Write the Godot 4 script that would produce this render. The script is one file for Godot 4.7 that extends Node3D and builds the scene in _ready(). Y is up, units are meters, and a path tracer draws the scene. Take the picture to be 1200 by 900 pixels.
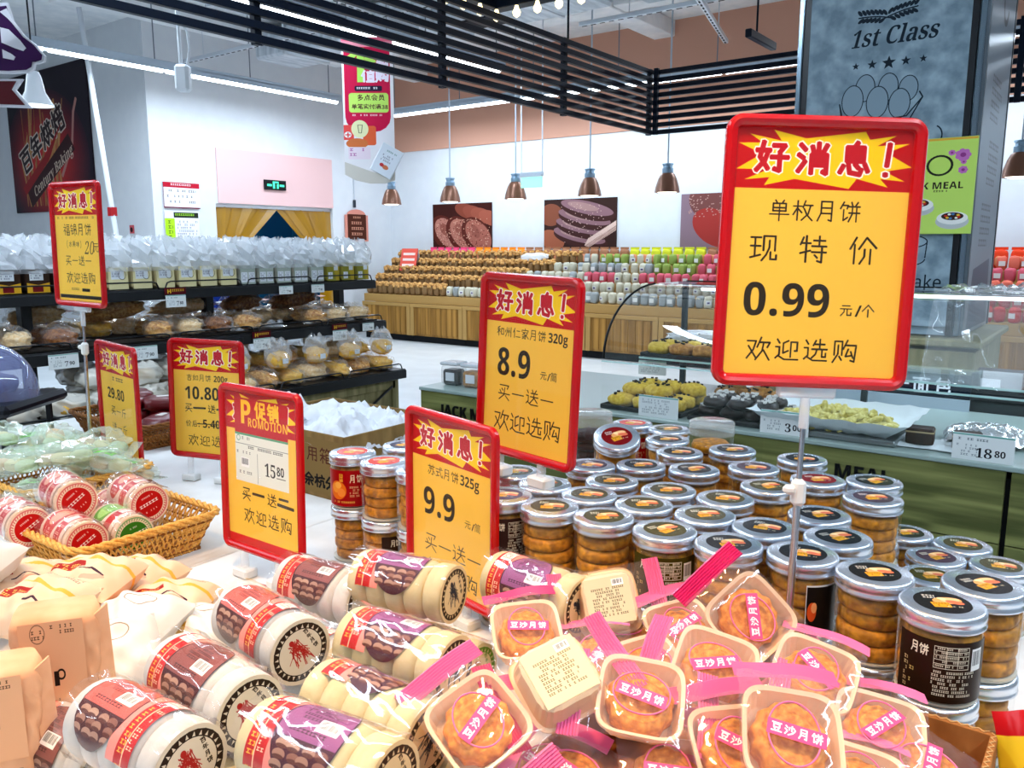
extends Node3D
# A supermarket bakery corner: moon cakes on a white sale table, bread shelves, a glass case and a far counter behind.
# x runs along the back wall, -z into the shop, y up; metres.

func _ready() -> void:
	var cam := Camera3D.new()
	cam.name = "camera"
	cam.position = Vector3(0, 1.42, 0)
	cam.rotation_degrees = Vector3(-9.45, 36.8, 0)
	cam.fov = 50.18
	cam.near = 0.02
	cam.far = 100.0
	add_child(cam)
	cam.current = true

	var we := WorldEnvironment.new()
	we.name = "environment"
	var env := Environment.new()
	env.background_mode = Environment.BG_COLOR
	env.background_color = Color(0.75, 0.8, 0.88)
	env.background_energy_multiplier = 0.4
	env.tonemap_mode = Environment.TONE_MAPPER_LINEAR
	env.tonemap_exposure = 1.0
	env.sdfgi_enabled = true
	env.ssao_enabled = true
	env.ssil_enabled = true
	we.environment = env
	add_child(we)

	build_room()
	build_lights()
	build_slat_frame()
	build_hanging()
	build_back()
	build_pillar()
	build_case()
	build_gondola()
	build_table()
	build_signs()
	build_jars()
	build_rolls()
	build_trays()
	build_left()
	print("built")

const COOL := Color(0.86, 0.93, 1.0)
const WARM := Color(1.0, 0.80, 0.57)
const TABLE := 0.805

# ------------------------------------------------------------------ helpers: geometry
class Geo:
	var v := PackedVector3Array()
	var n := PackedVector3Array()
	var u := PackedVector2Array()
	var x := Transform3D()

	func tri(a: Vector3, b: Vector3, c: Vector3, na: Vector3, nb: Vector3, nc: Vector3, ua := Vector2.ZERO, ub := Vector2.ZERO, uc := Vector2.ZERO) -> void:
		var f := (c - a).cross(b - a)
		if f.dot(na + nb + nc) < 0.0:
			v.append(x * a); v.append(x * c); v.append(x * b)
			n.append((x.basis * na).normalized()); n.append((x.basis * nc).normalized()); n.append((x.basis * nb).normalized())
			u.append(ua); u.append(uc); u.append(ub)
		else:
			v.append(x * a); v.append(x * b); v.append(x * c)
			n.append((x.basis * na).normalized()); n.append((x.basis * nb).normalized()); n.append((x.basis * nc).normalized())
			u.append(ua); u.append(ub); u.append(uc)

	# a, b, c, d run round the quad; out is the side it faces
	func quad(a: Vector3, b: Vector3, c: Vector3, d: Vector3, out: Vector3, r := Rect2(0, 0, 1, 1)) -> void:
		var f := (c - a).cross(b - d)
		if f.dot(out) < 0.0: f = -f
		f = f.normalized()
		var p := r.position
		var e := r.end
		tri(a, b, c, f, f, f, p, Vector2(e.x, p.y), e)
		tri(a, c, d, f, f, f, p, e, Vector2(p.x, e.y))

	func flat(a: Vector3, b: Vector3, c: Vector3, out: Vector3) -> void:
		var f := (c - a).cross(b - a)
		if f.dot(out) < 0.0: f = -f
		f = f.normalized()
		tri(a, b, c, f, f, f)

	# box round c with full size s and chamfer b
	func box(c: Vector3, s: Vector3, b := 0.0) -> void:
		var h := s * 0.5
		b = min(b, min(h.x, min(h.y, h.z)) * 0.9)
		var ax := [Vector3.RIGHT, Vector3.UP, Vector3.BACK]
		for i in 3:
			for sg in [-1.0, 1.0]:
				var nn: Vector3 = ax[i] * sg
				var p: Vector3 = ax[(i + 1) % 3]
				var q: Vector3 = ax[(i + 2) % 3]
				var hp: float = h[(i + 1) % 3] - b
				var hq: float = h[(i + 2) % 3] - b
				var o := c + nn * h[i]
				quad(o - p * hp + q * hq, o + p * hp + q * hq, o + p * hp - q * hq, o - p * hp - q * hq, nn)
				if b > 0.0:
					for sp in [-1.0, 1.0]:
						if sg < 0.0 and false: continue
						# chamfer between face i and face i+1
						var e1: Vector3 = c + nn * h[i] + p * (sp * hp)
						var e2: Vector3 = c + nn * (h[i] - b) + p * (sp * h[(i + 1) % 3])
						quad(e1 - q * hq, e1 + q * hq, e2 + q * hq, e2 - q * hq, nn + p * sp)
		if b > 0.0:
			for sx in [-1.0, 1.0]:
				for sy in [-1.0, 1.0]:
					for sz in [-1.0, 1.0]:
						var w := Vector3(sx, sy, sz)
						flat(c + w * Vector3(h.x, h.y - b, h.z - b), c + w * Vector3(h.x - b, h.y, h.z - b), c + w * Vector3(h.x - b, h.y - b, h.z), w)

	# profile of (radius, height) turned about y
	func lathe(p: Array, seg: int, at := Vector3.ZERO, sharp := 0.7) -> void:
		var m := p.size()
		var sn: Array[Vector2] = []
		for i in m - 1:
			var d: Vector2 = p[i + 1] - p[i]
			sn.append(Vector2(d.y, -d.x).normalized())
		var total := 0.0
		var acc := [0.0]
		for i in m - 1:
			total += p[i].distance_to(p[i + 1]); acc.append(total)
		for i in m - 1:
			var n0 := sn[i]
			var n1 := sn[i]
			if i > 0 and sn[i].dot(sn[i - 1]) > sharp: n0 = (sn[i] + sn[i - 1]).normalized()
			if i < m - 2 and sn[i].dot(sn[i + 1]) > sharp: n1 = (sn[i] + sn[i + 1]).normalized()
			for k in seg:
				var a0 := TAU * k / seg
				var a1 := TAU * (k + 1) / seg
				var c0 := Vector3(cos(a0), 0, sin(a0))
				var c1 := Vector3(cos(a1), 0, sin(a1))
				var P00: Vector3 = at + c0 * p[i].x + Vector3.UP * p[i].y
				var P10: Vector3 = at + c1 * p[i].x + Vector3.UP * p[i].y
				var P01: Vector3 = at + c0 * p[i + 1].x + Vector3.UP * p[i + 1].y
				var P11: Vector3 = at + c1 * p[i + 1].x + Vector3.UP * p[i + 1].y
				var N00 := c0 * n0.x + Vector3.UP * n0.y
				var N10 := c1 * n0.x + Vector3.UP * n0.y
				var N01 := c0 * n1.x + Vector3.UP * n1.y
				var N11 := c1 * n1.x + Vector3.UP * n1.y
				var u0 := float(k) / seg
				var u1 := float(k + 1) / seg
				var w0: float = acc[i] / total
				var w1: float = acc[i + 1] / total
				if p[i].x > 1e-6:
					tri(P00, P10, P11, N00, N10, N11, Vector2(u0, w0), Vector2(u1, w0), Vector2(u1, w1))
				if p[i + 1].x > 1e-6:
					tri(P00, P11, P01, N00, N11, N01, Vector2(u0, w0), Vector2(u1, w1), Vector2(u0, w1))

	# flat disc with the print's square texture on it
	func disc(at: Vector3, r: float, seg: int, up := Vector3.UP) -> void:
		for k in seg:
			var a0 := TAU * k / seg
			var a1 := TAU * (k + 1) / seg
			var c0 := Vector3(cos(a0), 0, sin(a0))
			var c1 := Vector3(cos(a1), 0, sin(a1))
			tri(at, at + c0 * r, at + c1 * r, up, up, up, Vector2(0.5, 0.5), Vector2(0.5 + c0.x * 0.5, 0.5 + c0.z * 0.5), Vector2(0.5 + c1.x * 0.5, 0.5 + c1.z * 0.5))

	# round tube along points
	func tube(pts: Array, r: float, seg := 6, caps := true, r_end := -1.0) -> void:
		var m := pts.size()
		var rings := []
		var nor := []
		var side := Vector3.ZERO
		for i in m:
			var d: Vector3
			if i == 0: d = pts[1] - pts[0]
			elif i == m - 1: d = pts[i] - pts[i - 1]
			else: d = (pts[i + 1] - pts[i - 1])
			d = d.normalized()
			if side == Vector3.ZERO:
				side = d.cross(Vector3.UP if abs(d.y) < 0.9 else Vector3.RIGHT).normalized()
			side = (side - d * side.dot(d)).normalized()
			var up := d.cross(side)
			var rr := r if r_end < 0.0 else lerpf(r, r_end, float(i) / (m - 1))
			var ring := []
			var nn := []
			for k in seg:
				var a := TAU * k / seg
				var o := side * cos(a) + up * sin(a)
				ring.append(pts[i] + o * rr); nn.append(o)
			rings.append(ring); nor.append(nn)
		for i in m - 1:
			for k in seg:
				var j := (k + 1) % seg
				tri(rings[i][k], rings[i][j], rings[i + 1][j], nor[i][k], nor[i][j], nor[i + 1][j])
				tri(rings[i][k], rings[i + 1][j], rings[i + 1][k], nor[i][k], nor[i + 1][j], nor[i + 1][k])
		if caps:
			for e in [0, m - 1]:
				var out: Vector3 = (pts[0] - pts[1]) if e == 0 else (pts[m - 1] - pts[m - 2])
				for k in seg:
					flat(pts[e], rings[e][k], rings[e][(k + 1) % seg], out)

	# grid of points g[i][j]; smooth normals that point away from mid (or along out)
	func sheet(g: Array, wrap_i := false, mid = null, out := Vector3.UP, uv := Rect2(0, 0, 1, 1), wrap_j := false) -> void:
		var a := g.size()
		var b: int = g[0].size()
		var nn := []
		for i in a:
			var row := []
			for j in b:
				var i0 := (i - 1 + a) % a if wrap_i else max(i - 1, 0)
				var i1 := (i + 1) % a if wrap_i else min(i + 1, a - 1)
				var j0: int = (j - 1 + b) % b if wrap_j else max(j - 1, 0)
				var j1: int = (j + 1) % b if wrap_j else min(j + 1, b - 1)
				var q: Vector3 = (g[i1][j] - g[i0][j]).cross(g[i][j1] - g[i][j0])
				if q.length_squared() < 1e-18:
					q = (g[i][j] - mid) if mid != null else out
				q = q.normalized()
				var want: Vector3 = (g[i][j] - mid) if mid != null else out
				if q.dot(want) < 0.0: q = -q
				row.append(q)
			nn.append(row)
		var na := a if wrap_i else a - 1
		var nb := b if wrap_j else b - 1
		for i in na:
			var k := (i + 1) % a
			for j in nb:
				var l := (j + 1) % b
				var p0 := uv.position + uv.size * Vector2(float(i) / na, float(j) / nb)
				var p1 := uv.position + uv.size * Vector2(float(i + 1) / na, float(j + 1) / nb)
				tri(g[i][j], g[k][j], g[k][l], nn[i][j], nn[k][j], nn[k][l], p0, Vector2(p1.x, p0.y), p1)
				tri(g[i][j], g[k][l], g[i][l], nn[i][j], nn[k][l], nn[i][l], p0, p1, Vector2(p0.x, p1.y))

	# lumpy rounded body: half sizes h, boxiness e (1 round, 0.3 boxy), lumps of depth amp
	func blob(at: Vector3, h: Vector3, e := 0.7, amp := 0.0, freq := 3.0, seed := 0.0, su := 16, sv := 10, basis := Basis()) -> void:
		var g := []
		for i in su:
			var row := []
			var a := TAU * i / su
			for j in sv + 1:
				var b := PI * j / sv - PI / 2
				var cb := signf(cos(b)) * pow(absf(cos(b)), e)
				var sb := signf(sin(b)) * pow(absf(sin(b)), e)
				var ca := signf(cos(a)) * pow(absf(cos(a)), e)
				var sa := signf(sin(a)) * pow(absf(sin(a)), e)
				var d := Vector3(cb * ca, sb, cb * sa)
				var k := 1.0
				if amp > 0.0:
					k += amp * (sin(d.x * freq + seed * 3.1) * sin(d.y * freq * 1.3 + seed * 1.7 + 1.0) + 0.6 * sin(d.z * freq * 1.9 + d.x * freq + seed * 2.3) + 0.35 * sin(d.y * freq * 3.7 + d.z * freq * 2.9 + seed))
				row.append(at + basis * (d * h * k))
			g.append(row)
		sheet(g, true, at)

	# crumpled film: a dome of flat facets
	func append_crumple(seed: int, h: Vector3, su: int) -> void:
		var r := RandomNumberGenerator.new()
		r.seed = seed
		var grid := []
		for k in su:
			var a := TAU * k / su
			var row := []
			for j in 9:
				var b := -0.25 * PI + 0.72 * PI * j / 8.0
				var q := r.randf_range(0.76, 1.2) if j > 0 and j < 8 else 1.0
				var cb := pow(maxf(0.0, cos(b)), 0.6)
				row.append(Vector3(cos(a) * cb * h.x * q, (sin(b) + 0.7) * 0.55 * h.y * r.randf_range(0.82, 1.22), sin(a) * cb * h.z * q))
			grid.append(row)
		for k in su:
			var m := (k + 1) % su
			for j in 8:
				var c: Vector3 = (grid[k][j] + grid[m][j + 1]) * 0.5 - Vector3(0, h.y * 0.3, 0)
				flat(grid[k][j], grid[m][j], grid[m][j + 1], c)
				flat(grid[k][j], grid[m][j + 1], grid[k][j + 1], c)

	# outline (x, y) pushed from z0 to z1
	func prism(o: Array, z0: float, z1: float) -> void:
		var pk := PackedVector2Array(o)
		var ix := Geometry2D.triangulate_polygon(pk)
		for k in range(0, ix.size(), 3):
			var a := pk[ix[k]]
			var b := pk[ix[k + 1]]
			var c := pk[ix[k + 2]]
			flat(Vector3(a.x, a.y, z1), Vector3(b.x, b.y, z1), Vector3(c.x, c.y, z1), Vector3(0, 0, z1 - z0))
			flat(Vector3(a.x, a.y, z0), Vector3(b.x, b.y, z0), Vector3(c.x, c.y, z0), Vector3(0, 0, z0 - z1))
		var cw := Geometry2D.is_polygon_clockwise(pk)
		for k in pk.size():
			var a := pk[k]
			var b := pk[(k + 1) % pk.size()]
			var d := Vector3(b.y - a.y, a.x - b.x, 0) * (-1.0 if cw else 1.0)
			quad(Vector3(a.x, a.y, z0), Vector3(b.x, b.y, z0), Vector3(b.x, b.y, z1), Vector3(a.x, a.y, z1), d)

	func mesh(m: Material) -> ArrayMesh:
		var ar := []
		ar.resize(Mesh.ARRAY_MAX)
		ar[Mesh.ARRAY_VERTEX] = v
		ar[Mesh.ARRAY_NORMAL] = n
		ar[Mesh.ARRAY_TEX_UV] = u
		var o := ArrayMesh.new()
		o.add_surface_from_arrays(Mesh.PRIMITIVE_TRIANGLES, ar)
		o.surface_set_material(0, m)
		return o

func rrect(w: float, h: float, r: float, k := 5) -> Array:
	var o := []
	for c in [[1, 1, 0], [-1, 1, 1], [-1, -1, 2], [1, -1, 3]]:
		for i in k + 1:
			var a: float = (c[2] + float(i) / k) * PI / 2
			o.append(Vector2(c[0] * (w / 2 - r) + cos(a) * r, c[1] * (h / 2 - r) + sin(a) * r))
	return o

# ------------------------------------------------------------------ helpers: nodes
var taken := {}
func numbered(called: String) -> String:
	var k: int = taken.get(called, 0)
	taken[called] = k + 1
	return called if k == 0 else "%s_%03d" % [called, k]

func part(called: String, g, m: Material, parent: Node) -> MeshInstance3D:
	var o := MeshInstance3D.new()
	o.name = called
	o.mesh = g.mesh(m) if g is Geo else g
	if not (g is Geo) and m != null: o.material_override = m
	parent.add_child(o, true)
	return o

func thing(called: String, label: String, category: String, at := Vector3.ZERO, turn := 0.0, group := "") -> Node3D:
	var o := Node3D.new()
	o.name = numbered(called)
	add_child(o)
	o.position = at
	o.rotation.y = turn
	return tag(o, label, category, group)

func tag(o, label: String, category: String, group := ""):
	o.set_meta("label", label)
	o.set_meta("category", category)
	if group: o.set_meta("group", group)
	return o

func single(called: String, g, m: Material, label: String, category: String, at := Vector3.ZERO, turn := 0.0, group := "") -> MeshInstance3D:
	var o := MeshInstance3D.new()
	o.name = numbered(called)
	o.mesh = g.mesh(m) if g is Geo else g
	if not (g is Geo) and m != null: o.material_override = m
	add_child(o)
	o.position = at
	o.rotation.y = turn
	return tag(o, label, category, group)

func struct(called: String, g, m: Material, label := "") -> MeshInstance3D:
	var o := MeshInstance3D.new()
	o.name = numbered(called)
	o.mesh = g.mesh(m)
	add_child(o)
	o.set_meta("kind", "structure")
	if label: o.set_meta("label", label)
	return o

func copy(src: Node3D, label: String, group := "", xf := Transform3D()) -> Node3D:
	var c := src.duplicate()
	var base := String(src.name)
	if base.length() > 4 and base.substr(base.length() - 4, 1) == "_" and base.substr(base.length() - 3).is_valid_int():
		base = base.substr(0, base.length() - 4)
	c.name = numbered(base)
	add_child(c)
	c.transform = xf
	c.set_meta("label", label)
	if group: c.set_meta("group", group)
	return c

func bx(s: Vector3, c := Vector3.ZERO, b := 0.0) -> Geo:
	var g := Geo.new()
	g.box(c, s, b)
	return g

# ------------------------------------------------------------------ helpers: materials
var mcache := {}
func mat(c: Color, rough := 0.6, metal := 0.0) -> StandardMaterial3D:
	var key := "%s %f %f" % [c.to_html(), rough, metal]
	if mcache.has(key): return mcache[key]
	var m := StandardMaterial3D.new()
	m.albedo_color = c
	m.roughness = rough
	m.metallic = metal
	if metal == 0.0 and rough > 0.3: m.metallic_specular = 0.3
	mcache[key] = m
	return m

func clear(c: Color, alpha: float, rough := 0.04, shine := 0.5) -> StandardMaterial3D:
	var key := "clear %s %f %f %f" % [c.to_html(), alpha, rough, shine]
	if mcache.has(key): return mcache[key]
	var m := StandardMaterial3D.new()
	m.transparency = BaseMaterial3D.TRANSPARENCY_ALPHA
	m.albedo_color = Color(c.r, c.g, c.b, alpha)
	m.roughness = rough
	m.cull_mode = BaseMaterial3D.CULL_DISABLED
	m.metallic_specular = shine
	mcache[key] = m
	return m

func printed(t: Texture2D, rough := 0.5) -> StandardMaterial3D:
	var m := StandardMaterial3D.new()
	m.albedo_texture = t
	m.roughness = rough
	m.texture_repeat = false
	m.metallic_specular = 0.25
	return m

func glow(c: Color, e: float) -> StandardMaterial3D:
	var m := StandardMaterial3D.new()
	m.albedo_color = c
	m.emission_enabled = true
	m.emission = c
	m.emission_energy_multiplier = e
	return m

# noise picture: two colours blended by stretched noise
func noise_tex(c1: Color, c2: Color, w: int, h: int, freq: float, sw := 1, sh := 1, seed := 1, oct := 4) -> ImageTexture:
	var f := FastNoiseLite.new()
	f.seed = seed
	f.frequency = freq
	f.fractal_octaves = oct
	var im := f.get_seamless_image(w / sw, h / sh)
	im.resize(w, h, Image.INTERPOLATE_CUBIC)
	im.convert(Image.FORMAT_RGBA8)
	var d := im.get_data()
	for i in range(0, d.size(), 4):
		var t := d[i] / 255.0
		t = clampf((t - 0.5) * 1.5 + 0.5, 0.0, 1.0)
		d[i] = int(255 * lerpf(c1.r, c2.r, t)); d[i + 1] = int(255 * lerpf(c1.g, c2.g, t)); d[i + 2] = int(255 * lerpf(c1.b, c2.b, t))
	return ImageTexture.create_from_image(Image.create_from_data(w, h, false, Image.FORMAT_RGBA8, d))

func tri_mat(t: Texture2D, scale: Vector3, rough := 0.6, world := false) -> StandardMaterial3D:
	var m := StandardMaterial3D.new()
	m.albedo_texture = t
	m.uv1_triplanar = true
	m.uv1_world_triplanar = world
	m.uv1_scale = scale
	m.roughness = rough
	if rough > 0.3: m.metallic_specular = 0.3
	return m

# ------------------------------------------------------------------ helpers: print
class Pic:
	var im: Image
	var s: float
	var t := Transform2D()
	var host
	func _init(h, w: float, hh: float, scale: float, bg: Color) -> void:
		host = h
		s = scale
		im = Image.create(int(w * s), int(hh * s), false, Image.FORMAT_RGBA8)
		im.fill(bg)
	func rect(a: float, b: float, w: float, h: float, c: Color) -> void:
		if t == Transform2D():
			im.fill_rect(Rect2i(int(round(a * s)), int(round(b * s)), maxi(1, int(round(w * s))), maxi(1, int(round(h * s)))), c)
		else:
			poly([Vector2(a, b), Vector2(a + w, b), Vector2(a + w, b + h), Vector2(a, b + h)], c)
	func poly(o, c: Color) -> void:
		var p := PackedVector2Array()
		var y0 := 1e9
		var y1 := -1e9
		for q in o:
			var z: Vector2 = (t * q) * s
			p.append(z)
			y0 = minf(y0, z.y); y1 = maxf(y1, z.y)
		var m := p.size()
		for y in range(maxi(0, int(floor(y0))), mini(im.get_height() - 1, int(ceil(y1))) + 1):
			var yy := y + 0.5
			var xs := []
			for k in m:
				var a := p[k]
				var b := p[(k + 1) % m]
				if (a.y <= yy) != (b.y <= yy):
					xs.append(a.x + (yy - a.y) / (b.y - a.y) * (b.x - a.x))
			xs.sort()
			for k in range(0, xs.size() - 1, 2):
				var q0 := int(round(xs[k]))
				var q1 := int(round(xs[k + 1]))
				if q1 > q0: im.fill_rect(Rect2i(q0, y, q1 - q0, 1), c)
	func line(o: Array, w: float, c: Color) -> void:
		for k in o.size() - 1:
			var d: Vector2 = o[k + 1] - o[k]
			if d.length() < 1e-6: continue
			d = d.normalized() * w * 0.5
			var e := Vector2(-d.y, d.x)
			var a: Vector2 = o[k] - d * 0.5
			var b: Vector2 = o[k + 1] + d * 0.5
			poly([a + e, b + e, b + d * 0.4, b - e, a - e, a - d * 0.4], c)
	func arc(cx: float, cy: float, rx: float, ry: float, a0: float, a1: float, w: float, c: Color) -> void:
		var o := []
		for k in 25: o.append(Vector2(cx + rx * cos(lerpf(a0, a1, k / 24.0)), cy + ry * sin(lerpf(a0, a1, k / 24.0))))
		line(o, w, c)
	func ell(cx: float, cy: float, rx: float, ry: float, c: Color, rot := 0.0) -> void:
		var o := []
		for k in 32: o.append(Vector2(cx, cy) + Vector2(rx * cos(TAU * k / 32), ry * sin(TAU * k / 32)).rotated(rot))
		poly(o, c)
	func rr(a: float, b: float, w: float, h: float, r: float, c: Color) -> void:
		var o := []
		for q in host.rrect(w, h, r, 4): o.append(q + Vector2(a + w / 2, b + h / 2))
		poly(o, c)
	# burst with n spikes
	func burst(cx: float, cy: float, rx: float, ry: float, n: int, dip: float, c: Color, seed := 1) -> void:
		var o := []
		for k in n * 2:
			var a := TAU * k / (n * 2) + 0.05
			var q := Vector2(cos(a), sin(a))
			q = Vector2(signf(q.x) * pow(absf(q.x), 0.45), signf(q.y) * pow(absf(q.y), 0.55))
			var f := (1.0 - dip - 0.05 * ((k * 7 * seed) % 3)) if k % 2 else 1.0
			o.append(Vector2(cx + q.x * rx * f, cy + q.y * ry * f))
		poly(o, c)
	func star(cx: float, cy: float, r: float, c: Color) -> void:
		var o := []
		for k in 10:
			var q := r if k % 2 == 0 else r * 0.42
			o.append(Vector2(cx, cy) + Vector2(0, -q).rotated(TAU * k / 10))
		poly(o, c)
	# Chinese characters drawn stroke by stroke; (a, b) is the top left corner
	func han(str: String, a: float, b: float, size: float, w: float, c: Color, adv := 1.12) -> void:
		for ch in str:
			if host.HAN.has(ch):
				for st in host.han_strokes(ch):
					var o := []
					for q in st: o.append(Vector2(a, b) + q * size / 20.0)
					line(o, w, c)
			a += size * adv
	# letters and digits; (a, b) is the left end of the base line; size is the font height; returns the width
	func text(str: String, a: float, b: float, size: float, c: Color, bold := true, sx := 1.0, font := "Droid Sans", slant := 0.0) -> float:
		var d = host.letters(str, bold, font)
		var k := size / 100.0
		var tri: PackedVector2Array = d[0]
		for i in range(0, tri.size(), 3):
			var o := []
			for j in 3:
				var q := tri[i + j]
				o.append(Vector2(a + (q.x * sx + q.y * slant) * k, b - q.y * k))
			poly(o, c)
		return d[1] * k * sx
	# lines of print too small to read
	func small(a: float, b: float, w: float, h: float, step: float, c: Color, seed := 1, dense := 0.75) -> void:
		var r := RandomNumberGenerator.new()
		r.seed = seed
		var y := b
		while y + step * 0.6 <= b + h:
			var xx := a
			var end := a + w * r.randf_range(0.75, 1.0)
			while xx < end:
				var l := step * r.randf_range(0.35, 0.65)
				if r.randf() < dense:
					rect(xx, y, minf(l, end - xx), step * 0.16, c)
					rect(xx + l * 0.3, y, step * 0.14, step * 0.6, c)
					rect(xx, y + step * 0.44, minf(l, end - xx), step * 0.14, c)
				xx += l + step * 0.14
			y += step
	func barcode(a: float, b: float, w: float, h: float, seed := 3) -> void:
		rect(a, b, w, h, Color(0.95, 0.95, 0.93))
		var r := RandomNumberGenerator.new()
		r.seed = seed
		var xx := a + w * 0.08
		while xx < a + w * 0.9:
			var l := w * r.randf_range(0.015, 0.05)
			rect(xx, b + h * 0.1, l, h * 0.65, Color(0.08, 0.08, 0.08))
			xx += l + w * r.randf_range(0.02, 0.05)
	func tex() -> ImageTexture:
		return ImageTexture.create_from_image(im)

var letter_cache := {}
func letters(str: String, bold: bool, font: String) -> Array:
	var key := "%s|%s|%s" % [str, bold, font]
	if letter_cache.has(key): return letter_cache[key]
	var f := SystemFont.new()
	f.font_names = PackedStringArray([font])
	f.font_weight = 700 if bold else 400
	var tm := TextMesh.new()
	tm.font = f
	tm.font_size = 100
	tm.pixel_size = 1.0
	tm.depth = 0.0
	tm.curve_step = 4.0
	tm.horizontal_alignment = HORIZONTAL_ALIGNMENT_LEFT
	tm.vertical_alignment = VERTICAL_ALIGNMENT_BOTTOM
	tm.text = str
	var ar := tm.get_mesh_arrays()
	var tri := PackedVector2Array()
	var top := -1e9
	var low := 1e9
	var right := 0.0
	var vs: PackedVector3Array = ar[Mesh.ARRAY_VERTEX]
	var ix = ar[Mesh.ARRAY_INDEX]
	var cnt: int = ix.size() if ix != null and ix.size() > 0 else vs.size()
	for i in cnt:
		var q: Vector3 = vs[ix[i]] if ix != null and ix.size() > 0 else vs[i]
		tri.append(Vector2(q.x, q.y))
		right = maxf(right, q.x); low = minf(low, q.y); top = maxf(top, q.y)
	# the base line sits at y = 0
	var off := f.get_descent(100)
	for i in tri.size(): tri[i] -= Vector2(0, off)
	letter_cache[key] = [tri, right]
	return letter_cache[key]

var han_cache := {}
func han_strokes(ch: String) -> Array:
	if han_cache.has(ch): return han_cache[ch]
	var out := []
	for st in String(HAN[ch]).split("|"):
		var nums := st.split(" ")
		var o := []
		for k in range(0, nums.size() - 1, 2): o.append(Vector2(nums[k].to_float(), nums[k + 1].to_float()))
		out.append(o)
	han_cache[ch] = out
	return out

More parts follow.
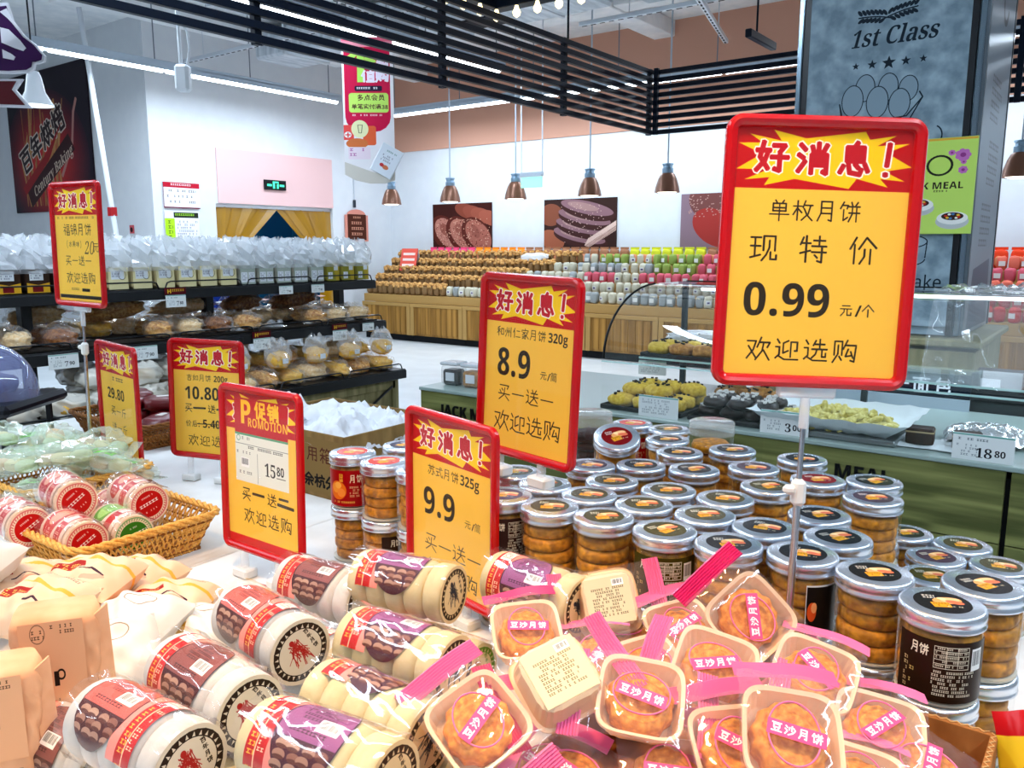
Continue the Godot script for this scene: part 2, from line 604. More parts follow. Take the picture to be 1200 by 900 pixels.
# ------------------------------------------------------------------ Chinese characters as strokes on a 20 x 20 grid
const HAN := {
	"好": "5 1 3 10 8 17|8 6 6 12 1 18|1 6 9 6|11 3 18 3 15 7|15 7 15 18 12 17|10 10 20 10",
	"消": "2 2 5 5|1 8 4 10|1 18 5 12|13 1 13 6|9 3 10 6|18 2 16 6|9 19 9 8 18 8 18 19 16 18|9 11 18 11|9 14 18 14",
	"息": "11 0 9 3|5 3 15 3 15 11 5 11 5 3|5 6 15 6|5 8 15 8|3 14 1 18|6 13 7 18 13 19 14 16|10 13 12 15|16 13 18 17",
	"单": "6 1 8 4|14 1 12 4|4 4 16 4 16 11 4 11 4 4|4 8 16 8|1 14 19 14|10 4 10 20",
	"枚": "1 6 9 6|5 1 5 19|5 7 1 14|5 8 9 12|12 1 10 7|11 5 19 5|17 5 15 13 9 19|11 8 14 14 19 19",
	"月": "5 1 5 12 2 19|5 1 15 1 15 19 12 18|5 7 15 7|5 12 15 12",
	"饼": "4 1 1 7|3 4 8 4 7 7|4 8 4 18 8 15|11 1 12 4|17 1 15 4|9 5 19 5|9 11 19 11|12 5 12 12 9 19|16 5 16 19",
	"现": "1 3 8 3|1 9 8 9|1 17 8 15|4 3 4 16|10 12 10 2 18 2 18 12|14 5 14 10 12 15 9 19|15 13 15 18 19 18 19 15",
	"特": "3 2 1 7|2 6 8 6|5 1 5 19|1 13 8 11|14 1 14 8|10 4 18 4|9 8 19 8|9 12 19 12|16 9 16 19 13 18|11 14 13 16",
	"价": "5 1 1 9|4 6 4 19|12 1 7 9|12 1 19 8|11 9 11 14 8 19|15 9 15 19",
	"元": "4 3 16 3|1 8 19 8|7 8 7 13 2 19|12 8 12 18 18 18 18 14",
	"个": "10 1 1 11|10 1 19 11|10 8 10 20",
	"欢": "1 4 8 4 6 11 1 18|2 8 8 17|12 1 9 9|11 5 19 5 17 9|14 6 13 12 8 19|14 11 19 19",
	"迎": "2 2 4 5|1 8 4 8 4 14 1 17|3 15 8 18 19 18|11 3 7 5 7 13 11 11|13 16 13 4 18 4 18 11 16 11",
	"选": "2 2 4 5|1 8 4 8 4 14 1 17|3 15 8 18 19 18|10 2 8 6|9 5 17 5|13 1 13 9|7 9 19 9|11 9 10 13 7 16|15 9 15 15 18 15 18 12",
	"购": "2 13 2 2 8 2 8 13|5 5 5 12 1 19|6 14 8 17|12 1 9 8|11 5 19 5 18 18 15 17|13 8 11 14 16 13|15 10 17 15",
	"和": "8 1 2 4|1 7 9 7|5 3 5 19|5 8 1 14|6 9 9 12|12 5 18 5 18 16 12 16 12 5",
	"州": "5 2 5 12 2 19|10 2 10 18|16 1 16 19|2 7 1 11|7 7 8 11|12 7 13 11",
	"仁": "5 1 1 9|4 6 4 19|10 6 18 6|8 17 19 17",
	"家": "10 0 11 2|2 6 2 3 18 3 17 6|4 7 16 7|9 7 3 12|8 9 12 14 11 19 8 18|10 12 3 16|11 14 3 19|16 9 12 12|12 11 19 18",
	"筒": "5 0 1 5|4 2 9 2|6 2 7 5|13 0 10 5|12 2 19 2|15 2 16 5|3 19 3 7 17 7 17 19 15 19|6 10 14 10|7 13 13 13 13 17 7 17 7 13",
	"买": "3 2 17 2 15 6|6 6 8 8|3 8 5 11|1 12 19 12|11 5 10 13 2 19|12 14 18 19",
	"一": "1 10 19 10",
	"送": "2 2 4 5|1 8 4 8 4 14 1 17|3 15 8 18 19 18|10 1 11 4|16 1 14 4|8 5 18 5|7 9 19 9|13 5 12 11 7 16|13 10 18 15",
	"苏": "1 4 19 4|6 1 6 6|14 1 14 6|4 8 15 8 14 19 11 18|9 6 8 13 3 19|3 12 1 16|17 12 19 16",
	"式": "1 5 19 5|12 1 13 9 16 17 19 19 19 15|15 1 17 3|2 10 10 10|6 10 6 17|1 18 11 16",
	"促": "5 1 1 9|4 6 4 19|9 2 17 2 17 8 9 8 9 2|13 8 13 17|13 12 18 12|10 11 9 15 7 19|9 15 13 18 19 19",
	"销": "4 1 1 6|3 4 8 4|2 8 8 8|1 12 8 12|5 8 5 18 8 16|14 1 14 6|10 3 11 6|18 2 17 6|10 19 10 8 18 8 18 19 16 18|10 11 18 11|10 14 18 14",
	"吉": "2 4 18 4|10 1 10 8|4 8 16 8|5 12 15 12 15 18 5 18 5 12",
	"如": "5 1 3 10 8 17|8 6 6 12 1 18|1 6 9 6|12 5 18 5 18 16 12 16 12 5",
	"后": "16 1 5 3|5 3 5 11 2 19|5 8 19 8|8 12 17 12 17 18 8 18 8 12",
	"斤": "16 1 5 4|5 4 5 11 2 19|5 9 19 9|13 9 13 20",
	"福": "4 1 6 3|1 6 8 6 1 13|5 9 5 19|5 11 8 13|10 2 19 2|11 5 18 5 18 9 11 9 11 5|10 12 19 12 19 19 10 19 10 12|10 15 19 15|14 12 14 19",
	"锦": "4 1 1 6|3 4 8 4|2 8 8 8|1 12 8 12|5 8 5 18 8 16|14 0 13 2|11 2 18 2 18 9 11 9 11 2|11 5 18 5|10 17 10 11 19 11 19 17 17 17|14 9 14 20",
	"水": "10 1 10 19 7 17|2 6 8 6 6 12 1 17|17 4 12 8|11 8 19 17",
	"果": "4 1 16 1 16 9 4 9 4 1|4 5 16 5|10 1 10 20|1 12 19 12|9 12 2 18|11 12 18 18",
	"味": "1 5 6 5 6 14 1 14 1 5|9 5 18 5|8 9 19 9|13 1 13 20|13 10 8 17|14 10 19 16",
	"豆": "2 2 18 2|5 5 15 5 15 11 5 11 5 5|6 13 8 16|14 13 12 16|1 18 19 18",
	"沙": "2 2 5 5|1 8 4 10|1 18 5 12|13 1 13 11|9 4 8 9|16 4 19 8|18 10 14 15 7 19",
	"用": "4 2 4 12 1 19|4 2 17 2 17 19 14 18|4 7 17 7|4 12 17 12|10 2 10 19",
	"箱": "5 0 1 5|4 2 9 2|6 2 7 5|13 0 10 5|12 2 19 2|15 2 16 5|1 10 9 10|5 7 5 20|5 11 1 17|6 12 9 15|11 8 18 8 18 19 11 19 11 8|11 12 18 12|11 15 18 15",
	"厂": "4 3 18 3|4 3 4 11 1 19",
	"余": "10 1 1 9|10 1 19 9|5 8 15 8|2 12 18 12|10 8 10 19 8 18|6 14 3 18|14 14 17 18",
	"杭": "1 6 9 6|5 1 5 19|5 7 1 14|5 8 9 12|14 1 15 3|10 5 19 5|9 19 12 14 12 9 17 9 17 18 19 18 19 15",
	"分": "8 1 1 10|12 1 19 10|4 10 15 10 14 19 11 18|8 10 7 15 2 19",
	"百": "1 2 19 2|10 2 8 6|4 6 16 6 16 19 4 19 4 6|4 12 16 12",
	"年": "6 0 2 7|5 3 17 3|5 8 16 8|5 8 5 13|1 13 19 13|11 3 11 20",
	"烘": "2 6 1 11|8 4 7 9|5 1 5 10 1 19|5 11 8 17|12 2 12 12|16 2 16 12|10 5 19 5|9 12 19 12|12 14 9 19|16 14 19 18",
	"焙": "2 6 1 11|8 4 7 9|5 1 5 10 1 19|5 11 8 17|14 0 14 2|10 3 19 3|12 5 13 8|17 5 16 8|9 9 19 9|11 12 18 12 18 19 11 19 11 12",
	"多": "9 0 3 5|8 2 15 2 11 7 4 10|7 4 9 6|11 8 4 14|10 10 18 10 13 16 4 20|8 12 11 15",
	"点": "10 0 10 6|10 3 17 3|5 6 15 6 15 12 5 12 5 6|3 14 1 19|7 15 8 18|12 15 13 18|16 14 19 18",
	"会": "10 0 1 8|10 0 19 8|6 8 14 8|2 12 18 12|9 12 5 18 15 17|13 14 17 19",
	"员": "5 1 15 1 15 5 5 5 5 1|4 15 4 7 16 7 16 15|10 9 9 14 2 19|12 15 18 19",
	"笔": "5 0 1 5|4 2 9 2|6 2 7 5|13 0 10 5|12 2 19 2|15 2 16 5|15 7 5 9|4 12 16 11|2 15 18 14|10 9 10 19 18 19 18 16",
	"实": "10 0 11 2|2 6 2 3 18 3 17 6|6 7 8 9|4 10 6 12|1 13 19 13|11 6 10 14 2 19|12 15 18 19",
	"付": "5 1 1 9|4 6 4 19|8 6 19 6|16 1 16 19 13 18|10 9 12 13",
	"满": "2 2 5 5|1 8 4 10|1 18 5 12|8 3 19 3|11 1 11 6|16 1 16 6|8 8 19 8|8 19 8 11 19 11 19 19|11 8 11 18|16 8 16 18",
	"超": "2 4 9 4|6 1 6 12|1 8 10 8|6 12 10 12|4 10 3 15 1 19|3 15 8 18 19 19|11 2 18 2 17 8 15 8|14 2 10 9|12 11 18 11 18 15 12 15 12 11",
	"值": "5 1 1 9|4 6 4 19|9 3 19 3|14 1 13 5|10 5 18 5 18 16 10 16 10 5|10 9 18 9|10 12 18 12|8 19 19 19",
	"面": "1 2 19 2|10 2 9 6|3 6 17 6 17 19 3 19 3 6|8 6 8 18|12 6 12 18|8 10 12 10|8 14 12 14",
	"包": "7 0 2 8|6 4 17 4 17 12 14 12|5 8 12 8 12 12 5 12|5 8 5 19 17 19 18 15",
}

# ------------------------------------------------------------------ the room
func slab(a: Vector3, b: Vector3) -> Geo:
	return bx((b - a).abs(), (a + b) * 0.5)

func build_room() -> void:
	var wallm := tri_mat(noise_tex(Color(0.845, 0.855, 0.87), Color(0.86, 0.87, 0.88), 256, 256, 0.02), Vector3(0.7, 0.7, 0.7), 0.75, true)
	var floorm := tri_mat(noise_tex(Color(0.77, 0.79, 0.80), Color(0.81, 0.83, 0.84), 512, 512, 0.01), Vector3(0.5, 0.5, 0.5), 0.28, true)
	var ceilm := tri_mat(noise_tex(Color(0.86, 0.87, 0.88), Color(0.93, 0.93, 0.93), 256, 256, 0.03), Vector3(0.4, 0.4, 0.4), 0.9, true)
	var g := slab(Vector3(-15.2, -0.1, -13), Vector3(8.2, 0, 6.2))
	struct("floor", g, floorm, "pale grey polished shop floor")
	struct("ceiling", slab(Vector3(-15.2, 4.3, -13), Vector3(8.2, 4.5, 6.2)), ceilm, "white painted concrete ceiling")
	struct("wall_back", slab(Vector3(-10.2, 0, -10.4), Vector3(8.2, 4.3, -10.2)), wallm, "white wall behind the far counter")
	# left wall with its doorway
	g = slab(Vector3(-10.4, 0, -10.4), Vector3(-10.2, 4.3, -8.9))
	g.box(Vector3(-10.3, 2.15, -6.355), Vector3(0.2, 4.3, 0.91))
	g.box(Vector3(-10.3, 3.16, -7.855), Vector3(0.2, 2.28, 2.09))
	struct("wall_left", g, wallm, "white wall with the curtained doorway")
	struct("wall_recess", slab(Vector3(-15.2, 0, -6.1), Vector3(-10.4, 4.3, -5.9)), wallm, "white wall that carries the dark red poster")
	struct("wall_side", slab(Vector3(-15.2, 0, -5.9), Vector3(-15.0, 4.3, 6.2)), wallm)
	struct("wall_right", slab(Vector3(8.0, 0, -10.2), Vector3(8.2, 4.3, 6.2)), wallm)
	struct("wall_front", slab(Vector3(-15.0, 0, 6.0), Vector3(8.0, 4.3, 6.2)), wallm)
	# passage behind the doorway
	var dim := mat(Color(0.06, 0.36, 0.52), 0.8)
	g = slab(Vector3(-12.2, 0, -9.6), Vector3(-12.1, 4.3, -6.1))
	g.box(Vector3(-11.25, 2.15, -9.65), Vector3(1.7, 4.3, 0.1))
	struct("wall_passage", g, dim, "dark blue wall of the passage behind the doorway")
	var band := mat(Color(0.80, 0.60, 0.51), 0.8)
	struct("trim_1", slab(Vector3(-10.2, 2.98, -10.199), Vector3(8.0, 4.3, -10.18)), band, "tan band along the top of the back wall")
	struct("trim_2", slab(Vector3(-10.199, 2.03, -8.9), Vector3(-10.18, 2.77, -6.85)), mat(Color(0.90, 0.74, 0.73), 0.8), "pale pink panel above the doorway")
	# lamp of the passage, out of sight above the doorway
	var lamp := thing("passage_lamp", "round ceiling lamp inside the dark passage", "lamp", Vector3(-11.2, 4.2, -7.85))
	var lg := Geo.new()
	lg.lathe([Vector2(0, -0.08), Vector2(0.12, -0.06), Vector2(0.16, 0.0), Vector2(0.0, 0.02)], 20)
	part("globe", lg, glow(COOL, 2.0), lamp)
	var ol := OmniLight3D.new()
	ol.name = "globe_light"
	ol.light_color = COOL
	ol.light_energy = 1.0
	ol.light_size = 0.14
	ol.omni_range = 12.0
	ol.omni_attenuation = 2.0
	ol.shadow_enabled = true
	ol.position = Vector3(0, -0.1, 0)
	lamp.add_child(ol)
	# yellow strip curtain of the doorway
	var t := thing("strip_curtain", "yellow plastic strip curtain parted in the doorway", "curtain", Vector3(-10.26, 0, -7.85))
	part("rail", bx(Vector3(0.05, 0.05, 2.06), Vector3(0, 2.0, 0), 0.004), mat(Color(0.78, 0.79, 0.8), 0.3, 0.8), t)
	var strip := clear(Color(0.72, 0.52, 0.08), 0.72, 0.25)
	for k in 14:
		var z := -0.96 + k * 0.147
		var to := -0.99 + k * 0.022 if k < 7 else 0.99 - (13 - k) * 0.022
		var gg := Geo.new()
		var grid := []
		for i in 3:
			var row := []
			for j in 9:
				var f := j / 8.0
				row.append(Vector3(0.02 * sin(k * 2.1 + i + f * 3) + (k % 3) * 0.012, 1.98 - 1.95 * f, lerpf(z, to, minf(1.0, f * 2.6)) + (i - 1) * 0.09 * (1.0 - 0.5 * f)))
			grid.append(row)
		gg.sheet(grid, false, null, Vector3.RIGHT)
		part("strip", gg, strip, t)
	# ceiling works: ducts, channels, coffers
	var ductm := tri_mat(noise_tex(Color(0.70, 0.73, 0.76), Color(0.84, 0.86, 0.88), 256, 256, 0.04, 1, 4), Vector3(0.8, 0.8, 0.8), 0.6, true)
	var zinc := mat(Color(0.80, 0.82, 0.84), 0.45, 0.3)
	var dark := mat(Color(0.12, 0.13, 0.15), 0.7)
	for d in [["ventilation_duct", Vector3(-7.0, 4.02, -7.4), Vector3(5.0, 0.34, 0.7), "wide grey ventilation duct crossing the ceiling near the corner"], ["ventilation_duct", Vector3(-2.6, 4.02, -7.4), Vector3(3.2, 0.34, 1.0), "wide grey ventilation duct above the corner of the slatted frame"], ["ventilation_duct", Vector3(-7.4, 4.02, -3.6), Vector3(0.8, 0.34, 4.4), "long grey ventilation duct above the hanging white device"]]:
		var o := thing(d[0], d[3], "duct", d[1])
		part("casing", bx(d[2], Vector3.ZERO, 0.03), ductm, o)
		var along: int = 0 if d[2].x > d[2].z else 2
		for k in 4:
			var c := Vector3.ZERO
			c[along] = (k - 1.5) * d[2][along] / 4.0
			var s: Vector3 = d[2] + Vector3(0.05, 0.03, 0.05)
			s[along] = 0.04
			part("flange", bx(s, c, 0.005), zinc, o)
		var c2 := Vector3(0, -0.175, 0)
		c2[along] = d[2][along] * 0.22
		part("grille", bx(Vector3(0.5, 0.02, 0.34), c2, 0.004), dark, o)
	var beams := [[Vector3(-10, 4.12, -5.0), Vector3(8, 4.3, -4.7)], [Vector3(-10, 4.12, -8.9), Vector3(8, 4.3, -8.6)], [Vector3(-5.3, 4.1, -10.2), Vector3(-5.0, 4.3, 4)], [Vector3(-9.6, 4.05, -10.2), Vector3(-9.3, 4.3, 4)], [Vector3(-1.0, 4.1, -10.2), Vector3(-0.7, 4.3, 4)]]
	var bg := Geo.new()
	for b in beams: bg.box((b[0] + b[1]) * 0.5, (b[1] - b[0]).abs(), 0.01)
	struct("ceiling_beams", bg, ceilm, "painted beams under the ceiling")
	# slotted channels that hang under the ceiling
	for c in [[Vector3(-7.6, 3.72, -6.2), 4.4, PI / 2, "slotted metal channel hanging above the pendant row"], [Vector3(-3.2, 3.7, -6.5), 5.6, 0.25, "slotted metal channel slanting above the slatted frame"], [Vector3(-6.2, 3.75, -4.6), 4.6, 0.1, "slotted metal channel in front of the red hanging banner"], [Vector3(-2.0, 3.78, -7.9), 6.0, PI / 2, "slotted metal channel near the grey pillar"]]:
		var o := thing("ceiling_channel", c[3], "channel", c[0], c[2])
		part("channel", bx(Vector3(0.05, 0.045, c[1]), Vector3.ZERO, 0.004), mat(Color(0.83, 0.85, 0.87), 0.4, 0.4), o)
		var sg := Geo.new()
		for k in int(c[1] / 0.11): sg.box(Vector3(0, -0.024, -c[1] / 2 + 0.06 + k * 0.11), Vector3(0.016, 0.004, 0.06))
		part("slots", sg, dark, o).set_meta("kind", "stuff")
		for k in [-0.4, 0.0, 0.4]:
			var rg := Geo.new()
			rg.tube([Vector3(0, 0, k * c[1]), Vector3(0, 4.3 - c[0].y, k * c[1])], 0.006, 6)
			part("rod", rg, zinc, o)

# a row of tubes in a hanging trough from a to b
func trough(a: Vector3, b: Vector3, label: String, energy: float) -> void:
	var d := b - a
	var l := d.length()
	var t := thing("ceiling_light", label, "light", (a + b) * 0.5, atan2(d.x, d.z), "tube lights in hanging troughs")
	var g := Geo.new()
	g.box(Vector3(0, 0.06, 0), Vector3(0.16, 0.05, l), 0.006)
	g.box(Vector3(0.075, 0.02, 0), Vector3(0.01, 0.06, l))
	g.box(Vector3(-0.075, 0.02, 0), Vector3(0.01, 0.06, l))
	part("housing", g, mat(Color(0.70, 0.75, 0.80), 0.5), t)
	var n := int(round(l / 1.25))
	var tl := l / n
	var tm := Geo.new()
	tm.tube([Vector3(0, 0, -tl / 2 + 0.03), Vector3(0, 0, tl / 2 - 0.03)], 0.034, 12)
	var tmesh := tm.mesh(tube_glow)
	for k in n:
		var o := part("tube", tmesh, null, t)
		o.position = Vector3(0, -0.002, -l / 2 + (k + 0.5) * tl)
	for k in n + 1:
		var rg := Geo.new()
		rg.tube([Vector3(0, 0.08, -l / 2 + k * tl * 0.98 + 0.02), Vector3(0, 4.3 - a.y, -l / 2 + k * tl * 0.98 + 0.02)], 0.007, 5)
		part("hanger", rg, mat(Color(0.45, 0.48, 0.52), 0.5, 0.3), t)
	var al := AreaLight3D.new()
	al.name = "tube_light"
	al.light_color = COOL
	al.light_energy = energy * l
	al.area_size = Vector2(0.12, l)
	al.area_range = 30.0
	al.shadow_enabled = true
	al.rotation_degrees = Vector3(-90, 0, 0)
	al.position = Vector3(0, -0.045, 0)
	t.add_child(al)

var tube_glow: StandardMaterial3D
func build_lights() -> void:
	tube_glow = glow(Color(0.93, 0.97, 1.0), 9.0)
	var e := 2.1
	trough(Vector3(-9.2, 3.45, 1.0), Vector3(-9.2, 3.45, -8.2), "long tube light trough along the left wall", e)
	trough(Vector3(-9.1, 3.38, -9.2), Vector3(-2.6, 3.38, -9.2), "long tube light trough along the back wall", e)
	trough(Vector3(-2.2, 3.38, -9.2), Vector3(4.0, 3.38, -9.2), "tube light trough on the back wall right of the grey pillar", e)
	trough(Vector3(-6.0, 3.42, -3.0), Vector3(-6.0, 3.42, -7.8), "tube light trough seen through the black slats", e)
	# rows above and behind the camera
	trough(Vector3(-2.6, 3.5, 3.2), Vector3(-2.6, 3.5, -2.4), "tube light trough over the sale table", e)
	trough(Vector3(1.6, 3.5, 3.2), Vector3(1.6, 3.5, -5.6), "tube light trough over the aisle on the right", e)
	trough(Vector3(-6.0, 3.5, 3.4), Vector3(-6.0, 3.5, -1.2), "tube light trough over the bread shelves", e)
	# warm pendant lamps over the near end of the sale table
	var shade := Geo.new()
	shade.lathe([Vector2(0.02, 0.2), Vector2(0.06, 0.17), Vector2(0.1, 0.08), Vector2(0.13, 0.0), Vector2(0.125, 0.0), Vector2(0.095, 0.08), Vector2(0.05, 0.165)], 24)
	for p in [[Vector3(-1.05, 2.35, -0.35), "warm pendant lamp over the round rolls on the sale table"], [Vector3(-0.3, 2.35, -0.6), "warm pendant lamp over the boxed moon cakes on the sale table"]]:
		var t := thing("pendant_lamp", p[1], "lamp", p[0])
		part("shade", shade, mat(Color(0.55, 0.36, 0.25), 0.4, 0.3), t)
		var bg := Geo.new()
		bg.lathe([Vector2(0.0, -0.03), Vector2(0.03, -0.02), Vector2(0.04, 0.01), Vector2(0.03, 0.05), Vector2(0.0, 0.06)], 14, Vector3(0, 0.06, 0))
		part("bulb", bg, glow(WARM, 3.0), t)
		var cg := Geo.new()
		cg.tube([Vector3(0, 0.18, 0), Vector3(0, 1.95, 0)], 0.005, 6)
		part("cable", cg, mat(Color(0.1, 0.1, 0.1), 0.6), t)
		var sl := SpotLight3D.new()
		sl.name = "pendant_light"
		sl.light_color = WARM
		sl.light_energy = 2.0
		sl.light_size = 0.08
		sl.spot_range = 20.0
		sl.spot_angle = 42.0
		sl.spot_attenuation = 2.0
		sl.shadow_enabled = true
		sl.rotation_degrees = Vector3(-90, 0, 0)
		sl.position = Vector3(0, -0.02, 0)
		t.add_child(sl)

# ------------------------------------------------------------------ black slatted frame under the ceiling
func build_slat_frame() -> void:
	var black := mat(Color(0.015, 0.055, 0.12), 0.4)
	var runs := [[Vector3(-3.5, 2.4, -6.73), Vector3(-3.5, 2.4, 1.4), "black slatted hanging frame running overhead from the left"], [Vector3(-3.475, 2.4, -6.73), Vector3(3.6, 2.4, -6.73), "black slatted hanging frame passing behind the grey pillar"]]
	for r in runs:
		var d: Vector3 = r[1] - r[0]
		var l := d.length()
		var t := thing("slatted_frame", r[2], "frame", r[0], atan2(d.x, d.z))
		var sm := bx(Vector3(0.035, 0.037, l), Vector3(0, 0, l / 2), 0.003).mesh(black)
		for k in 9:
			part("slat", sm, null, t).position = Vector3(0, k * 0.0625 + 0.016, 0)
		var pm := bx(Vector3(0.04, 0.555, 0.04), Vector3(0, 0.27, 0), 0.003).mesh(black)
		for k in int(l / 1.36) + 1:
			part("post", pm, null, t).position = Vector3(-0.022, 0, k * 1.36 + 0.02)
			if k % 2 == 1:
				var rg := Geo.new()
				rg.tube([Vector3(0, 0.54, k * 1.36), Vector3(0, 1.9, k * 1.36)], 0.008, 6)
				part("rod", rg, black, t)
	# dark beam with a string of bulbs
	var b := thing("light_beam", "dark steel beams with a string of small bulbs above the slats", "beam", Vector3(-3.7, 3.04, -4.75))
	part("beam", bx(Vector3(0.1, 0.1, 3.4), Vector3(0, 0.04, 1.75), 0.004), black, b)
	part("beam", bx(Vector3(3.4, 0.1, 0.1), Vector3(1.7, 0.04, 0), 0.004), black, b)
	var bulb := Geo.new()
	bulb.lathe([Vector2(0, -0.05), Vector2(0.022, -0.035), Vector2(0.028, -0.012), Vector2(0.016, 0.012), Vector2(0.012, 0.03), Vector2(0.0, 0.03)], 10)
	var bm := bulb.mesh(glow(Color(1.0, 0.93, 0.72), 2.2))
	for k in 8: part("bulb", bm, null, b).position = Vector3(0.06 + k * 0.17, -0.05, 0.06)
	for k in 6: part("bulb", bm, null, b).position = Vector3(0.06, -0.05, 0.24 + k * 0.17)
	var o := thing("spotlight_bar", "short dark bar hanging left of the grey pillar", "bar", Vector3(-2.46, 3.0, -6.5), 0.0)
	part("bar", bx(Vector3(0.05, 0.06, 0.55), Vector3.ZERO, 0.006), black, o)
	var rg2 := Geo.new()
	rg2.tube([Vector3(0, 0.03, 0.1), Vector3(0, 1.3, 0.1)], 0.008, 6)
	part("rod", rg2, black, o)

# ------------------------------------------------------------------ things hanging on the left
func build_hanging() -> void:
	var white := mat(Color(0.86, 0.88, 0.9), 0.4)
	# leaning white pole
	var g := Geo.new()
	g.tube([Vector3(0, 0, 0), Vector3(-0.70, 4.15, 0)], 0.03, 8)
	var t := thing("pole", "slim white pole leaning up to the ceiling beside the dark poster", "pole", Vector3(-9.22, 0, -5.0))
	part("tube", g, white, t)
	part("tag", bx(Vector3(0.075, 0.1, 0.075), Vector3(-0.31, 1.83, 0)), mat(Color(0.7, 0.12, 0.14)), t)
	# white device on a rod
	t = thing("hanging_device", "white box on a rod hanging under the light trough", "device", Vector3(-5.69, 2.64, -3.59), 0.64)
	part("body", bx(Vector3(0.105, 0.19, 0.09), Vector3.ZERO, 0.02), white, t)
	g = Geo.new()
	g.tube([Vector3(-0.01, 0.09, 0), Vector3(-0.02, 1.7, 0)], 0.014, 8)
	part("rod", g, white, t)
	g = Geo.new()
	g.tube([Vector3(0.035, 0.09, 0), Vector3(0.06, 0.2, 0), Vector3(0.05, 0.32, 0), Vector3(0.0, 0.42, 0)], 0.008, 6)
	part("cable", g, white, t)
	# white pendant lamp
	t = thing("pendant_lamp", "white pendant lamp in front of the dark red poster", "lamp", Vector3(-8.18, 2.70, -3.66))
	g = Geo.new()
	g.lathe([Vector2(0.045, 0.30), Vector2(0.06, 0.26), Vector2(0.085, 0.12), Vector2(0.15, 0.0), Vector2(0.145, 0.0), Vector2(0.08, 0.12), Vector2(0.05, 0.26), Vector2(0.0, 0.29)], 24)
	part("shade", g, white, t)
	g = Geo.new()
	g.lathe([Vector2(0, 0.004), Vector2(0.14, 0.006), Vector2(0.0, 0.02)], 20)
	part("bulb", g, glow(Color(1, 0.98, 0.93), 2.5), t)
	g = Geo.new()
	g.tube([Vector3(0, 0.29, 0), Vector3(0, 1.6, 0)], 0.008, 6)
	part("cable", g, mat(Color(0.2, 0.2, 0.22)), t)
	var sl := SpotLight3D.new()
	sl.name = "pendant_light"
	sl.light_color = Color(1, 0.97, 0.9)
	sl.light_energy = 0.5
	sl.light_size = 0.12
	sl.spot_range = 12.0
	sl.spot_angle = 60.0
	sl.spot_attenuation = 2.0
	sl.shadow_enabled = true
	sl.rotation_degrees = Vector3(-90, 0, 0)
	sl.position = Vector3(0, -0.01, 0)
	t.add_child(sl)
	# purple cut-out sign, its right end in view
	t = thing("hanging_sign", "purple cut-out sign with white outline at the top left corner", "sign", Vector3(-4.41, 2.09, -1.905), 0.64)
	var outl := [Vector2(-0.5, 0.43), Vector2(-0.02, 0.485), Vector2(0.0, 0.40), Vector2(0.05, 0.33), Vector2(0.10, 0.29), Vector2(0.138, 0.24), Vector2(0.132, 0.215), Vector2(0.10, 0.205), Vector2(0.085, 0.205), Vector2(0.078, 0.18), Vector2(0.05, 0.165), Vector2(-0.04, 0.16), Vector2(-0.5, 0.18)]
	g = Geo.new()
	g.prism(outl, -0.008, 0.008)
	part("backing", g, mat(Color(0.93, 0.93, 0.96), 0.4), t)
	var inn := []
	for q in outl: inn.append((q - Vector2(-0.1, 0.29)) * Vector2(0.955, 0.91) + Vector2(-0.1, 0.29))
	g = Geo.new()
	g.prism(inn, 0.009, 0.013)
	part("face", g, mat(Color(0.23, 0.07, 0.29), 0.35), t)
	for q in [[[Vector2(-0.06, 0.37), Vector2(-0.02, 0.36), Vector2(0.03, 0.31), Vector2(0.055, 0.275), Vector2(0.04, 0.262), Vector2(0.0, 0.275), Vector2(-0.06, 0.30)]], [[Vector2(-0.06, 0.27), Vector2(-0.02, 0.25), Vector2(0.0, 0.235), Vector2(-0.01, 0.22), Vector2(-0.06, 0.23)]], [[Vector2(-0.055, 0.44), Vector2(-0.02, 0.455), Vector2(-0.005, 0.42), Vector2(0.045, 0.35), Vector2(0.03, 0.355), Vector2(-0.02, 0.41)]]]:
		g = Geo.new()
		g.prism(q[0], 0.0135, 0.016)
		part("highlight", g, mat(Color(0.93, 0.93, 0.96), 0.4), t)
	g = Geo.new()
	g.prism([Vector2(-0.5, 0.135), Vector2(0.02, 0.135), Vector2(-0.02, 0.085), Vector2(0.05, 0.0), Vector2(-0.5, 0.02)], -0.008, 0.008)
	part("ribbon", g, mat(Color(0.93, 0.93, 0.96), 0.4), t)
	g = Geo.new()
	g.prism([Vector2(-0.5, 0.122), Vector2(-0.01, 0.124), Vector2(-0.036, 0.086), Vector2(0.022, 0.013), Vector2(-0.5, 0.032)], 0.009, 0.013)
	part("ribbon_face", g, mat(Color(0.36, 0.10, 0.13), 0.35), t)
	g = Geo.new()
	g.tube([Vector3(-0.3, 0.3, 0), Vector3(-0.3, 2.2, 0)], 0.004, 5)
	part("cable", g, mat(Color(0.3, 0.3, 0.32)), t)
	# red hanging banner
	var p := Pic.new(self, 100, 330, 4, Color(0.93, 0.91, 0.92))
	p.rect(0, 0, 100, 10, Color(0.93, 0.42, 0.52))
	p.rect(0, 10, 100, 16, Color(0.95, 0.6, 0.66))
	p.rr(4, 22, 90, 190, 34, Color(0.80, 0.10, 0.28))
	p.rect(4, 22, 90, 60, Color(0.80, 0.10, 0.28))
	p.text("1", 6, 100, 106, Color(0.72, 0.92, 0.40), true, 0.9)
	p.han("元", 42, 44, 24, 5.5, Color(0.72, 0.92, 0.40))
	p.han("超", 68, 46, 24, 4.5, Color(0.95, 0.9, 0.95))
	p.han("值购", 38, 74, 26, 4.5, Color(0.95, 0.9, 0.95), 1.05)
	p.rr(24, 108, 54, 12, 3, Color(0.16, 0.10, 0.20))
	p.small(28, 111, 46, 7, 7, Color(0.95, 0.95, 0.95), 4)
	p.rr(12, 124, 78, 44, 6, Color(0.76, 0.90, 0.42))
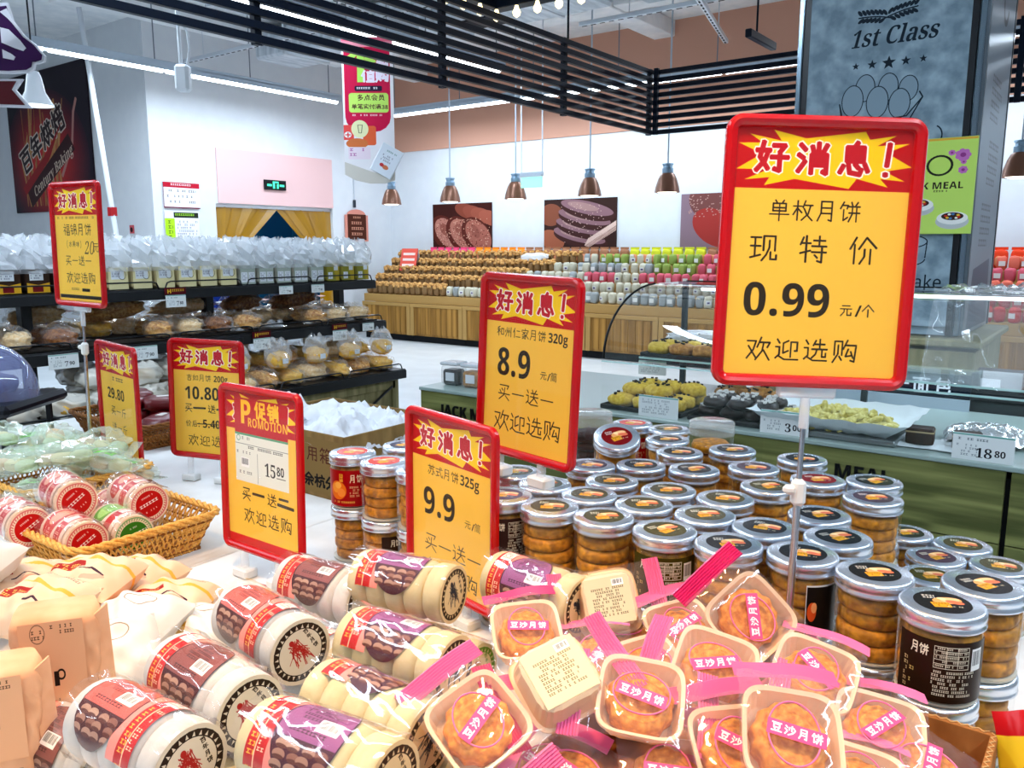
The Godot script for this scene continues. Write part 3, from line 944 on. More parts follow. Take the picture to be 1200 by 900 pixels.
	p.han("多点会员", 28, 128, 13, 1.5, Color(0.30, 0.20, 0.15), 1.08)
	p.han("单笔实付满", 17, 149, 11, 1.4, Color(0.30, 0.20, 0.15), 1.06)
	p.text("38", 76, 160, 12, Color(0.30, 0.20, 0.15))
	p.small(18, 172, 68, 7, 6, Color(0.97, 0.9, 0.92), 8)
	p.rr(-4, 196, 24, 34, 5, Color(0.93, 0.32, 0.30))
	p.ell(8, 218, 7, 7, Color(0.95, 0.95, 0.95))
	p.rect(7, 213, 2.4, 11, Color(0.9, 0.2, 0.2))
	p.rect(2.5, 217, 11, 2.4, Color(0.9, 0.2, 0.2))
	p.rr(38, 198, 26, 44, 5, Color(0.92, 0.40, 0.24))
	p.ell(32, 205, 17, 20, Color(0.93, 0.92, 0.72))
	p.line([Vector2(28, 196), Vector2(30, 214), Vector2(35, 214), Vector2(37, 196), Vector2(28, 196)], 1.2, Color(0.25, 0.3, 0.2))
	p.ell(26, 238, 22, 12, Color(0.86, 0.47, 0.26))
	p.rr(8, 246, 44, 28, 3, Color(0.94, 0.86, 0.90))
	p.small(11, 249, 38, 22, 11, Color(0.72, 0.38, 0.62), 5)
	p.poly([Vector2(0, 280), Vector2(60, 305), Vector2(100, 300), Vector2(100, 330), Vector2(0, 330)], Color(0.83, 0.80, 0.76))
	t = thing("hanging_banner", "red and white hanging sale banner with big yellow-green numeral", "banner", Vector3(-5.69, 2.0, -5.43), 0.64)
	# board with a rounded foot, print on its face
	var w := 0.46
	var h := 1.28
	var bo := [Vector2(-w / 2, h), Vector2(-w / 2, 0.08), Vector2(-w * 0.3, 0.03), Vector2(0, 0.0), Vector2(w * 0.3, 0.0), Vector2(w / 2, 0.03), Vector2(w / 2, h)]
	g = Geo.new()
	g.prism(bo, -0.006, 0.004)
	part("board", g, mat(Color(0.9, 0.9, 0.92)), t)
	g = Geo.new()
	var ix := Geometry2D.triangulate_polygon(PackedVector2Array(bo))
	for k in range(0, ix.size(), 3):
		var vv := []
		var uu := []
		for j in 3:
			var q: Vector2 = bo[ix[k + j]]
			vv.append(Vector3(q.x, q.y, 0.0055))
			uu.append(Vector2(q.x / w + 0.5, 1.0 - q.y / h))
		g.tri(vv[0], vv[1], vv[2], Vector3.BACK, Vector3.BACK, Vector3.BACK, uu[0], uu[1], uu[2])
	part("print", g, printed(p.tex(), 0.4), t)
	p = Pic.new(self, 60, 80, 4, Color(0.88, 0.90, 0.93))
	p.small(18, 12, 30, 8, 7, Color(0.3, 0.5, 0.45), 2)
	p.small(12, 26, 36, 22, 7, Color(0.5, 0.5, 0.55), 3)
	p.ell(34, 58, 9, 6, Color(0.80, 0.45, 0.30))
	p.ell(22, 56, 6, 5, Color(0.75, 0.20, 0.22))
	var og := Geo.new()
	og.box(Vector3.ZERO, Vector3(0.21, 0.27, 0.014), 0.003)
	var ob := part("egg_box_board", og, mat(Color(0.9, 0.92, 0.94)), t)
	ob.position = Vector3(0.16, 0.20, 0.02)
	ob.rotation.z = -0.5
	og = Geo.new()
	og.quad(Vector3(-0.1, 0.13, 0.009), Vector3(0.1, 0.13, 0.009), Vector3(0.1, -0.13, 0.009), Vector3(-0.1, -0.13, 0.009), Vector3.BACK)
	part("print", og, printed(p.tex(), 0.4), ob)
	for sx in [-0.18, 0.18]:
		g = Geo.new()
		g.tube([Vector3(sx, h - 0.02, 0), Vector3(sx, 2.3, 0)], 0.004, 5)
		part("cable", g, mat(Color(0.5, 0.5, 0.52)), t)

# ------------------------------------------------------------------ the white sale tables
func build_table() -> void:
	var topm := tri_mat(noise_tex(Color(0.86, 0.86, 0.85), Color(0.91, 0.91, 0.90), 256, 256, 0.02), Vector3(1.5, 1.5, 1.5), 0.35, true)
	var whitem := mat(Color(0.84, 0.84, 0.83), 0.5)
	for d in [[-3.05, -1.417, "long white sale table under the baskets and bread bags"], [-1.413, 0.25, "long white sale table under the moon cake jars"]]:
		var w: float = d[1] - d[0]
		var t := thing("sale_table", d[2], "table", Vector3((d[0] + d[1]) / 2, 0, -0.75))
		part("tabletop", bx(Vector3(w, 0.03, 2.1), Vector3(0, TABLE - 0.015, 0), 0.002), topm, t)
		part("apron", bx(Vector3(w - 0.06, 0.12, 2.04), Vector3(0, TABLE - 0.092, 0), 0.003), whitem, t)
		for sx in [-1, 1]:
			for sz in [-1, 1]:
				part("leg", bx(Vector3(0.06, TABLE - 0.15, 0.06), Vector3(sx * (w / 2 - 0.08), (TABLE - 0.15) / 2, sz * 0.96), 0.004), whitem, t)
		part("lower_shelf", bx(Vector3(w - 0.12, 0.03, 1.94), Vector3(0, 0.2, 0), 0.003), whitem, t)

# ------------------------------------------------------------------ price signs
const SW := 0.232
const SH := 0.318
const SIGN_RED := Color(0.72, 0.01, 0.05)
const INK := Color(0.16, 0.13, 0.09)
var frame_cache := {}

func sign_frame(m: Material) -> Mesh:
	if frame_cache.has(m): return frame_cache[m]
	var prof := [Vector2(0, -0.005), Vector2(0, 0.002), Vector2(0.002, 0.005), Vector2(0.006, 0.0065), Vector2(0.010, 0.005), Vector2(0.013, 0.003), Vector2(0.0145, -0.001), Vector2(0.0145, -0.005)]
	var outer := rrect(SW, SH, 0.019, 6)
	var g := Geo.new()
	var grid := []
	for k in outer.size():
		var q: Vector2 = outer[k]
		var c := Vector2(signf(q.x) * (SW / 2 - 0.019), signf(q.y) * (SH / 2 - 0.019))
		var d := (q - c).normalized()
		var row := []
		for e in prof:
			# inner side keeps a small corner radius
			var w: Vector2 = q - d * e.x
			row.append(Vector3(w.x, w.y, e.y))
		grid.append(row)
	# every ring point takes its normal away from the middle line of the moulding
	var a := grid.size()
	for i in a:
		var k := (i + 1) % a
		for j in prof.size() - 1:
			var e0: Vector2 = prof[j]
			var e1: Vector2 = prof[j + 1]
			var mid: Vector3 = (grid[i][0] + grid[k][0] + grid[i][7] + grid[k][7]) * 0.25 + Vector3(0, 0, 0.001)
			var out: Vector3 = (grid[i][j] + grid[k][j + 1]) * 0.5 - mid
			g.quad(grid[i][j], grid[k][j], grid[k][j + 1], grid[i][j + 1], out)
	g.prism(rrect(SW - 0.004, SH - 0.004, 0.018, 4), -0.005, -0.0035)
	frame_cache[m] = g.mesh(m)
	return frame_cache[m]

func sign_pic(body: Color) -> Pic:
	var p := Pic.new(self, 208, 294, 3, body)
	return p

func good_news(p: Pic) -> void:
	p.rect(0, 0, 208, 72, Color(0.74, 0.01, 0.05))
	p.burst(104, 37, 102, 33, 13, 0.24, Color(0.97, 0.80, 0.05))
	for w in [[9.6, Color(0.98, 0.95, 0.90)], [6.0, Color(0.74, 0.05, 0.12)]]:
		p.han("好消息", 24, 17, 38, w[0], w[1], 1.28)
		p.line([Vector2(179, 18), Vector2(177, 42)], w[0] * 1.05, w[1])
		p.line([Vector2(176, 52), Vector2(176, 53)], w[0] * 1.1, w[1])

func strike(p: Pic, a: Vector2, b: Vector2, w: float) -> void:
	p.line([a, b], w, Color(0.24, 0.20, 0.15))

func make_sign(label: String, p: Pic, red: Color, pos: Vector3, rot: Vector3, sc := 1.0) -> Node3D:
	var t := thing("price_sign", label, "sign", pos, 0.0, "red framed price signs on the sale table")
	t.rotation_degrees = rot
	t.scale = Vector3.ONE * sc
	part("frame", sign_frame(mat(red, 0.22)), null, t)
	var g := Geo.new()
	var w := SW / 2 - 0.012
	var h := SH / 2 - 0.012
	g.quad(Vector3(-w, h, -0.0025), Vector3(w, h, -0.0025), Vector3(w, -h, -0.0025), Vector3(-w, -h, -0.0025), Vector3.BACK)
	part("paper", g, printed(p.tex(), 0.42), t)
	g = Geo.new()
	g.quad(Vector3(-w, h, 0.0005), Vector3(w, h, 0.0005), Vector3(w, -h, 0.0005), Vector3(-w, -h, 0.0005), Vector3.BACK)
	part("cover", g, clear(Color(1, 1, 1), 0.008, 0.05, 0.36), t)
	return t

func sign_feet(t: Node3D, drop: float) -> void:
	for s in [-0.055, 0.045]:
		var y := -SH / 2
		part("foot", bx(Vector3(0.042, 0.018, 0.03), Vector3(s, y - drop + 0.009, 0), 0.003), mat(Color(0.86, 0.87, 0.86), 0.3), t)
		part("clip", bx(Vector3(0.014, drop - 0.010, 0.012), Vector3(s, y - (drop - 0.018) / 2, 0), 0.002), clear(Color(0.95, 0.97, 0.98), 0.25), t)

func sign_pole(t: Node3D, length: float, clamp_at: float) -> void:
	var y := -SH / 2
	var steel := mat(Color(0.72, 0.73, 0.75), 0.2, 0.95)
	part("clip", bx(Vector3(0.07, 0.022, 0.012), Vector3(0, y - 0.002, -0.004), 0.003), clear(Color(0.95, 0.97, 0.98), 0.35), t)
	var g := Geo.new()
	g.tube([Vector3(0, y - 0.012, -0.004), Vector3(0, y - 0.05, -0.004)], 0.006, 10)
	part("socket", g, clear(Color(0.93, 0.95, 0.97), 0.45), t)
	g = Geo.new()
	g.tube([Vector3(0, y - 0.045, -0.004), Vector3(0, y - clamp_at, -0.004)], 0.0032, 10)
	part("pole", g, steel, t)
	g = Geo.new()
	g.tube([Vector3(0, y - clamp_at, -0.004), Vector3(0, y - length, -0.004)], 0.0045, 10)
	part("pole", g, steel, t)
	g = Geo.new()
	g.box(Vector3(0, y - clamp_at, -0.004), Vector3(0.017, 0.034, 0.017), 0.005)
	g.box(Vector3(-0.012, y - clamp_at + 0.004, 0), Vector3(0.016, 0.012, 0.012), 0.004)
	part("clamp", g, mat(Color(0.88, 0.88, 0.86), 0.4), t)
	g = Geo.new()
	g.lathe([Vector2(0.0, 0.008), Vector2(0.012, 0.008), Vector2(0.028, 0.004), Vector2(0.03, 0.0)], 24, Vector3(0, y - length, -0.004))
	part("base", g, mat(Color(0.86, 0.86, 0.85), 0.35), t)

func build_signs() -> void:
	var gold := Color(0.97, 0.765, 0.27)
	# 0.99
	var p := sign_pic(gold)
	good_news(p)
	p.han("单枚月饼", 44, 84, 25, 1.9, INK, 1.10)
	p.han("现特价", 24, 124, 34, 2.4, INK, 1.72)
	p.text("0.99", 20, 221, 54, INK, true, 1.0)
	p.han("元", 136, 204, 15, 1.4, INK)
	p.text("/", 154, 219, 19, INK, true)
	p.han("个", 162, 204, 15, 1.4, INK)
	p.han("欢迎选购", 28, 246, 30, 2.1, INK, 1.14)
	var t := make_sign("large red framed sign reading 0.99 on a steel pole", p, SIGN_RED, Vector3(-0.299, 1.412, -1.003), Vector3(-2.9, 34.9, -1.9))
	sign_pole(t, 0.445, 0.13)
	# 8.9
	p = sign_pic(gold)
	good_news(p)
	p.han("和州仁家月饼", 28, 80, 18, 1.4, INK, 1.08)
	p.text("320g", 148, 97, 22, INK, true, 0.9)
	p.text("8.9", 30, 165, 66, INK, true, 0.9)
	p.han("元", 134, 146, 15, 1.2, INK)
	p.text("/", 150, 161, 17, INK, true)
	p.han("筒", 157, 146, 15, 1.2, INK)
	p.han("买一送一", 36, 180, 30, 2.0, INK, 1.12)
	p.han("欢迎选购", 28, 226, 38, 2.4, INK, 1.04)
	t = make_sign("red framed sign reading 8.9 standing on the jar lids", p, SIGN_RED, Vector3(-0.804, 1.217, -1.115), Vector3(-1.6, -7.8, -1.7))
	sign_feet(t, 0.037)
	# 9.9
	p = sign_pic(gold)
	good_news(p)
	p.han("苏式月饼", 44, 82, 19, 1.5, INK, 1.08)
	p.text("325g", 128, 100, 24, INK, true, 0.9)
	p.text("9.9", 30, 172, 66, INK, true, 0.95)
	p.han("元", 140, 156, 15, 1.1, INK)
	p.text("/", 157, 171, 17, INK, true)
	p.han("筒", 164, 156, 15, 1.1, INK)
	p.han("买一送一", 34, 206, 34, 2.0, INK, 1.1)
	p.han("欢迎选购", 28, 250, 34, 2.2, INK, 1.08)
	t = make_sign("red framed sign reading 9.9 in front of the left jars", p, SIGN_RED, Vector3(-0.856, 0.998, -0.973), Vector3(0.9, -9.3, -2.0), 0.985)
	sign_feet(t, 0.037)
	# 15.80
	p = sign_pic(gold)
	good_news(p)
	p.rect(28, 12, 152, 66, Color(0.74, 0.06, 0.09))
	p.text("P", 42, 60, 62, Color(0.98, 0.76, 0.12), true, 1.0)
	p.text("ROMOTION", 66, 64, 23, Color(0.97, 0.74, 0.18), true, 0.9)
	p.han("促销", 88, 15, 32, 5.0, Color(0.98, 0.76, 0.12), 1.14)
	p.rect(28, 78, 152, 92, Color(0.90, 0.91, 0.86))
	p.rect(28, 78, 152, 4, Color(0.35, 0.62, 0.45))
	p.arc(38, 88, 5, 5, 0, TAU, 1.4, Color(0.3, 0.6, 0.42))
	p.small(48, 85, 24, 7, 8, Color(0.3, 0.3, 0.3), 3)
	p.rect(28, 98, 152, 1, Color(0.4, 0.45, 0.42))
	p.small(62, 101, 110, 7, 7.5, Color(0.15, 0.15, 0.15), 9)
	p.small(32, 112, 48, 8, 8, Color(0.35, 0.35, 0.35), 5)
	p.barcode(44, 124, 24, 18)
	p.small(32, 150, 44, 8, 8, Color(0.35, 0.35, 0.35), 6)
	p.rect(92, 112, 1, 56, Color(0.4, 0.45, 0.42))
	p.text("15", 112, 150, 34, Color(0.12, 0.12, 0.12), true, 0.85, "Droid Serif")
	p.text("80", 146, 144, 23, Color(0.12, 0.12, 0.12), true, 0.85)
	p.rect(146, 148, 25, 1.2, Color(0.12, 0.12, 0.12))
	p.han("买", 44, 180, 26, 2.2, INK)
	strike(p, Vector2(76, 190), Vector2(108, 190), 5.0)
	p.han("送", 118, 180, 26, 2.2, INK)
	strike(p, Vector2(152, 186), Vector2(176, 186), 4.5)
	strike(p, Vector2(148, 197), Vector2(190, 199), 6.0)
	p.han("欢迎选购", 48, 218, 31, 2.2, INK, 1.14)
	p.rect(0, 276, 208, 18, Color(0.83, 0.10, 0.10))
	t = make_sign("red framed promotion sign with white price card reading 15.80", p, SIGN_RED, Vector3(-1.233, 1.013, -0.884), Vector3(-1.3, 0.8, -0.3))
	sign_feet(t, 0.049)
	# 10.80
	p = sign_pic(gold)
	good_news(p)
	p.han("吉如月饼", 42, 82, 18, 1.4, INK, 1.08)
	p.text("200g", 126, 99, 22, INK, true, 0.9)
	p.text("10.80", 34, 148, 46, INK, true, 0.95)
	p.han("买", 34, 160, 24, 2.0, INK)
	strike(p, Vector2(62, 172), Vector2(98, 171), 5)
	p.han("送", 106, 160, 24, 2.0, INK)
	strike(p, Vector2(134, 172), Vector2(164, 171), 5)
	p.han("价后", 36, 206, 17, 1.6, INK, 1.1)
	p.text(":", 74, 222, 20, INK)
	p.text("5.40", 88, 223, 30, INK, true, 0.95)
	strike(p, Vector2(72, 214), Vector2(146, 212), 2.6)
	p.han("欢迎选购", 42, 242, 32, 2.2, INK, 1.14)
	t = make_sign("red framed sign reading 10.80 at the back of the white table", p, SIGN_RED, Vector3(-1.91, 1.026, -1.214), Vector3(-1.7, 19.7, -0.8))
	sign_feet(t, 0.062)
	# 29.80
	p = sign_pic(gold)
	good_news(p)
	p.small(50, 82, 96, 16, 16, Color(0.35, 0.28, 0.15), 7)
	p.text("29.80", 36, 142, 40, INK, true, 1.0)
	p.han("买一斤", 52, 162, 26, 1.9, INK, 1.15)
	p.han("送一斤", 52, 208, 26, 1.9, INK, 1.15)
	p.han("欢迎选购", 34, 252, 30, 2.0, INK, 1.14)
	t = make_sign("red framed sign reading 29.80 behind the basket rim", p, SIGN_RED, Vector3(-2.127, 1.013, -1.092), Vector3(0.6, -3.8, -2.0))
	sign_feet(t, 0.049)
	# fruit flavour sign on a pole
	p = sign_pic(gold)
	good_news(p)
	p.small(14, 76, 176, 8, 9, Color(0.35, 0.25, 0.15), 11)
	p.han("福锦月饼", 40, 94, 30, 2.2, INK, 1.10)
	p.han("水果味", 62, 138, 15, 1.2, INK, 1.12)
	p.arc(58, 146, 5, 10, PI * 0.6, PI * 1.4, 1.3, INK)
	p.arc(114, 146, 5, 10, -PI * 0.4, PI * 0.4, 1.3, INK)
	p.text("20", 132, 170, 44, INK, false, 0.9, "Droid Serif", 0.2)
	p.han("元", 174, 140, 26, 2.0, INK)
	p.han("买一送一", 42, 174, 27, 2.0, INK, 1.15)
	p.han("欢迎选购", 42, 216, 31, 2.2, INK, 1.10)
	p.small(62, 258, 44, 9, 9, Color(0.35, 0.25, 0.15), 12)
	p.rect(112, 258, 36, 8, Color(0.12, 0.1, 0.08))
	p.rect(6, 276, 194, 9, Color(0.14, 0.12, 0.10))
	t = make_sign("red framed sign with handwritten 20 on a thin pole at the left", p, SIGN_RED, Vector3(-2.172, 1.427, -1.04), Vector3(-1.0, 3.4, -0.7))
	sign_pole(t, 0.46, 0.11)

# ------------------------------------------------------------------ jars of moon cakes
func lid_pic(bg: Color) -> ImageTexture:
	var p := Pic.new(self, 100, 100, 2.2, bg)
	p.ell(60, 42, 27, 15, Color(0.88, 0.62, 0.36), -0.2)
	p.ell(66, 38, 18, 10, Color(0.95, 0.74, 0.52), -0.2)
	p.ell(72, 48, 16, 8, Color(0.86, 0.44, 0.30), 0.3)
	p.ell(52, 34, 8, 5, Color(0.97, 0.84, 0.62), 0.2)
	p.t = Transform2D(-0.12, Vector2(4, 10))
	p.rect(18, 46, 32, 22, Color(0.86, 0.60, 0.12))
	p.small(21, 49, 26, 16, 8, Color(0.35, 0.2, 0.05), 4)
	p.t = Transform2D()
	p.small(20, 20, 24, 20, 9, Color(0.92, 0.90, 0.84), 5, 0.9)
	p.small(48, 66, 34, 10, 7, Color(0.85, 0.80, 0.66), 6)
	return p.tex()

func body_pic(bg: Color, style: String) -> ImageTexture:
	var p := Pic.new(self, 200, 100, 3.2, bg)
	if style == "red":
		p.ell(58, 56, 34, 26, Color(0.90, 0.45, 0.10))
		p.ell(50, 50, 18, 14, Color(0.96, 0.62, 0.20))
		p.ell(72, 62, 16, 12, Color(0.95, 0.58, 0.22))
		p.ell(60, 42, 14, 9, Color(0.98, 0.72, 0.30))
		p.rect(66, 10, 14, 22, Color(0.88, 0.62, 0.18))
		p.small(68, 12, 10, 18, 8, Color(0.5, 0.05, 0.05), 2)
		p.han("月饼", 104, 12, 22, 2.6, Color(0.95, 0.88, 0.75))
		p.small(40, 86, 90, 8, 8, Color(0.93, 0.75, 0.30), 3)
		p.small(104, 44, 40, 30, 8, Color(0.9, 0.7, 0.5), 4)
	elif style == "side":
		p.rect(0, 0, 3, 100, Color(0.9, 0.9, 0.88))
		p.rect(0, 0, 200, 3, Color(0.9, 0.9, 0.88))
		p.rect(0, 96, 200, 4, Color(0.9, 0.9, 0.88))
		p.ell(30, 50, 22, 18, Color(0.85, 0.32, 0.12))
		p.ell(40, 42, 14, 10, Color(0.95, 0.62, 0.38))
	else:
		var c := Color(0.93, 0.91, 0.82)
		p.han("月", 30, 10, 18, 2.2, c)
		p.han("饼", 48, 10, 18, 2.2, c)
		p.small(30, 44, 8, 50, 10, Color(0.85, 0.72, 0.40), 6)
		p.small(16, 40, 8, 54, 9, Color(0.80, 0.70, 0.50), 8)
		for k in 6: p.rect(76, 8 + k * 7, 66, 0.8, c)
		for k in 4: p.rect(76 + k * 22, 8, 0.8, 36, c)
		for k in 5: p.small(79, 10 + k * 7, 60, 5, 5, c, 20 + k)
		p.small(74, 48, 84, 46, 6.2, c, 9)
		p.barcode(150, 12, 28, 36)
	return p.tex()

func label_geo(r: float, y0: float, y1: float, a0: float, a1: float, seg := 14) -> Geo:
	var g := Geo.new()
	for k in seg:
		var b0 := lerpf(a0, a1, float(k) / seg)
		var b1 := lerpf(a0, a1, float(k + 1) / seg)
		# angles run so that print reads left to right from outside
		var d0 := Vector3(sin(b0), 0, cos(b0))
		var d1 := Vector3(sin(b1), 0, cos(b1))
		var u0 := float(k) / seg
		var u1 := float(k + 1) / seg
		g.tri(d0 * r + Vector3(0, y1, 0), d1 * r + Vector3(0, y1, 0), d1 * r + Vector3(0, y0, 0), d0, d1, d1, Vector2(u0, 0), Vector2(u1, 0), Vector2(u1, 1))
		g.tri(d0 * r + Vector3(0, y1, 0), d1 * r + Vector3(0, y0, 0), d0 * r + Vector3(0, y0, 0), d0, d1, d0, Vector2(u0, 0), Vector2(u1, 1), Vector2(u0, 1))
	return g

const JARS := [
[-0.787, -1.031, 2, "p", "brown", "front"], [-0.693, -1.025, 2, "o", "cakes", "front"], [-0.600, -1.033, 2, "o", "cakes", "front"], [-0.500, -1.035, 2, "o", "olive", "front"],
[-0.405, -1.037, 2, "d", "cakes", "front"], [-0.312, -1.061, 2, "d", "side", "front"], [-0.219, -1.048, 2, "d", "cakes", "front"], [-0.135, -1.000, 2, "d", "dark", "front"],
[-0.770, -1.123, 2, "o", "cakes", "second"], [-0.677, -1.117, 2, "o", "cakes", "second"], [-0.581, -1.125, 2, "o", "cakes", "second"], [-0.482, -1.134, 2, "o", "cakes", "second"],
[-0.389, -1.131, 2, "d", "cakes", "second"], [-0.292, -1.152, 2, "d", "cakes", "second"], [-0.105, -1.088, 2, "d", "cakes", "second"], [-0.857, -1.157, 2, "o", "cakes", "third"],
[-0.688, -1.210, 2, "o", "cakes", "third"], [-0.584, -1.218, 2, "o", "cakes", "third"], [-0.490, -1.231, 2, "o", "cakes", "third"], [-0.343, -1.238, 2, "d", "cakes", "third"],
[-0.772, -1.277, 2, "p", "cakes", "fourth"], [-0.697, -1.333, 2, "d", "cakes", "fourth"], [-0.605, -1.365, 2, "d", "cakes", "fourth"], [-0.458, -1.339, 2, "o", "cakes", "fourth"],
[-0.299, -1.377, 2, "p", "cakes", "fourth"], [-0.682, -1.466, 2, "d", "cakes", "fifth"], [-0.522, -1.442, 2, "p", "cakes", "fifth"], [-0.403, -1.432, 2, "r", "cakes", "fifth"],
[-0.321, -1.479, 2, "d", "cakes", "fifth"], [-0.751, -1.553, 2, "d", "cakes", "sixth"], [-0.606, -1.549, 2, "d", "cakes", "sixth"], [-0.470, -1.558, 2, "d", "cakes", "sixth"],
[-0.793, -1.646, 2, "o", "cakes", "back"], [-0.187, -1.555, 1, "o", "cakes", "right"], [-0.214, -1.465, 1, "p", "cakes", "right"], [-0.280, -1.563, 1, "d", "cakes", "right"],
[-0.122, -1.484, 1, "o", "cakes", "right"], [-0.205, -1.372, 1, "o", "cakes", "right"], [-1.202, -1.078, 2, "R", "red", "left"], [-1.099, -1.064, 2, "R", "cakes", "left"],
[-1.159, -1.181, 2, "P", "cakes", "left"], [-1.003, -1.062, 2, "d", "cakes", "left"]
]
const ORD := ["first", "second", "third", "fourth", "fifth", "sixth", "seventh", "eighth", "ninth"]

func build_jars() -> void:
	var alu := mat(Color(0.87, 0.90, 0.94), 0.27, 0.92)
	var glass := clear(Color(0.93, 0.97, 0.95), 0.012, 0.03, 0.45)
	var cake_m := [tri_mat(noise_tex(Color(0.50, 0.29, 0.04), Color(0.92, 0.64, 0.17), 128, 128, 0.03), Vector3(14, 14, 14), 0.45), tri_mat(noise_tex(Color(0.56, 0.34, 0.05), Color(0.88, 0.60, 0.14), 128, 128, 0.04, 1, 1, 5), Vector3(14, 14, 14), 0.45)]
	var lids := {"d": lid_pic(Color(0.10, 0.09, 0.09)), "o": lid_pic(Color(0.26, 0.24, 0.07)), "p": lid_pic(Color(0.28, 0.20, 0.27)), "r": lid_pic(Color(0.46, 0.05, 0.07)), "R": lid_pic(Color(0.80, 0.28, 0.24)), "P": lid_pic(Color(0.12, 0.12, 0.26))}
	var lid_m := {}
	for k in lids: lid_m[k] = printed(lids[k], 0.25)
	var words := {"d": "black-printed", "o": "olive-printed", "p": "purple-printed", "r": "red-printed", "R": "red-ringed", "P": "navy-printed"}
	var body := {"red": body_pic(Color(0.62, 0.03, 0.05), "red"), "olive": body_pic(Color(0.24, 0.21, 0.04), "text"), "dark": body_pic(Color(0.16, 0.09, 0.05), "text"), "brown": body_pic(Color(0.20, 0.12, 0.11), "text"), "side": body_pic(Color(0.09, 0.07, 0.06), "side")}
	# shared meshes
	var lg := Geo.new()
	lg.lathe([Vector2(0.0455, 0.0885), Vector2(0.0465, 0.0895), Vector2(0.0465, 0.0915), Vector2(0.0452, 0.0935), Vector2(0.0452, 0.0965), Vector2(0.0462, 0.0985), Vector2(0.0462, 0.1035), Vector2(0.0450, 0.1065), Vector2(0.0425, 0.108), Vector2(0.0, 0.108)], 40)
	var lid_mesh := lg.mesh(alu)
	var bg := Geo.new()
	bg.lathe([Vector2(0.0, 0.002), Vector2(0.040, 0.002), Vector2(0.0435, 0.005), Vector2(0.0442, 0.012), Vector2(0.0442, 0.080), Vector2(0.0425, 0.0865), Vector2(0.0418, 0.0885)], 36)
	var body_mesh := bg.mesh(glass)
	bg = Geo.new()
	bg.lathe([Vector2(0.0, 0.0), Vector2(0.039, 0.0), Vector2(0.0432, 0.002), Vector2(0.0438, 0.0045), Vector2(0.041, 0.005), Vector2(0.0, 0.005)], 30)
	var base_mesh := bg.mesh(mat(Color(0.78, 0.77, 0.70), 0.25))
	var cakes := []
	for c in 2:
		var cg := Geo.new()
		cg.lathe([Vector2(0, 0), Vector2(0.035, 0.0), Vector2(0.0385, 0.0016), Vector2(0.0395, 0.006), Vector2(0.0395, 0.0135), Vector2(0.0375, 0.0178), Vector2(0.034, 0.0192), Vector2(0.0, 0.0196)], 26, Vector3.ZERO, 0.4)
		cakes.append(cg.mesh(cake_m[c]))
	var pg := Geo.new()
	pg.disc(Vector3(0, 0.1081, 0), 0.0305, 32)
	var label_meshes := {}
	for k in body:
		var a := 1.25 if k != "side" else 0.6
		label_meshes[k] = label_geo(0.0446, 0.008, 0.080, -a, a).mesh(printed(body[k], 0.3))
	var inner := label_geo(0.0440, 0.008, 0.080, -1.25, 1.25).mesh(mat(Color(0.3, 0.28, 0.25)))
	var rows := {}
	var seen := {}
	var r := RandomNumberGenerator.new()
	r.seed = 77
	var wheres := {"front": "front row", "second": "second row", "third": "third row", "fourth": "fourth row", "fifth": "fifth row", "sixth": "sixth row", "back": "back row", "right": "low right group", "left": "stack by the 9.9 sign"}
	var make := func(label: String, group: String, at: Vector3, turn: float, lid: String, bd: String) -> Node3D:
		var t := thing("moon_cake_jar", label, "jar", at, turn, group)
		part("body", body_mesh, null, t)
		part("base", base_mesh, null, t)
		var l := part("lid", lid_mesh, null, t)
		part("lid_print", pg, lid_m[lid], l).rotation.y = -turn + 0.64 + r.randf_range(-0.6, 0.6)
		for c in 4:
			var o := part("moon_cake", cakes[(c + int(at.x * 100)) % 2 if at.x > 0 else (c + int(-at.x * 100)) % 2], null, t)
			o.position = Vector3(r.randf_range(-0.003, 0.003), 0.0052 + c * 0.0197, r.randf_range(-0.003, 0.003))
			o.rotation.y = r.randf() * TAU
		if body.has(bd): part("label", label_meshes[bd], null, t)
		return t
	for j in JARS:
		var row: String = j[5]
		var k: int = seen.get(row, 0)
		seen[row] = k + 1
		var desc: String = {"red": "jar with red paper label", "olive": "jar with olive text label", "dark": "jar with dark brown text label", "brown": "jar with purple-brown label", "side": "jar with black side label", "cakes": "clear jar"}[j[4]]
		var label := "%s, %s lid, %s from left, %s" % [desc, words[j[3]], ORD[k], wheres[row]]
		var turn := 0.64 + r.randf_range(-0.2, 0.2)
		var y := TABLE + (0.1082 if j[2] == 2 else 0.0)
		if j[4] == "olive": turn = 0.50
		elif j[4] == "dark": turn = 0.35
		elif j[4] == "brown": turn = 1.1
		elif j[4] == "red": turn = 0.62
		elif j[4] == "side": turn = 1.05
		make.call(label, "jars of moon cakes", Vector3(j[0], y, j[1]), turn, j[3], j[4])
		if j[2] == 2:
			var low := "lower jar under the %s jar of the %s" % [ORD[k], wheres[row]]
			make.call(low, "jars of the lower tier", Vector3(j[0], TABLE, j[1]), turn + 1.3, j[3], "dark" if row == "left" and k == 1 else "cakes")
	# tilted jar and wide jars with clear lids at the back
	var tj: Node3D = make.call("jar with red-printed lid lying tilted behind the 8.9 sign", "jars of moon cakes", Vector3(-0.800, TABLE + 0.150, -1.420), 0.64, "r", "cakes")
	tj.rotation = Vector3(0.40, 0.55, 0)
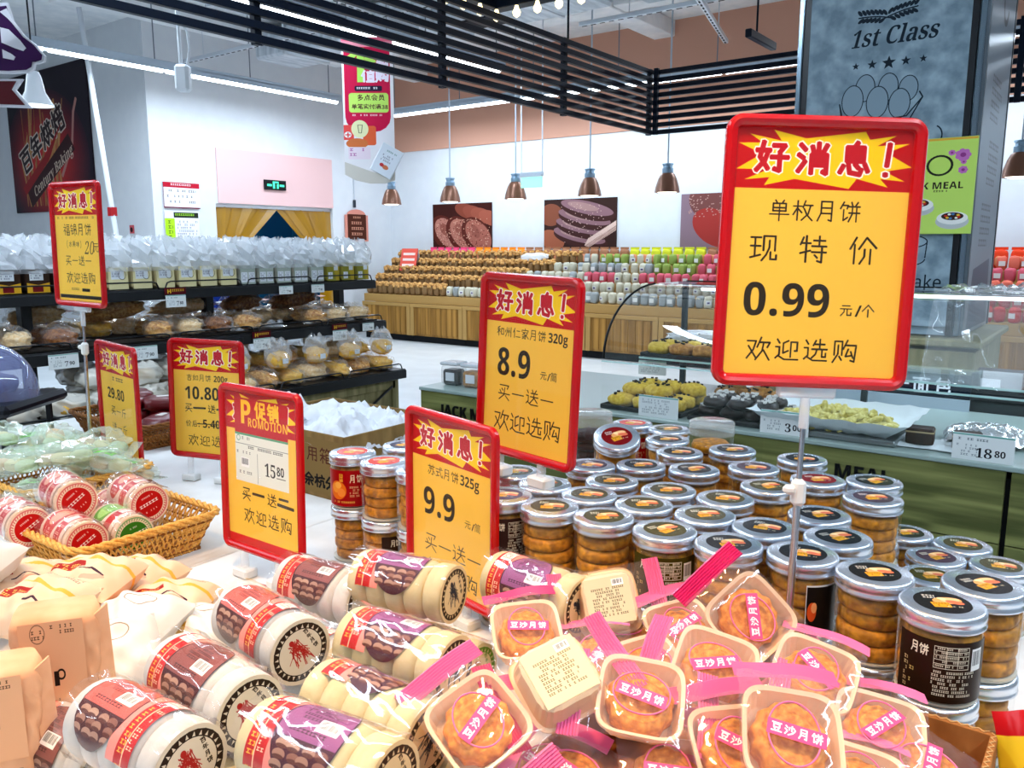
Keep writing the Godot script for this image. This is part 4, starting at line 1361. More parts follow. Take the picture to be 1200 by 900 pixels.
	var wide := func(label: String, at: Vector3, h: float, filled: bool) -> void:
		var t := thing("wide_jar", label, "jar", at, 0.6)
		var g := Geo.new()
		g.lathe([Vector2(0, 0.002), Vector2(0.044, 0.002), Vector2(0.047, 0.008), Vector2(0.047, h - 0.024), Vector2(0.044, h - 0.02)], 32)
		part("body", g, glass, t)
		g = Geo.new()
		g.lathe([Vector2(0.049, h - 0.028), Vector2(0.0495, h - 0.02), Vector2(0.048, h - 0.016), Vector2(0.049, h - 0.01), Vector2(0.048, h - 0.002), Vector2(0.045, h), Vector2(0, h)], 32)
		part("lid", g, clear(Color(0.92, 0.92, 0.9), 0.28, 0.12), t)
		for c in int((h - 0.03) / 0.022):
			g = Geo.new()
			g.blob(Vector3(0.004 * sin(c * 2.0), 0.014 + c * 0.022, 0.004 * cos(c * 2.0)), Vector3(0.041, 0.0125, 0.041), 0.6, 0.05, 4.0, c)
			part("moon_cake" if filled else "dried_slice", g, cake_m[c % 2] if filled else mat(Color(0.16, 0.09, 0.06), 0.5), t)
	wide.call("wide clear-lidded jar of moon cakes at the back right of the jars", Vector3(-0.698, TABLE + 0.1082, -1.660), 0.135, true)
	wide.call("wide clear-lidded jar of dark sweets right behind the 8.9 sign", Vector3(-0.962, TABLE + 0.1082, -1.590), 0.135, false)
	for q in [[-0.698, -1.660, "the wide jar at the back right"], [-0.962, -1.590, "the wide jar of dark sweets"], [-0.888, -1.652, "the red-labelled jar between the wide jars"]]:
		make.call("lower jar of moon cakes under " + q[2], "jars of the lower tier", Vector3(q[0], TABLE, q[1]), 0.9, "d", "cakes")
	make.call("jar with red label between the two wide clear-lidded jars", "jars of moon cakes", Vector3(-0.888, TABLE + 0.1082, -1.652), 0.6, "R", "red")

# ------------------------------------------------------------------ round rolls of flaky moon cakes in clear film
func roll_label(paper: Color, patch: Color, edge: Color, flip: bool) -> ImageTexture:
	# u runs along the roll, v round it
	var p := Pic.new(self, 160, 150, 3, paper)
	var r := Color(0.72, 0.03, 0.04)
	var bx0 := 18.0 if not flip else 104.0
	var cx := 84.0 if not flip else 56.0
	p.rect(bx0, 0, 26, 150, r)
	p.rect(bx0 + 12, 40, 1.6, 100, Color(0.95, 0.75, 0.6))
	p.small(bx0 + 3, 62, 8, 80, 9, Color(0.93, 0.70, 0.22), 3)
	p.small(bx0 + 15, 62, 9, 60, 7, Color(0.95, 0.82, 0.70), 4)
	p.rect(bx0 + 4, 18, 20, 30, Color(0.93, 0.90, 0.86))
	p.small(bx0 + 6, 21, 16, 24, 6, Color(0.35, 0.3, 0.3), 5)
	p.rect((bx0 + 26) if not flip else bx0 - 14, 0, 14, 150, Color(0.93, 0.55, 0.50))
	p.ell(cx, 75, 41, 66, edge)
	p.ell(cx, 75, 39, 64, patch)
	# upper text, lower picture of cakes
	var d: Array = [Vector2(cx - 36, 88), Vector2(cx + 36, 88)]
	var o := []
	for k in 17:
		var a := PI * k / 16.0
		o.append(Vector2(cx + 38.5 * cos(a) * 0.97, 90 + 49 * sin(a)))
	p.poly(o, edge.lerp(Color(0.35, 0.1, 0.14), 0.4))
	var rr := RandomNumberGenerator.new()
	rr.seed = 5
	for k in 12:
		var q := Vector2(cx - 24 + (k % 4) * 16 + rr.randf_range(-3, 3), 99 + (k / 4) * 11)
		p.ell(q.x, q.y, 8, 5.5, Color(0.50, 0.32, 0.27).lerp(Color(0.70, 0.56, 0.48), rr.randf()))
		p.ell(q.x, q.y + 3, 7, 2.4, Color(0.36, 0.18, 0.14))
	p.small(cx - 24, 22, 48, 44, 6.4, edge, 7, 0.85)
	p.barcode(cx + 2, 58, 28, 18)
	p.small(cx - 26, 78, 54, 9, 8, edge, 8, 0.95)
	return p.tex()

func roll_end(paper: Color, ring: Color, fig: Color) -> ImageTexture:
	var p := Pic.new(self, 100, 100, 3, paper)
	p.ell(50, 50, 44, 44, ring)
	for k in 52:
		var a := TAU * k / 52
		var b := TAU * (k + 1) / 52
		var m := (a + b) / 2
		var c := Vector2(50, 50)
		var q0 := 42.5 if k % 2 else 36.5
		p.poly([c + Vector2(cos(a), sin(a)) * q0, c + Vector2(cos(b), sin(b)) * q0, c + Vector2(cos(m), sin(m)) * (79.0 - q0)], ring if k % 2 else paper)
	p.ell(50, 50, 36.5, 36.5, ring)
	p.ell(50, 50, 35, 35, paper)
	p.arc(50, 50, 43.5, 43.5, 0, TAU, 1.6, ring)
	# a robed figure in loose strokes and four characters
	var rr := RandomNumberGenerator.new()
	rr.seed = 11
	for k in 26:
		var s := Vector2(46 + rr.randf_range(-10, 12), 26 + rr.randf_range(0, 14))
		var e := Vector2(46 + rr.randf_range(-22, 18), 64 + rr.randf_range(-16, 14))
		p.line([s, (s + e) * 0.5 + Vector2(rr.randf_range(-6, 6), rr.randf_range(-4, 4)), e], rr.randf_range(0.7, 1.7), fig)
	p.ell(47, 28, 4, 5, fig)
	for k in 4: p.han(["百", "年", "月", "饼"][k], 70, 26 + k * 10, 7.5, 1.2, ring)
	return p.tex()

func build_rolls() -> void:
	var kinds := {
		"pink": {"paper": Color(0.79, 0.78, 0.76), "label": roll_label(Color(0.79, 0.78, 0.76), Color(0.78, 0.36, 0.32), Color(0.22, 0.06, 0.06), true), "flip": true, "end": roll_end(Color(0.80, 0.75, 0.66), Color(0.16, 0.11, 0.08), Color(0.62, 0.14, 0.12)), "turn": 0.0},
		"dark": {"paper": Color(0.80, 0.79, 0.77), "label": roll_label(Color(0.80, 0.79, 0.77), Color(0.52, 0.28, 0.26), Color(0.20, 0.05, 0.06), false), "flip": false, "end": roll_end(Color(0.82, 0.78, 0.68), Color(0.16, 0.11, 0.08), Color(0.62, 0.14, 0.12)), "turn": 0.5},
		"purple": {"paper": Color(0.82, 0.76, 0.58), "label": roll_label(Color(0.87, 0.81, 0.66), Color(0.55, 0.30, 0.50), Color(0.20, 0.03, 0.13), false), "flip": false, "end": roll_end(Color(0.87, 0.76, 0.55), Color(0.20, 0.14, 0.08), Color(0.16, 0.17, 0.20)), "turn": -0.1},
		"green": {"paper": Color(0.88, 0.84, 0.68), "label": roll_label(Color(0.88, 0.84, 0.68), Color(0.68, 0.44, 0.62), Color(0.24, 0.06, 0.16), false), "flip": false, "end": roll_end(Color(0.88, 0.82, 0.60), Color(0.40, 0.58, 0.15), Color(0.74, 0.50, 0.34)), "turn": 0.0},
	}
	var L := 0.158
	var R := 0.044
	var protos := {}
	for kn in kinds:
		var kd: Dictionary = kinds[kn]
		var cakem := tri_mat(noise_tex(kd.paper.darkened(0.06), kd.paper.lightened(0.1), 128, 128, 0.03), Vector3(9, 9, 9), 0.6)
		var bd := Geo.new()   # five pastries in a row, axis along y, then laid along x
		bd.x = Transform3D(Basis(Vector3.BACK, -PI / 2), Vector3.ZERO)
		var pr := []
		for k in 5:
			var y0 := -L / 2 + k * L / 5
			var w := L / 5
			for q in [[0.80, 0.01], [0.93, 0.10], [0.985, 0.26], [0.985, 0.74], [0.93, 0.90], [0.80, 0.99]]:
				pr.append(Vector2((R - 0.002) * q[0], y0 + w * q[1]))
		pr.push_front(Vector2(0, -L / 2 + 0.0005))
		pr.append(Vector2(0, L / 2 - 0.0005))
		bd.lathe(pr, 30, Vector3.ZERO, 0.5)
		var lb := Geo.new()
		var rl := R - 0.0008
		# point of the label at (u, v): u along the roll, v round it (0 on the far side)
		var at := func(u: float, v: float) -> Array:
			var a := lerpf(1.45, -1.45, v)
			var d := Vector3(0, cos(a), -sin(a))
			return [d * rl + Vector3(lerpf(-L / 2 + 0.002, L / 2 - 0.006, u), 0, 0), d, Vector2(u, v)]
		var face := func(a: Array, b: Array, c: Array) -> void:
			lb.tri(a[0], b[0], c[0], a[1], b[1], c[1], a[2], b[2], c[2])
		var b0: float = (18.0 if not kd.flip else 90.0) / 160.0
		var b1: float = (58.0 if not kd.flip else 130.0) / 160.0
		for k in 18:
			var v0 := 0.1 + 0.8 * k / 18.0
			var v1 := 0.1 + 0.8 * (k + 1) / 18.0
			face.call(at.call(b0, v0), at.call(b1, v0), at.call(b1, v1))
			face.call(at.call(b0, v0), at.call(b1, v1), at.call(b0, v1))
		var cu: float = (84.0 if not kd.flip else 56.0) / 160.0
		rl += 0.0006
		for k in 32:
			for j in 5:
				var f0 := j / 5.0
				var f1 := (j + 1) / 5.0
				var e := []
				for w in [[f0, k], [f0, k + 1], [f1, k + 1], [f1, k]]:
					var a: float = TAU * w[1] / 32.0
					e.append(at.call(cu + cos(a) * w[0] * 40.5 / 160.0, 0.5 + sin(a) * w[0] * 65.0 / 150.0))
				if j > 0: face.call(e[0], e[1], e[2])
				face.call(e[0], e[2], e[3])
		var eg := Geo.new()
		for k in 30:
			var a0 := TAU * k / 30
			var a1 := TAU * (k + 1) / 30
			var d0 := Vector3(0, cos(a0), sin(a0))
			var d1 := Vector3(0, cos(a1), sin(a1))
			var c := Vector3(L / 2 + 0.0008, 0, 0)
			var rr := R * 0.93
			eg.tri(c, c + d0 * rr, c + d1 * rr, Vector3.RIGHT, Vector3.RIGHT, Vector3.RIGHT, Vector2(0.5, 0.5), Vector2(0.5 - d0.z * 0.5, 0.5 - d0.y * 0.5), Vector2(0.5 - d1.z * 0.5, 0.5 - d1.y * 0.5))
		var fg := Geo.new()
		var grid := []
		for k in 28:
			var a := TAU * k / 28
			var row := []
			for j in 9:
				var f := j / 8.0
				var rad := R + 0.0012 + 0.0012 * sin(k * 2.3 + j * 1.9) + 0.0008 * sin(k * 5.1 - j * 3.3)
				row.append(Vector3(lerpf(-L / 2 - 0.004, L / 2 + 0.004, f), cos(a) * rad, sin(a) * rad))
			grid.append(row)
		fg.sheet(grid, true, Vector3.ZERO)
		protos[kn] = [bd.mesh(cakem), lb.mesh(printed(kd.label, 0.35)), eg.mesh(printed(kd.end, 0.4)), fg.mesh(clear(Color(1, 1, 1), 0.02, 0.07, 0.45))]
	var hi := 0.934
	var lo := 0.850
	# near end of each roll, yaw, kind, label
	var list := [
		[Vector3(-0.865, 0.900, -0.790), 5, "dark", 0.5, "white roll with dark oval label, farthest left of the back row"],
		[Vector3(-0.725, hi, -0.831), 12, "purple", 0.25, "cream roll with purple label in front of the 9.9 sign"],
		[Vector3(-0.558, hi, -0.905), -4, "purple", 0.9, "cream roll with purple label beside the boxed moon cakes"],
		[Vector3(-0.585, hi, -0.669), 5, "purple", 0.1, "large cream roll with purple label in the middle of the pile"],
		[Vector3(-0.757, hi + 0.005, -0.586), -8, "pink", 0.55, "white roll with pink oval label beside the white table top"],
		[Vector3(-0.700, hi, -0.474), -3, "dark", 0.6, "white roll with brown oval label left of the pile middle"],
		[Vector3(-0.668, hi, -0.384), 3, "pink", 0.25, "white roll with pink oval label nearest the paper bags"],
		[Vector3(-0.526, hi - 0.01, -0.562), 2, "purple", -0.75, "cream roll turned so its pastries show beside the tray pile"],
		[Vector3(-0.482, hi + 0.012, -0.466), 8, "purple", 0.35, "cream roll with purple label at the bottom edge"],
		[Vector3(-0.655, lo, -0.800), 2, "green", 0.2, "roll with green ringed end behind the tray pile"],
		[Vector3(-0.800, lo, -0.700), 2, "pink", 0.5, "lower roll with red band seen between two white rolls"],
		[Vector3(-0.850, lo, -0.395), 6, "dark", 0.9, "lower roll with red label at the bottom left corner"],
		[Vector3(-0.672, lo, -0.435), 2, "purple", 0.2, "lower roll seen under the two white rolls"],
		[Vector3(-0.500, lo, -0.615), 2, "purple", 0.2, "lower roll under the middle of the pile"],
		[Vector3(-0.500, lo, -0.515), 2, "purple", 0.2, "lower roll under the front rolls"],
		[Vector3(-0.700, lo, -0.530), 2, "dark", 0.2, "lower roll under the white rolls"],
		[Vector3(-0.660, lo, -0.700), 2, "purple", 0.2, "lower roll under the large purple-labelled roll"],
		[Vector3(-0.640, lo, -0.345), 2, "purple", 0.2, "lower roll at the table edge"],
		[Vector3(-0.470, lo, -0.420), 2, "purple", 0.2, "lower roll at the table edge under the bottom roll"],
	]
	for q in list:
		var t := thing("moon_cake_roll", q[4], "roll", q[0], 0.0, "film-wrapped rolls of moon cakes")
		t.rotation.y = deg_to_rad(q[1])
		t.position = q[0] - t.basis * Vector3(L / 2, 0, 0)
		t.basis = t.basis * Basis(Vector3.RIGHT, q[3])
		part("pastries", protos[q[2]][0], null, t)
		part("paper_label", protos[q[2]][1], null, t)
		part("end_print", protos[q[2]][2], null, t)
		part("film", protos[q[2]][3], null, t)

# ------------------------------------------------------------------ boxed moon cakes in pink-edged bags
const TRAYS := [
	[Vector3(-0.471, 0.960, -0.574), 36, -38, "tray", "boxed moon cake with pink band at the near left of the pile"],
	[Vector3(-0.357, 0.970, -0.697), 30, 12, "tray", "boxed moon cake with pink band in the front middle of the pile"],
	[Vector3(-0.201, 0.990, -0.688), 35, 10, "tray", "boxed moon cake at the bottom right of the pile, nearest the camera"],
	[Vector3(-0.318, 0.990, -0.896), 60, -40, "tray", "boxed moon cake standing upright against the jars"],
	[Vector3(-0.321, 0.972, -0.799), 28, 24, "tray", "boxed moon cake left of the pink twisted fin, mid pile"],
	[Vector3(-0.234, 0.962, -0.868), 25, 30, "tray", "boxed moon cake in front of the pole of the 0.99 sign"],
	[Vector3(-0.420, 0.935, -0.930), 25, -18, "tray", "small-looking boxed moon cake in front of the olive-labelled jar"],
	[Vector3(-0.436, 0.978, -0.664), 36, -28, "down", "boxed moon cake turned over, showing the white printed underside"],
	[Vector3(-0.568, 0.945, -0.790), 25, -8, "tray", "boxed moon cake beside the roll with the green ringed end"],
	[Vector3(-0.160, 0.935, -0.845), 20, 22, "tray", "boxed moon cake near the dark brown labelled jar"],
	[Vector3(-0.425, 0.918, -0.846), 20, -20, "tray", "boxed moon cake half hidden behind the upturned one"],
	[Vector3(-0.257, 0.945, -0.709), 30, -5, "tray", "boxed moon cake left of the nearest one"],
	[Vector3(-0.160, 0.925, -0.757), 15, 24, "tray", "boxed moon cake low at the right end of the pile"],
	[Vector3(-0.395, 0.905, -0.628), 15, 30, "bag", "moon cake in a clear bag at the bottom edge of the pile"],
	[Vector3(-0.312, 0.915, -0.670), 25, 0, "bag", "round moon cake with red oval in a bag at the bottom edge"],
	[Vector3(-0.490, 0.915, -0.835), 20, 0, "bag", "bagged moon cake with pink band deep in the pile middle"],
	[Vector3(-0.513, 0.905, -0.940), 12, 5, "bag", "bagged moon cake with a wide pink fin in front of the jars"],
	[Vector3(-0.300, 0.905, -0.790), 20, 30, "bag", "bagged moon cake under the pink twisted fin"],
	[Vector3(-0.110, 0.915, -0.830), 20, -42, "bag", "bagged moon cake with long pink fin by the cardboard edge"],
	[Vector3(-0.525, 0.945, -0.920), 60, -10, "down", "white tray on edge beside the purple-labelled roll"],
	[Vector3(-0.440, 0.885, -0.640), 15, 30, "bag", "bagged moon cake low at the near left of the pile"],
	[Vector3(-0.360, 0.875, -0.840), 5, 10, "tray", "boxed moon cake at the bottom of the pile, under the others"],
	[Vector3(-0.240, 0.870, -0.620), 5, -10, "tray", "boxed moon cake at the bottom of the pile near the box front"],
	[Vector3(-0.210, 0.865, -0.800), 5, 15, "tray", "boxed moon cake at the bottom of the pile near the right side"],
]

func build_trays() -> void:
	var S := 0.088
	var D := 0.030
	var pink := mat(Color(0.93, 0.46, 0.64), 0.32)
	var hot := mat(Color(0.85, 0.16, 0.42), 0.3)
	var cream := StandardMaterial3D.new()
	cream.albedo_color = Color(0.97, 0.87, 0.72)
	cream.roughness = 0.3
	cream.backlight_enabled = true
	cream.backlight = Color(0.7, 0.58, 0.44)
	# tray: rounded square shell with ribbed sides and a rolled rim
	var g := Geo.new()
	var rings := []
	for q in [[0.0, -D, 0.2], [S * 0.36, -D, 0.8], [S * 0.40, -D * 0.9, 1.0], [S * 0.44, -D * 0.3, 1.0], [S * 0.455, -0.002, 1.0], [S * 0.50, 0.0, 1.0], [S * 0.505, -0.003, 1.0]]:
		var ring := []
		for k in 40:
			var a := TAU * k / 40
			var c := Vector2(cos(a), sin(a))
			c = Vector2(signf(c.x) * pow(absf(c.x), 0.42), signf(c.y) * pow(absf(c.y), 0.42))
			var rib := 1.0 + (0.012 if k % 2 else -0.012) * (1.0 if q[1] < -0.004 and q[1] > -D * 0.95 else 0.0)
			ring.append(Vector3(c.x * q[0] * rib, q[1], c.y * q[0] * rib))
		rings.append(ring)
	for i in rings.size() - 1:
		for k in 40:
			var j := (k + 1) % 40
			var out := Vector3(0, 1, 0)
			g.quad(rings[i][k], rings[i][j], rings[i + 1][j], rings[i + 1][k], out if i == 0 or i >= 4 else -rings[i][k] * Vector3(1, 0, 1))
	var tray_mesh := g.mesh(cream)
	# moon cake with a scalloped edge and a raised rim
	var mc := Geo.new()
	var grid := []
	var prof := [[0.0, -0.002], [0.5, -0.001], [0.56, 0.0015], [0.62, -0.001], [0.74, -0.001], [0.82, 0.001], [0.95, -0.003], [1.0, -0.009], [0.98, -0.022]]
	for k in 48:
		var a := TAU * k / 48
		var row := []
		for q in prof:
			var sc := 1.0 + 0.045 * cos(a * 12) * clampf((q[0] - 0.6) * 3, 0, 1)
			var rad: float = 0.0345 * q[0] * sc
			row.append(Vector3(cos(a) * rad, q[1] - 0.004, sin(a) * rad))
		grid.append(row)
	mc.sheet(grid, true, Vector3(0, -0.02, 0))
	var cake_mesh := mc.mesh(tri_mat(noise_tex(Color(0.74, 0.40, 0.10), Color(0.95, 0.66, 0.27), 128, 128, 0.05), Vector3(16, 16, 16), 0.45))
	# printed band and oval outline on the film
	var p := Pic.new(self, 90, 26, 4, Color(0.88, 0.34, 0.54))
	p.han("豆沙月饼", 6, 4, 17, 2.4, Color(0.97, 0.93, 0.92), 1.2)
	var bg := Geo.new()
	bg.box(Vector3.ZERO, Vector3(0.052, 0.0006, 0.014))
	var band := Geo.new()
	band.quad(Vector3(-0.026, 0.0004, -0.0072), Vector3(0.026, 0.0004, -0.0072), Vector3(0.026, 0.0004, 0.0072), Vector3(-0.026, 0.0004, 0.0072), Vector3.UP)
	var band_mesh := band.mesh(printed(p.tex(), 0.35))
	var og := Geo.new()
	var pts := []
	for k in 37: pts.append(Vector3(cos(TAU * k / 36) * 0.029, 0, sin(TAU * k / 36) * 0.023))
	og.tube(pts, 0.0009, 5, false)
	var oval_mesh := og.mesh(pink)
	# film: crinkled sheet over the tray, pulled to the fins
	var fg := Geo.new()
	grid = []
	for i in 13:
		var row := []
		for j in 9:
			var x := (i - 6) / 6.0
			var z := (j - 4) / 4.0
			var h := 0.0035 * (1 - z * z) + 0.0022 * sin(i * 2.7 + j * 1.3) * (0.3 + absf(x)) - 0.012 * maxf(0.0, absf(x) - 0.72) / 0.28 - 0.006 * maxf(0, absf(z) - 0.8) * 5 * 0.5
			row.append(Vector3(x * S * 0.70, h + 0.001, z * S * 0.53))
		grid.append(row)
	fg.sheet(grid)
	var film_mesh := fg.mesh(clear(Color(1, 0.9, 0.92), 0.05, 0.07, 0.45))
	# pleated pink fin
	var fin_mesh := []
	for m in [pink, hot]:
		var fn := Geo.new()
		grid = []
		for i in 15:
			var row := []
			for j in 9:
				var z := (j - 4) / 4.0
				row.append(Vector3(i * 0.0016, 0.0012 * (1 if i % 2 else -1) * (1.0 if i < 14 else 0.0) + 0.004 * sin(z * 2.2 + 0.7), z * S * 0.55 + (0.0008 if j % 2 else -0.0008) * i * 0.1))
			grid.append(row)
		for i in 14:
			for j in 8:
				fn.quad(grid[i][j], grid[i + 1][j], grid[i + 1][j + 1], grid[i][j + 1], Vector3.UP)
		fin_mesh.append(fn.mesh(m))
	p = Pic.new(self, 100, 100, 4, Color(0.84, 0.79, 0.64))
	p.small(14, 22, 74, 66, 7, Color(0.24, 0.19, 0.12), 4, 0.8)
	p.barcode(62, 6, 26, 14)
	var under := Geo.new()
	under.quad(Vector3(-S * 0.35, -D - 0.001, S * 0.35), Vector3(S * 0.35, -D - 0.001, S * 0.35), Vector3(S * 0.35, -D - 0.001, -S * 0.35), Vector3(-S * 0.35, -D - 0.001, -S * 0.35), Vector3.DOWN)
	var under_mesh := under.mesh(printed(p.tex(), 0.35))
	var n := 0
	for q in TRAYS:
		var t := thing("boxed_moon_cake" if q[3] != "bag" else "bagged_moon_cake", q[4], "moon cake", q[0], 0.0, "moon cakes in pink-edged bags")
		# face the viewer's side, lean, then spin about the tray's own axis
		var b := Basis(Vector3.UP, 0.64) * Basis(Vector3.RIGHT, deg_to_rad(q[1])) * Basis(Vector3.UP, deg_to_rad(-q[2]))
		if q[3] == "down": b = b * Basis(Vector3.RIGHT, PI)
		t.basis = b
		if q[3] == "down": t.position += b * Vector3(0, D * 0.5, 0)
		if q[3] != "bag": part("tray", tray_mesh, null, t)
		# the bag's fins lie across or along the tray
		if n % 3 != 1: t.basis = t.basis * Basis(Vector3.UP, PI / 2)
		part("moon_cake", cake_mesh, null, t).rotation.y = n * 0.7
		var f := part("film", film_mesh, null, t)
		var bd := part("band", band_mesh, null, t)
		bd.position = Vector3(0, 0.0052, 0.002)
		bd.rotation.y = [0.3, -0.2, -0.15, 0.9, 0.5, -0.6][n % 6] - (PI / 2 if n % 3 != 1 else 0.0)
		part("oval", oval_mesh, null, t).position = Vector3(0, 0.0045, 0)
		for s in [-1, 1]:
			var fn := part("fin", fin_mesh[1 if (n * 3 + s) % 5 == 0 else 0], null, t)
			fn.position = Vector3(s * S * 0.66, -0.010, 0)
			fn.rotation = Vector3(0, 0 if s > 0 else PI, -0.28 + 0.22 * sin(n * 1.9 + s))
		if q[3] == "down": part("printed_underside", under_mesh, null, t)
		n += 1
	# open cardboard box that holds the pile
	var kraft := tri_mat(noise_tex(Color(0.58, 0.36, 0.17), Color(0.70, 0.46, 0.24), 128, 128, 0.03, 1, 4), Vector3(6, 6, 6), 0.8, true)
	var t := thing("cardboard_box", "open cardboard box under the boxed moon cakes, corrugated edge showing", "box", Vector3(-0.268, TABLE, -0.669))
	var W := 0.405
	var Dz := 0.498
	var h := 0.120
	part("base", bx(Vector3(W, 0.006, Dz), Vector3(0, 0.003, 0)), kraft, t)
	for s in [[Vector3(W, h, 0.007), Vector3(0, h / 2, -Dz / 2)], [Vector3(W, h * 0.7, 0.007), Vector3(0, h * 0.35, Dz / 2)], [Vector3(0.007, h, Dz), Vector3(W / 2, h / 2, 0)], [Vector3(0.007, h * 0.6, Dz), Vector3(-W / 2, h * 0.3, 0)]]:
		var wl := part("side", bx(s[0], s[1], 0.001), kraft, t)
		var cg := Geo.new()
		var along_x: bool = s[0].x > s[0].z
		var len: float = s[0].x if along_x else s[0].z
		var zz := []
		for k in int(len / 0.005):
			var u := -len / 2 + k * 0.005
			var o := 0.0022 * (1 if k % 2 else -1)
			zz.append(Vector3(u if along_x else s[1].x + o, s[1].y + s[0].y / 2 + 0.0006, s[1].z + o if along_x else u))
		cg.tube(zz, 0.0009, 4, false)
		part("corrugation", cg, mat(Color(0.80, 0.62, 0.40), 0.8), wl)

# ------------------------------------------------------------------ wicker baskets and what lies in them
func rect_ring(w: float, d: float, n: int) -> Array:
	var o := []
	for q in rrect(w, d, 0.035, 5): o.append(q)
	# spread evenly
	var pts := []
	var tot := 0.0
	var acc := [0.0]
	for k in o.size():
		tot += o[k].distance_to(o[(k + 1) % o.size()])
		acc.append(tot)
	for i in n:
		var s := tot * i / n
		var k := 0
		while acc[k + 1] < s: k += 1
		pts.append(o[k].lerp(o[(k + 1) % o.size()], (s - acc[k]) / maxf(acc[k + 1] - acc[k], 1e-6)))
	return pts

func make_basket(label: String, at: Vector3, w: float, d: float, h: float, m: Material, dark: Material, turn := 0.0) -> void:
	var t := thing("wicker_basket", label, "basket", at, turn, "wicker baskets on the sale table")
	var n := 108
	var lo := rect_ring(w - 0.06, d - 0.06, n)
	var hi := rect_ring(w, d, n)
	part("bottom", bx(Vector3(w - 0.07, 0.006, d - 0.07), Vector3(0, 0.003, 0)), dark, t)
	# slanted strands in two layers, woven over rounds
	var g := Geo.new()
	for k in n:
		for s in [1, -1]:
			var k2: int = (k + 3 * s + n) % n
			var a := Vector3(lo[k].x, 0.003, lo[k].y)
			var b := Vector3(hi[k2].x, h, hi[k2].y)
			var pts := []
			for j in 6:
				var f := j / 5.0
				var c := a.lerp(b, f)
				var out := Vector3(c.x, 0, c.z).normalized()
				pts.append(c + out * (0.0025 * s * (1.0 if (j + k) % 2 else -1.0) + (0.001 if s > 0 else -0.001)))
			g.tube(pts, 0.0021, 4, false)
	part("weave", g, m, t).set_meta("kind", "stuff")
	g = Geo.new()
	for r in 4:
		var f := 0.12 + r * 0.24
		var pts := []
		for k in n + 1: pts.append(Vector3(lerpf(lo[k % n].x, hi[k % n].x, f), h * f, lerpf(lo[k % n].y, hi[k % n].y, f)))
		g.tube(pts, 0.0022, 4, false)
	part("rounds", g, dark, t)
	# twisted rim
	g = Geo.new()
	for s in 3:
		var pts := []
		for k in n * 2 + 1:
			var q: Vector2 = hi[(k / 2) % n].lerp(hi[((k + 1) / 2) % n], 0.5)
			var a := k * 0.55 + s * TAU / 3
			var out := Vector3(q.x, 0, q.y).normalized()
			pts.append(Vector3(q.x, h, q.y) + out * cos(a) * 0.0045 + Vector3.UP * sin(a) * 0.0045)
		g.tube(pts, 0.0042, 5, false)
	part("rim", g, m, t)

func end_pic(bg: Color, c: Color, seed: int) -> ImageTexture:
	var p := Pic.new(self, 100, 100, 2, bg)
	p.ell(50, 50, 46, 46, c.lightened(0.35))
	p.ell(50, 50, 43, 43, bg)
	for k in 40:
		var a := TAU * k / 40
		p.line([Vector2(50, 50) + Vector2(cos(a), sin(a)) * 38, Vector2(50, 50) + Vector2(cos(a + 0.05), sin(a + 0.05)) * 42], 2, c.lightened(0.25))
	p.ell(50, 50, 35, 35, c)
	p.t = Transform2D(-0.15, Vector2(-6, 8))
	p.small(24, 44, 56, 13, 13, Color(0.97, 0.9, 0.85), seed, 1.0)
	p.small(36, 28, 30, 6, 6, Color(0.97, 0.88, 0.82), seed + 1)
	p.small(32, 66, 36, 6, 6, Color(0.97, 0.88, 0.82), seed + 2)
	p.t = Transform2D()
	return p.tex()

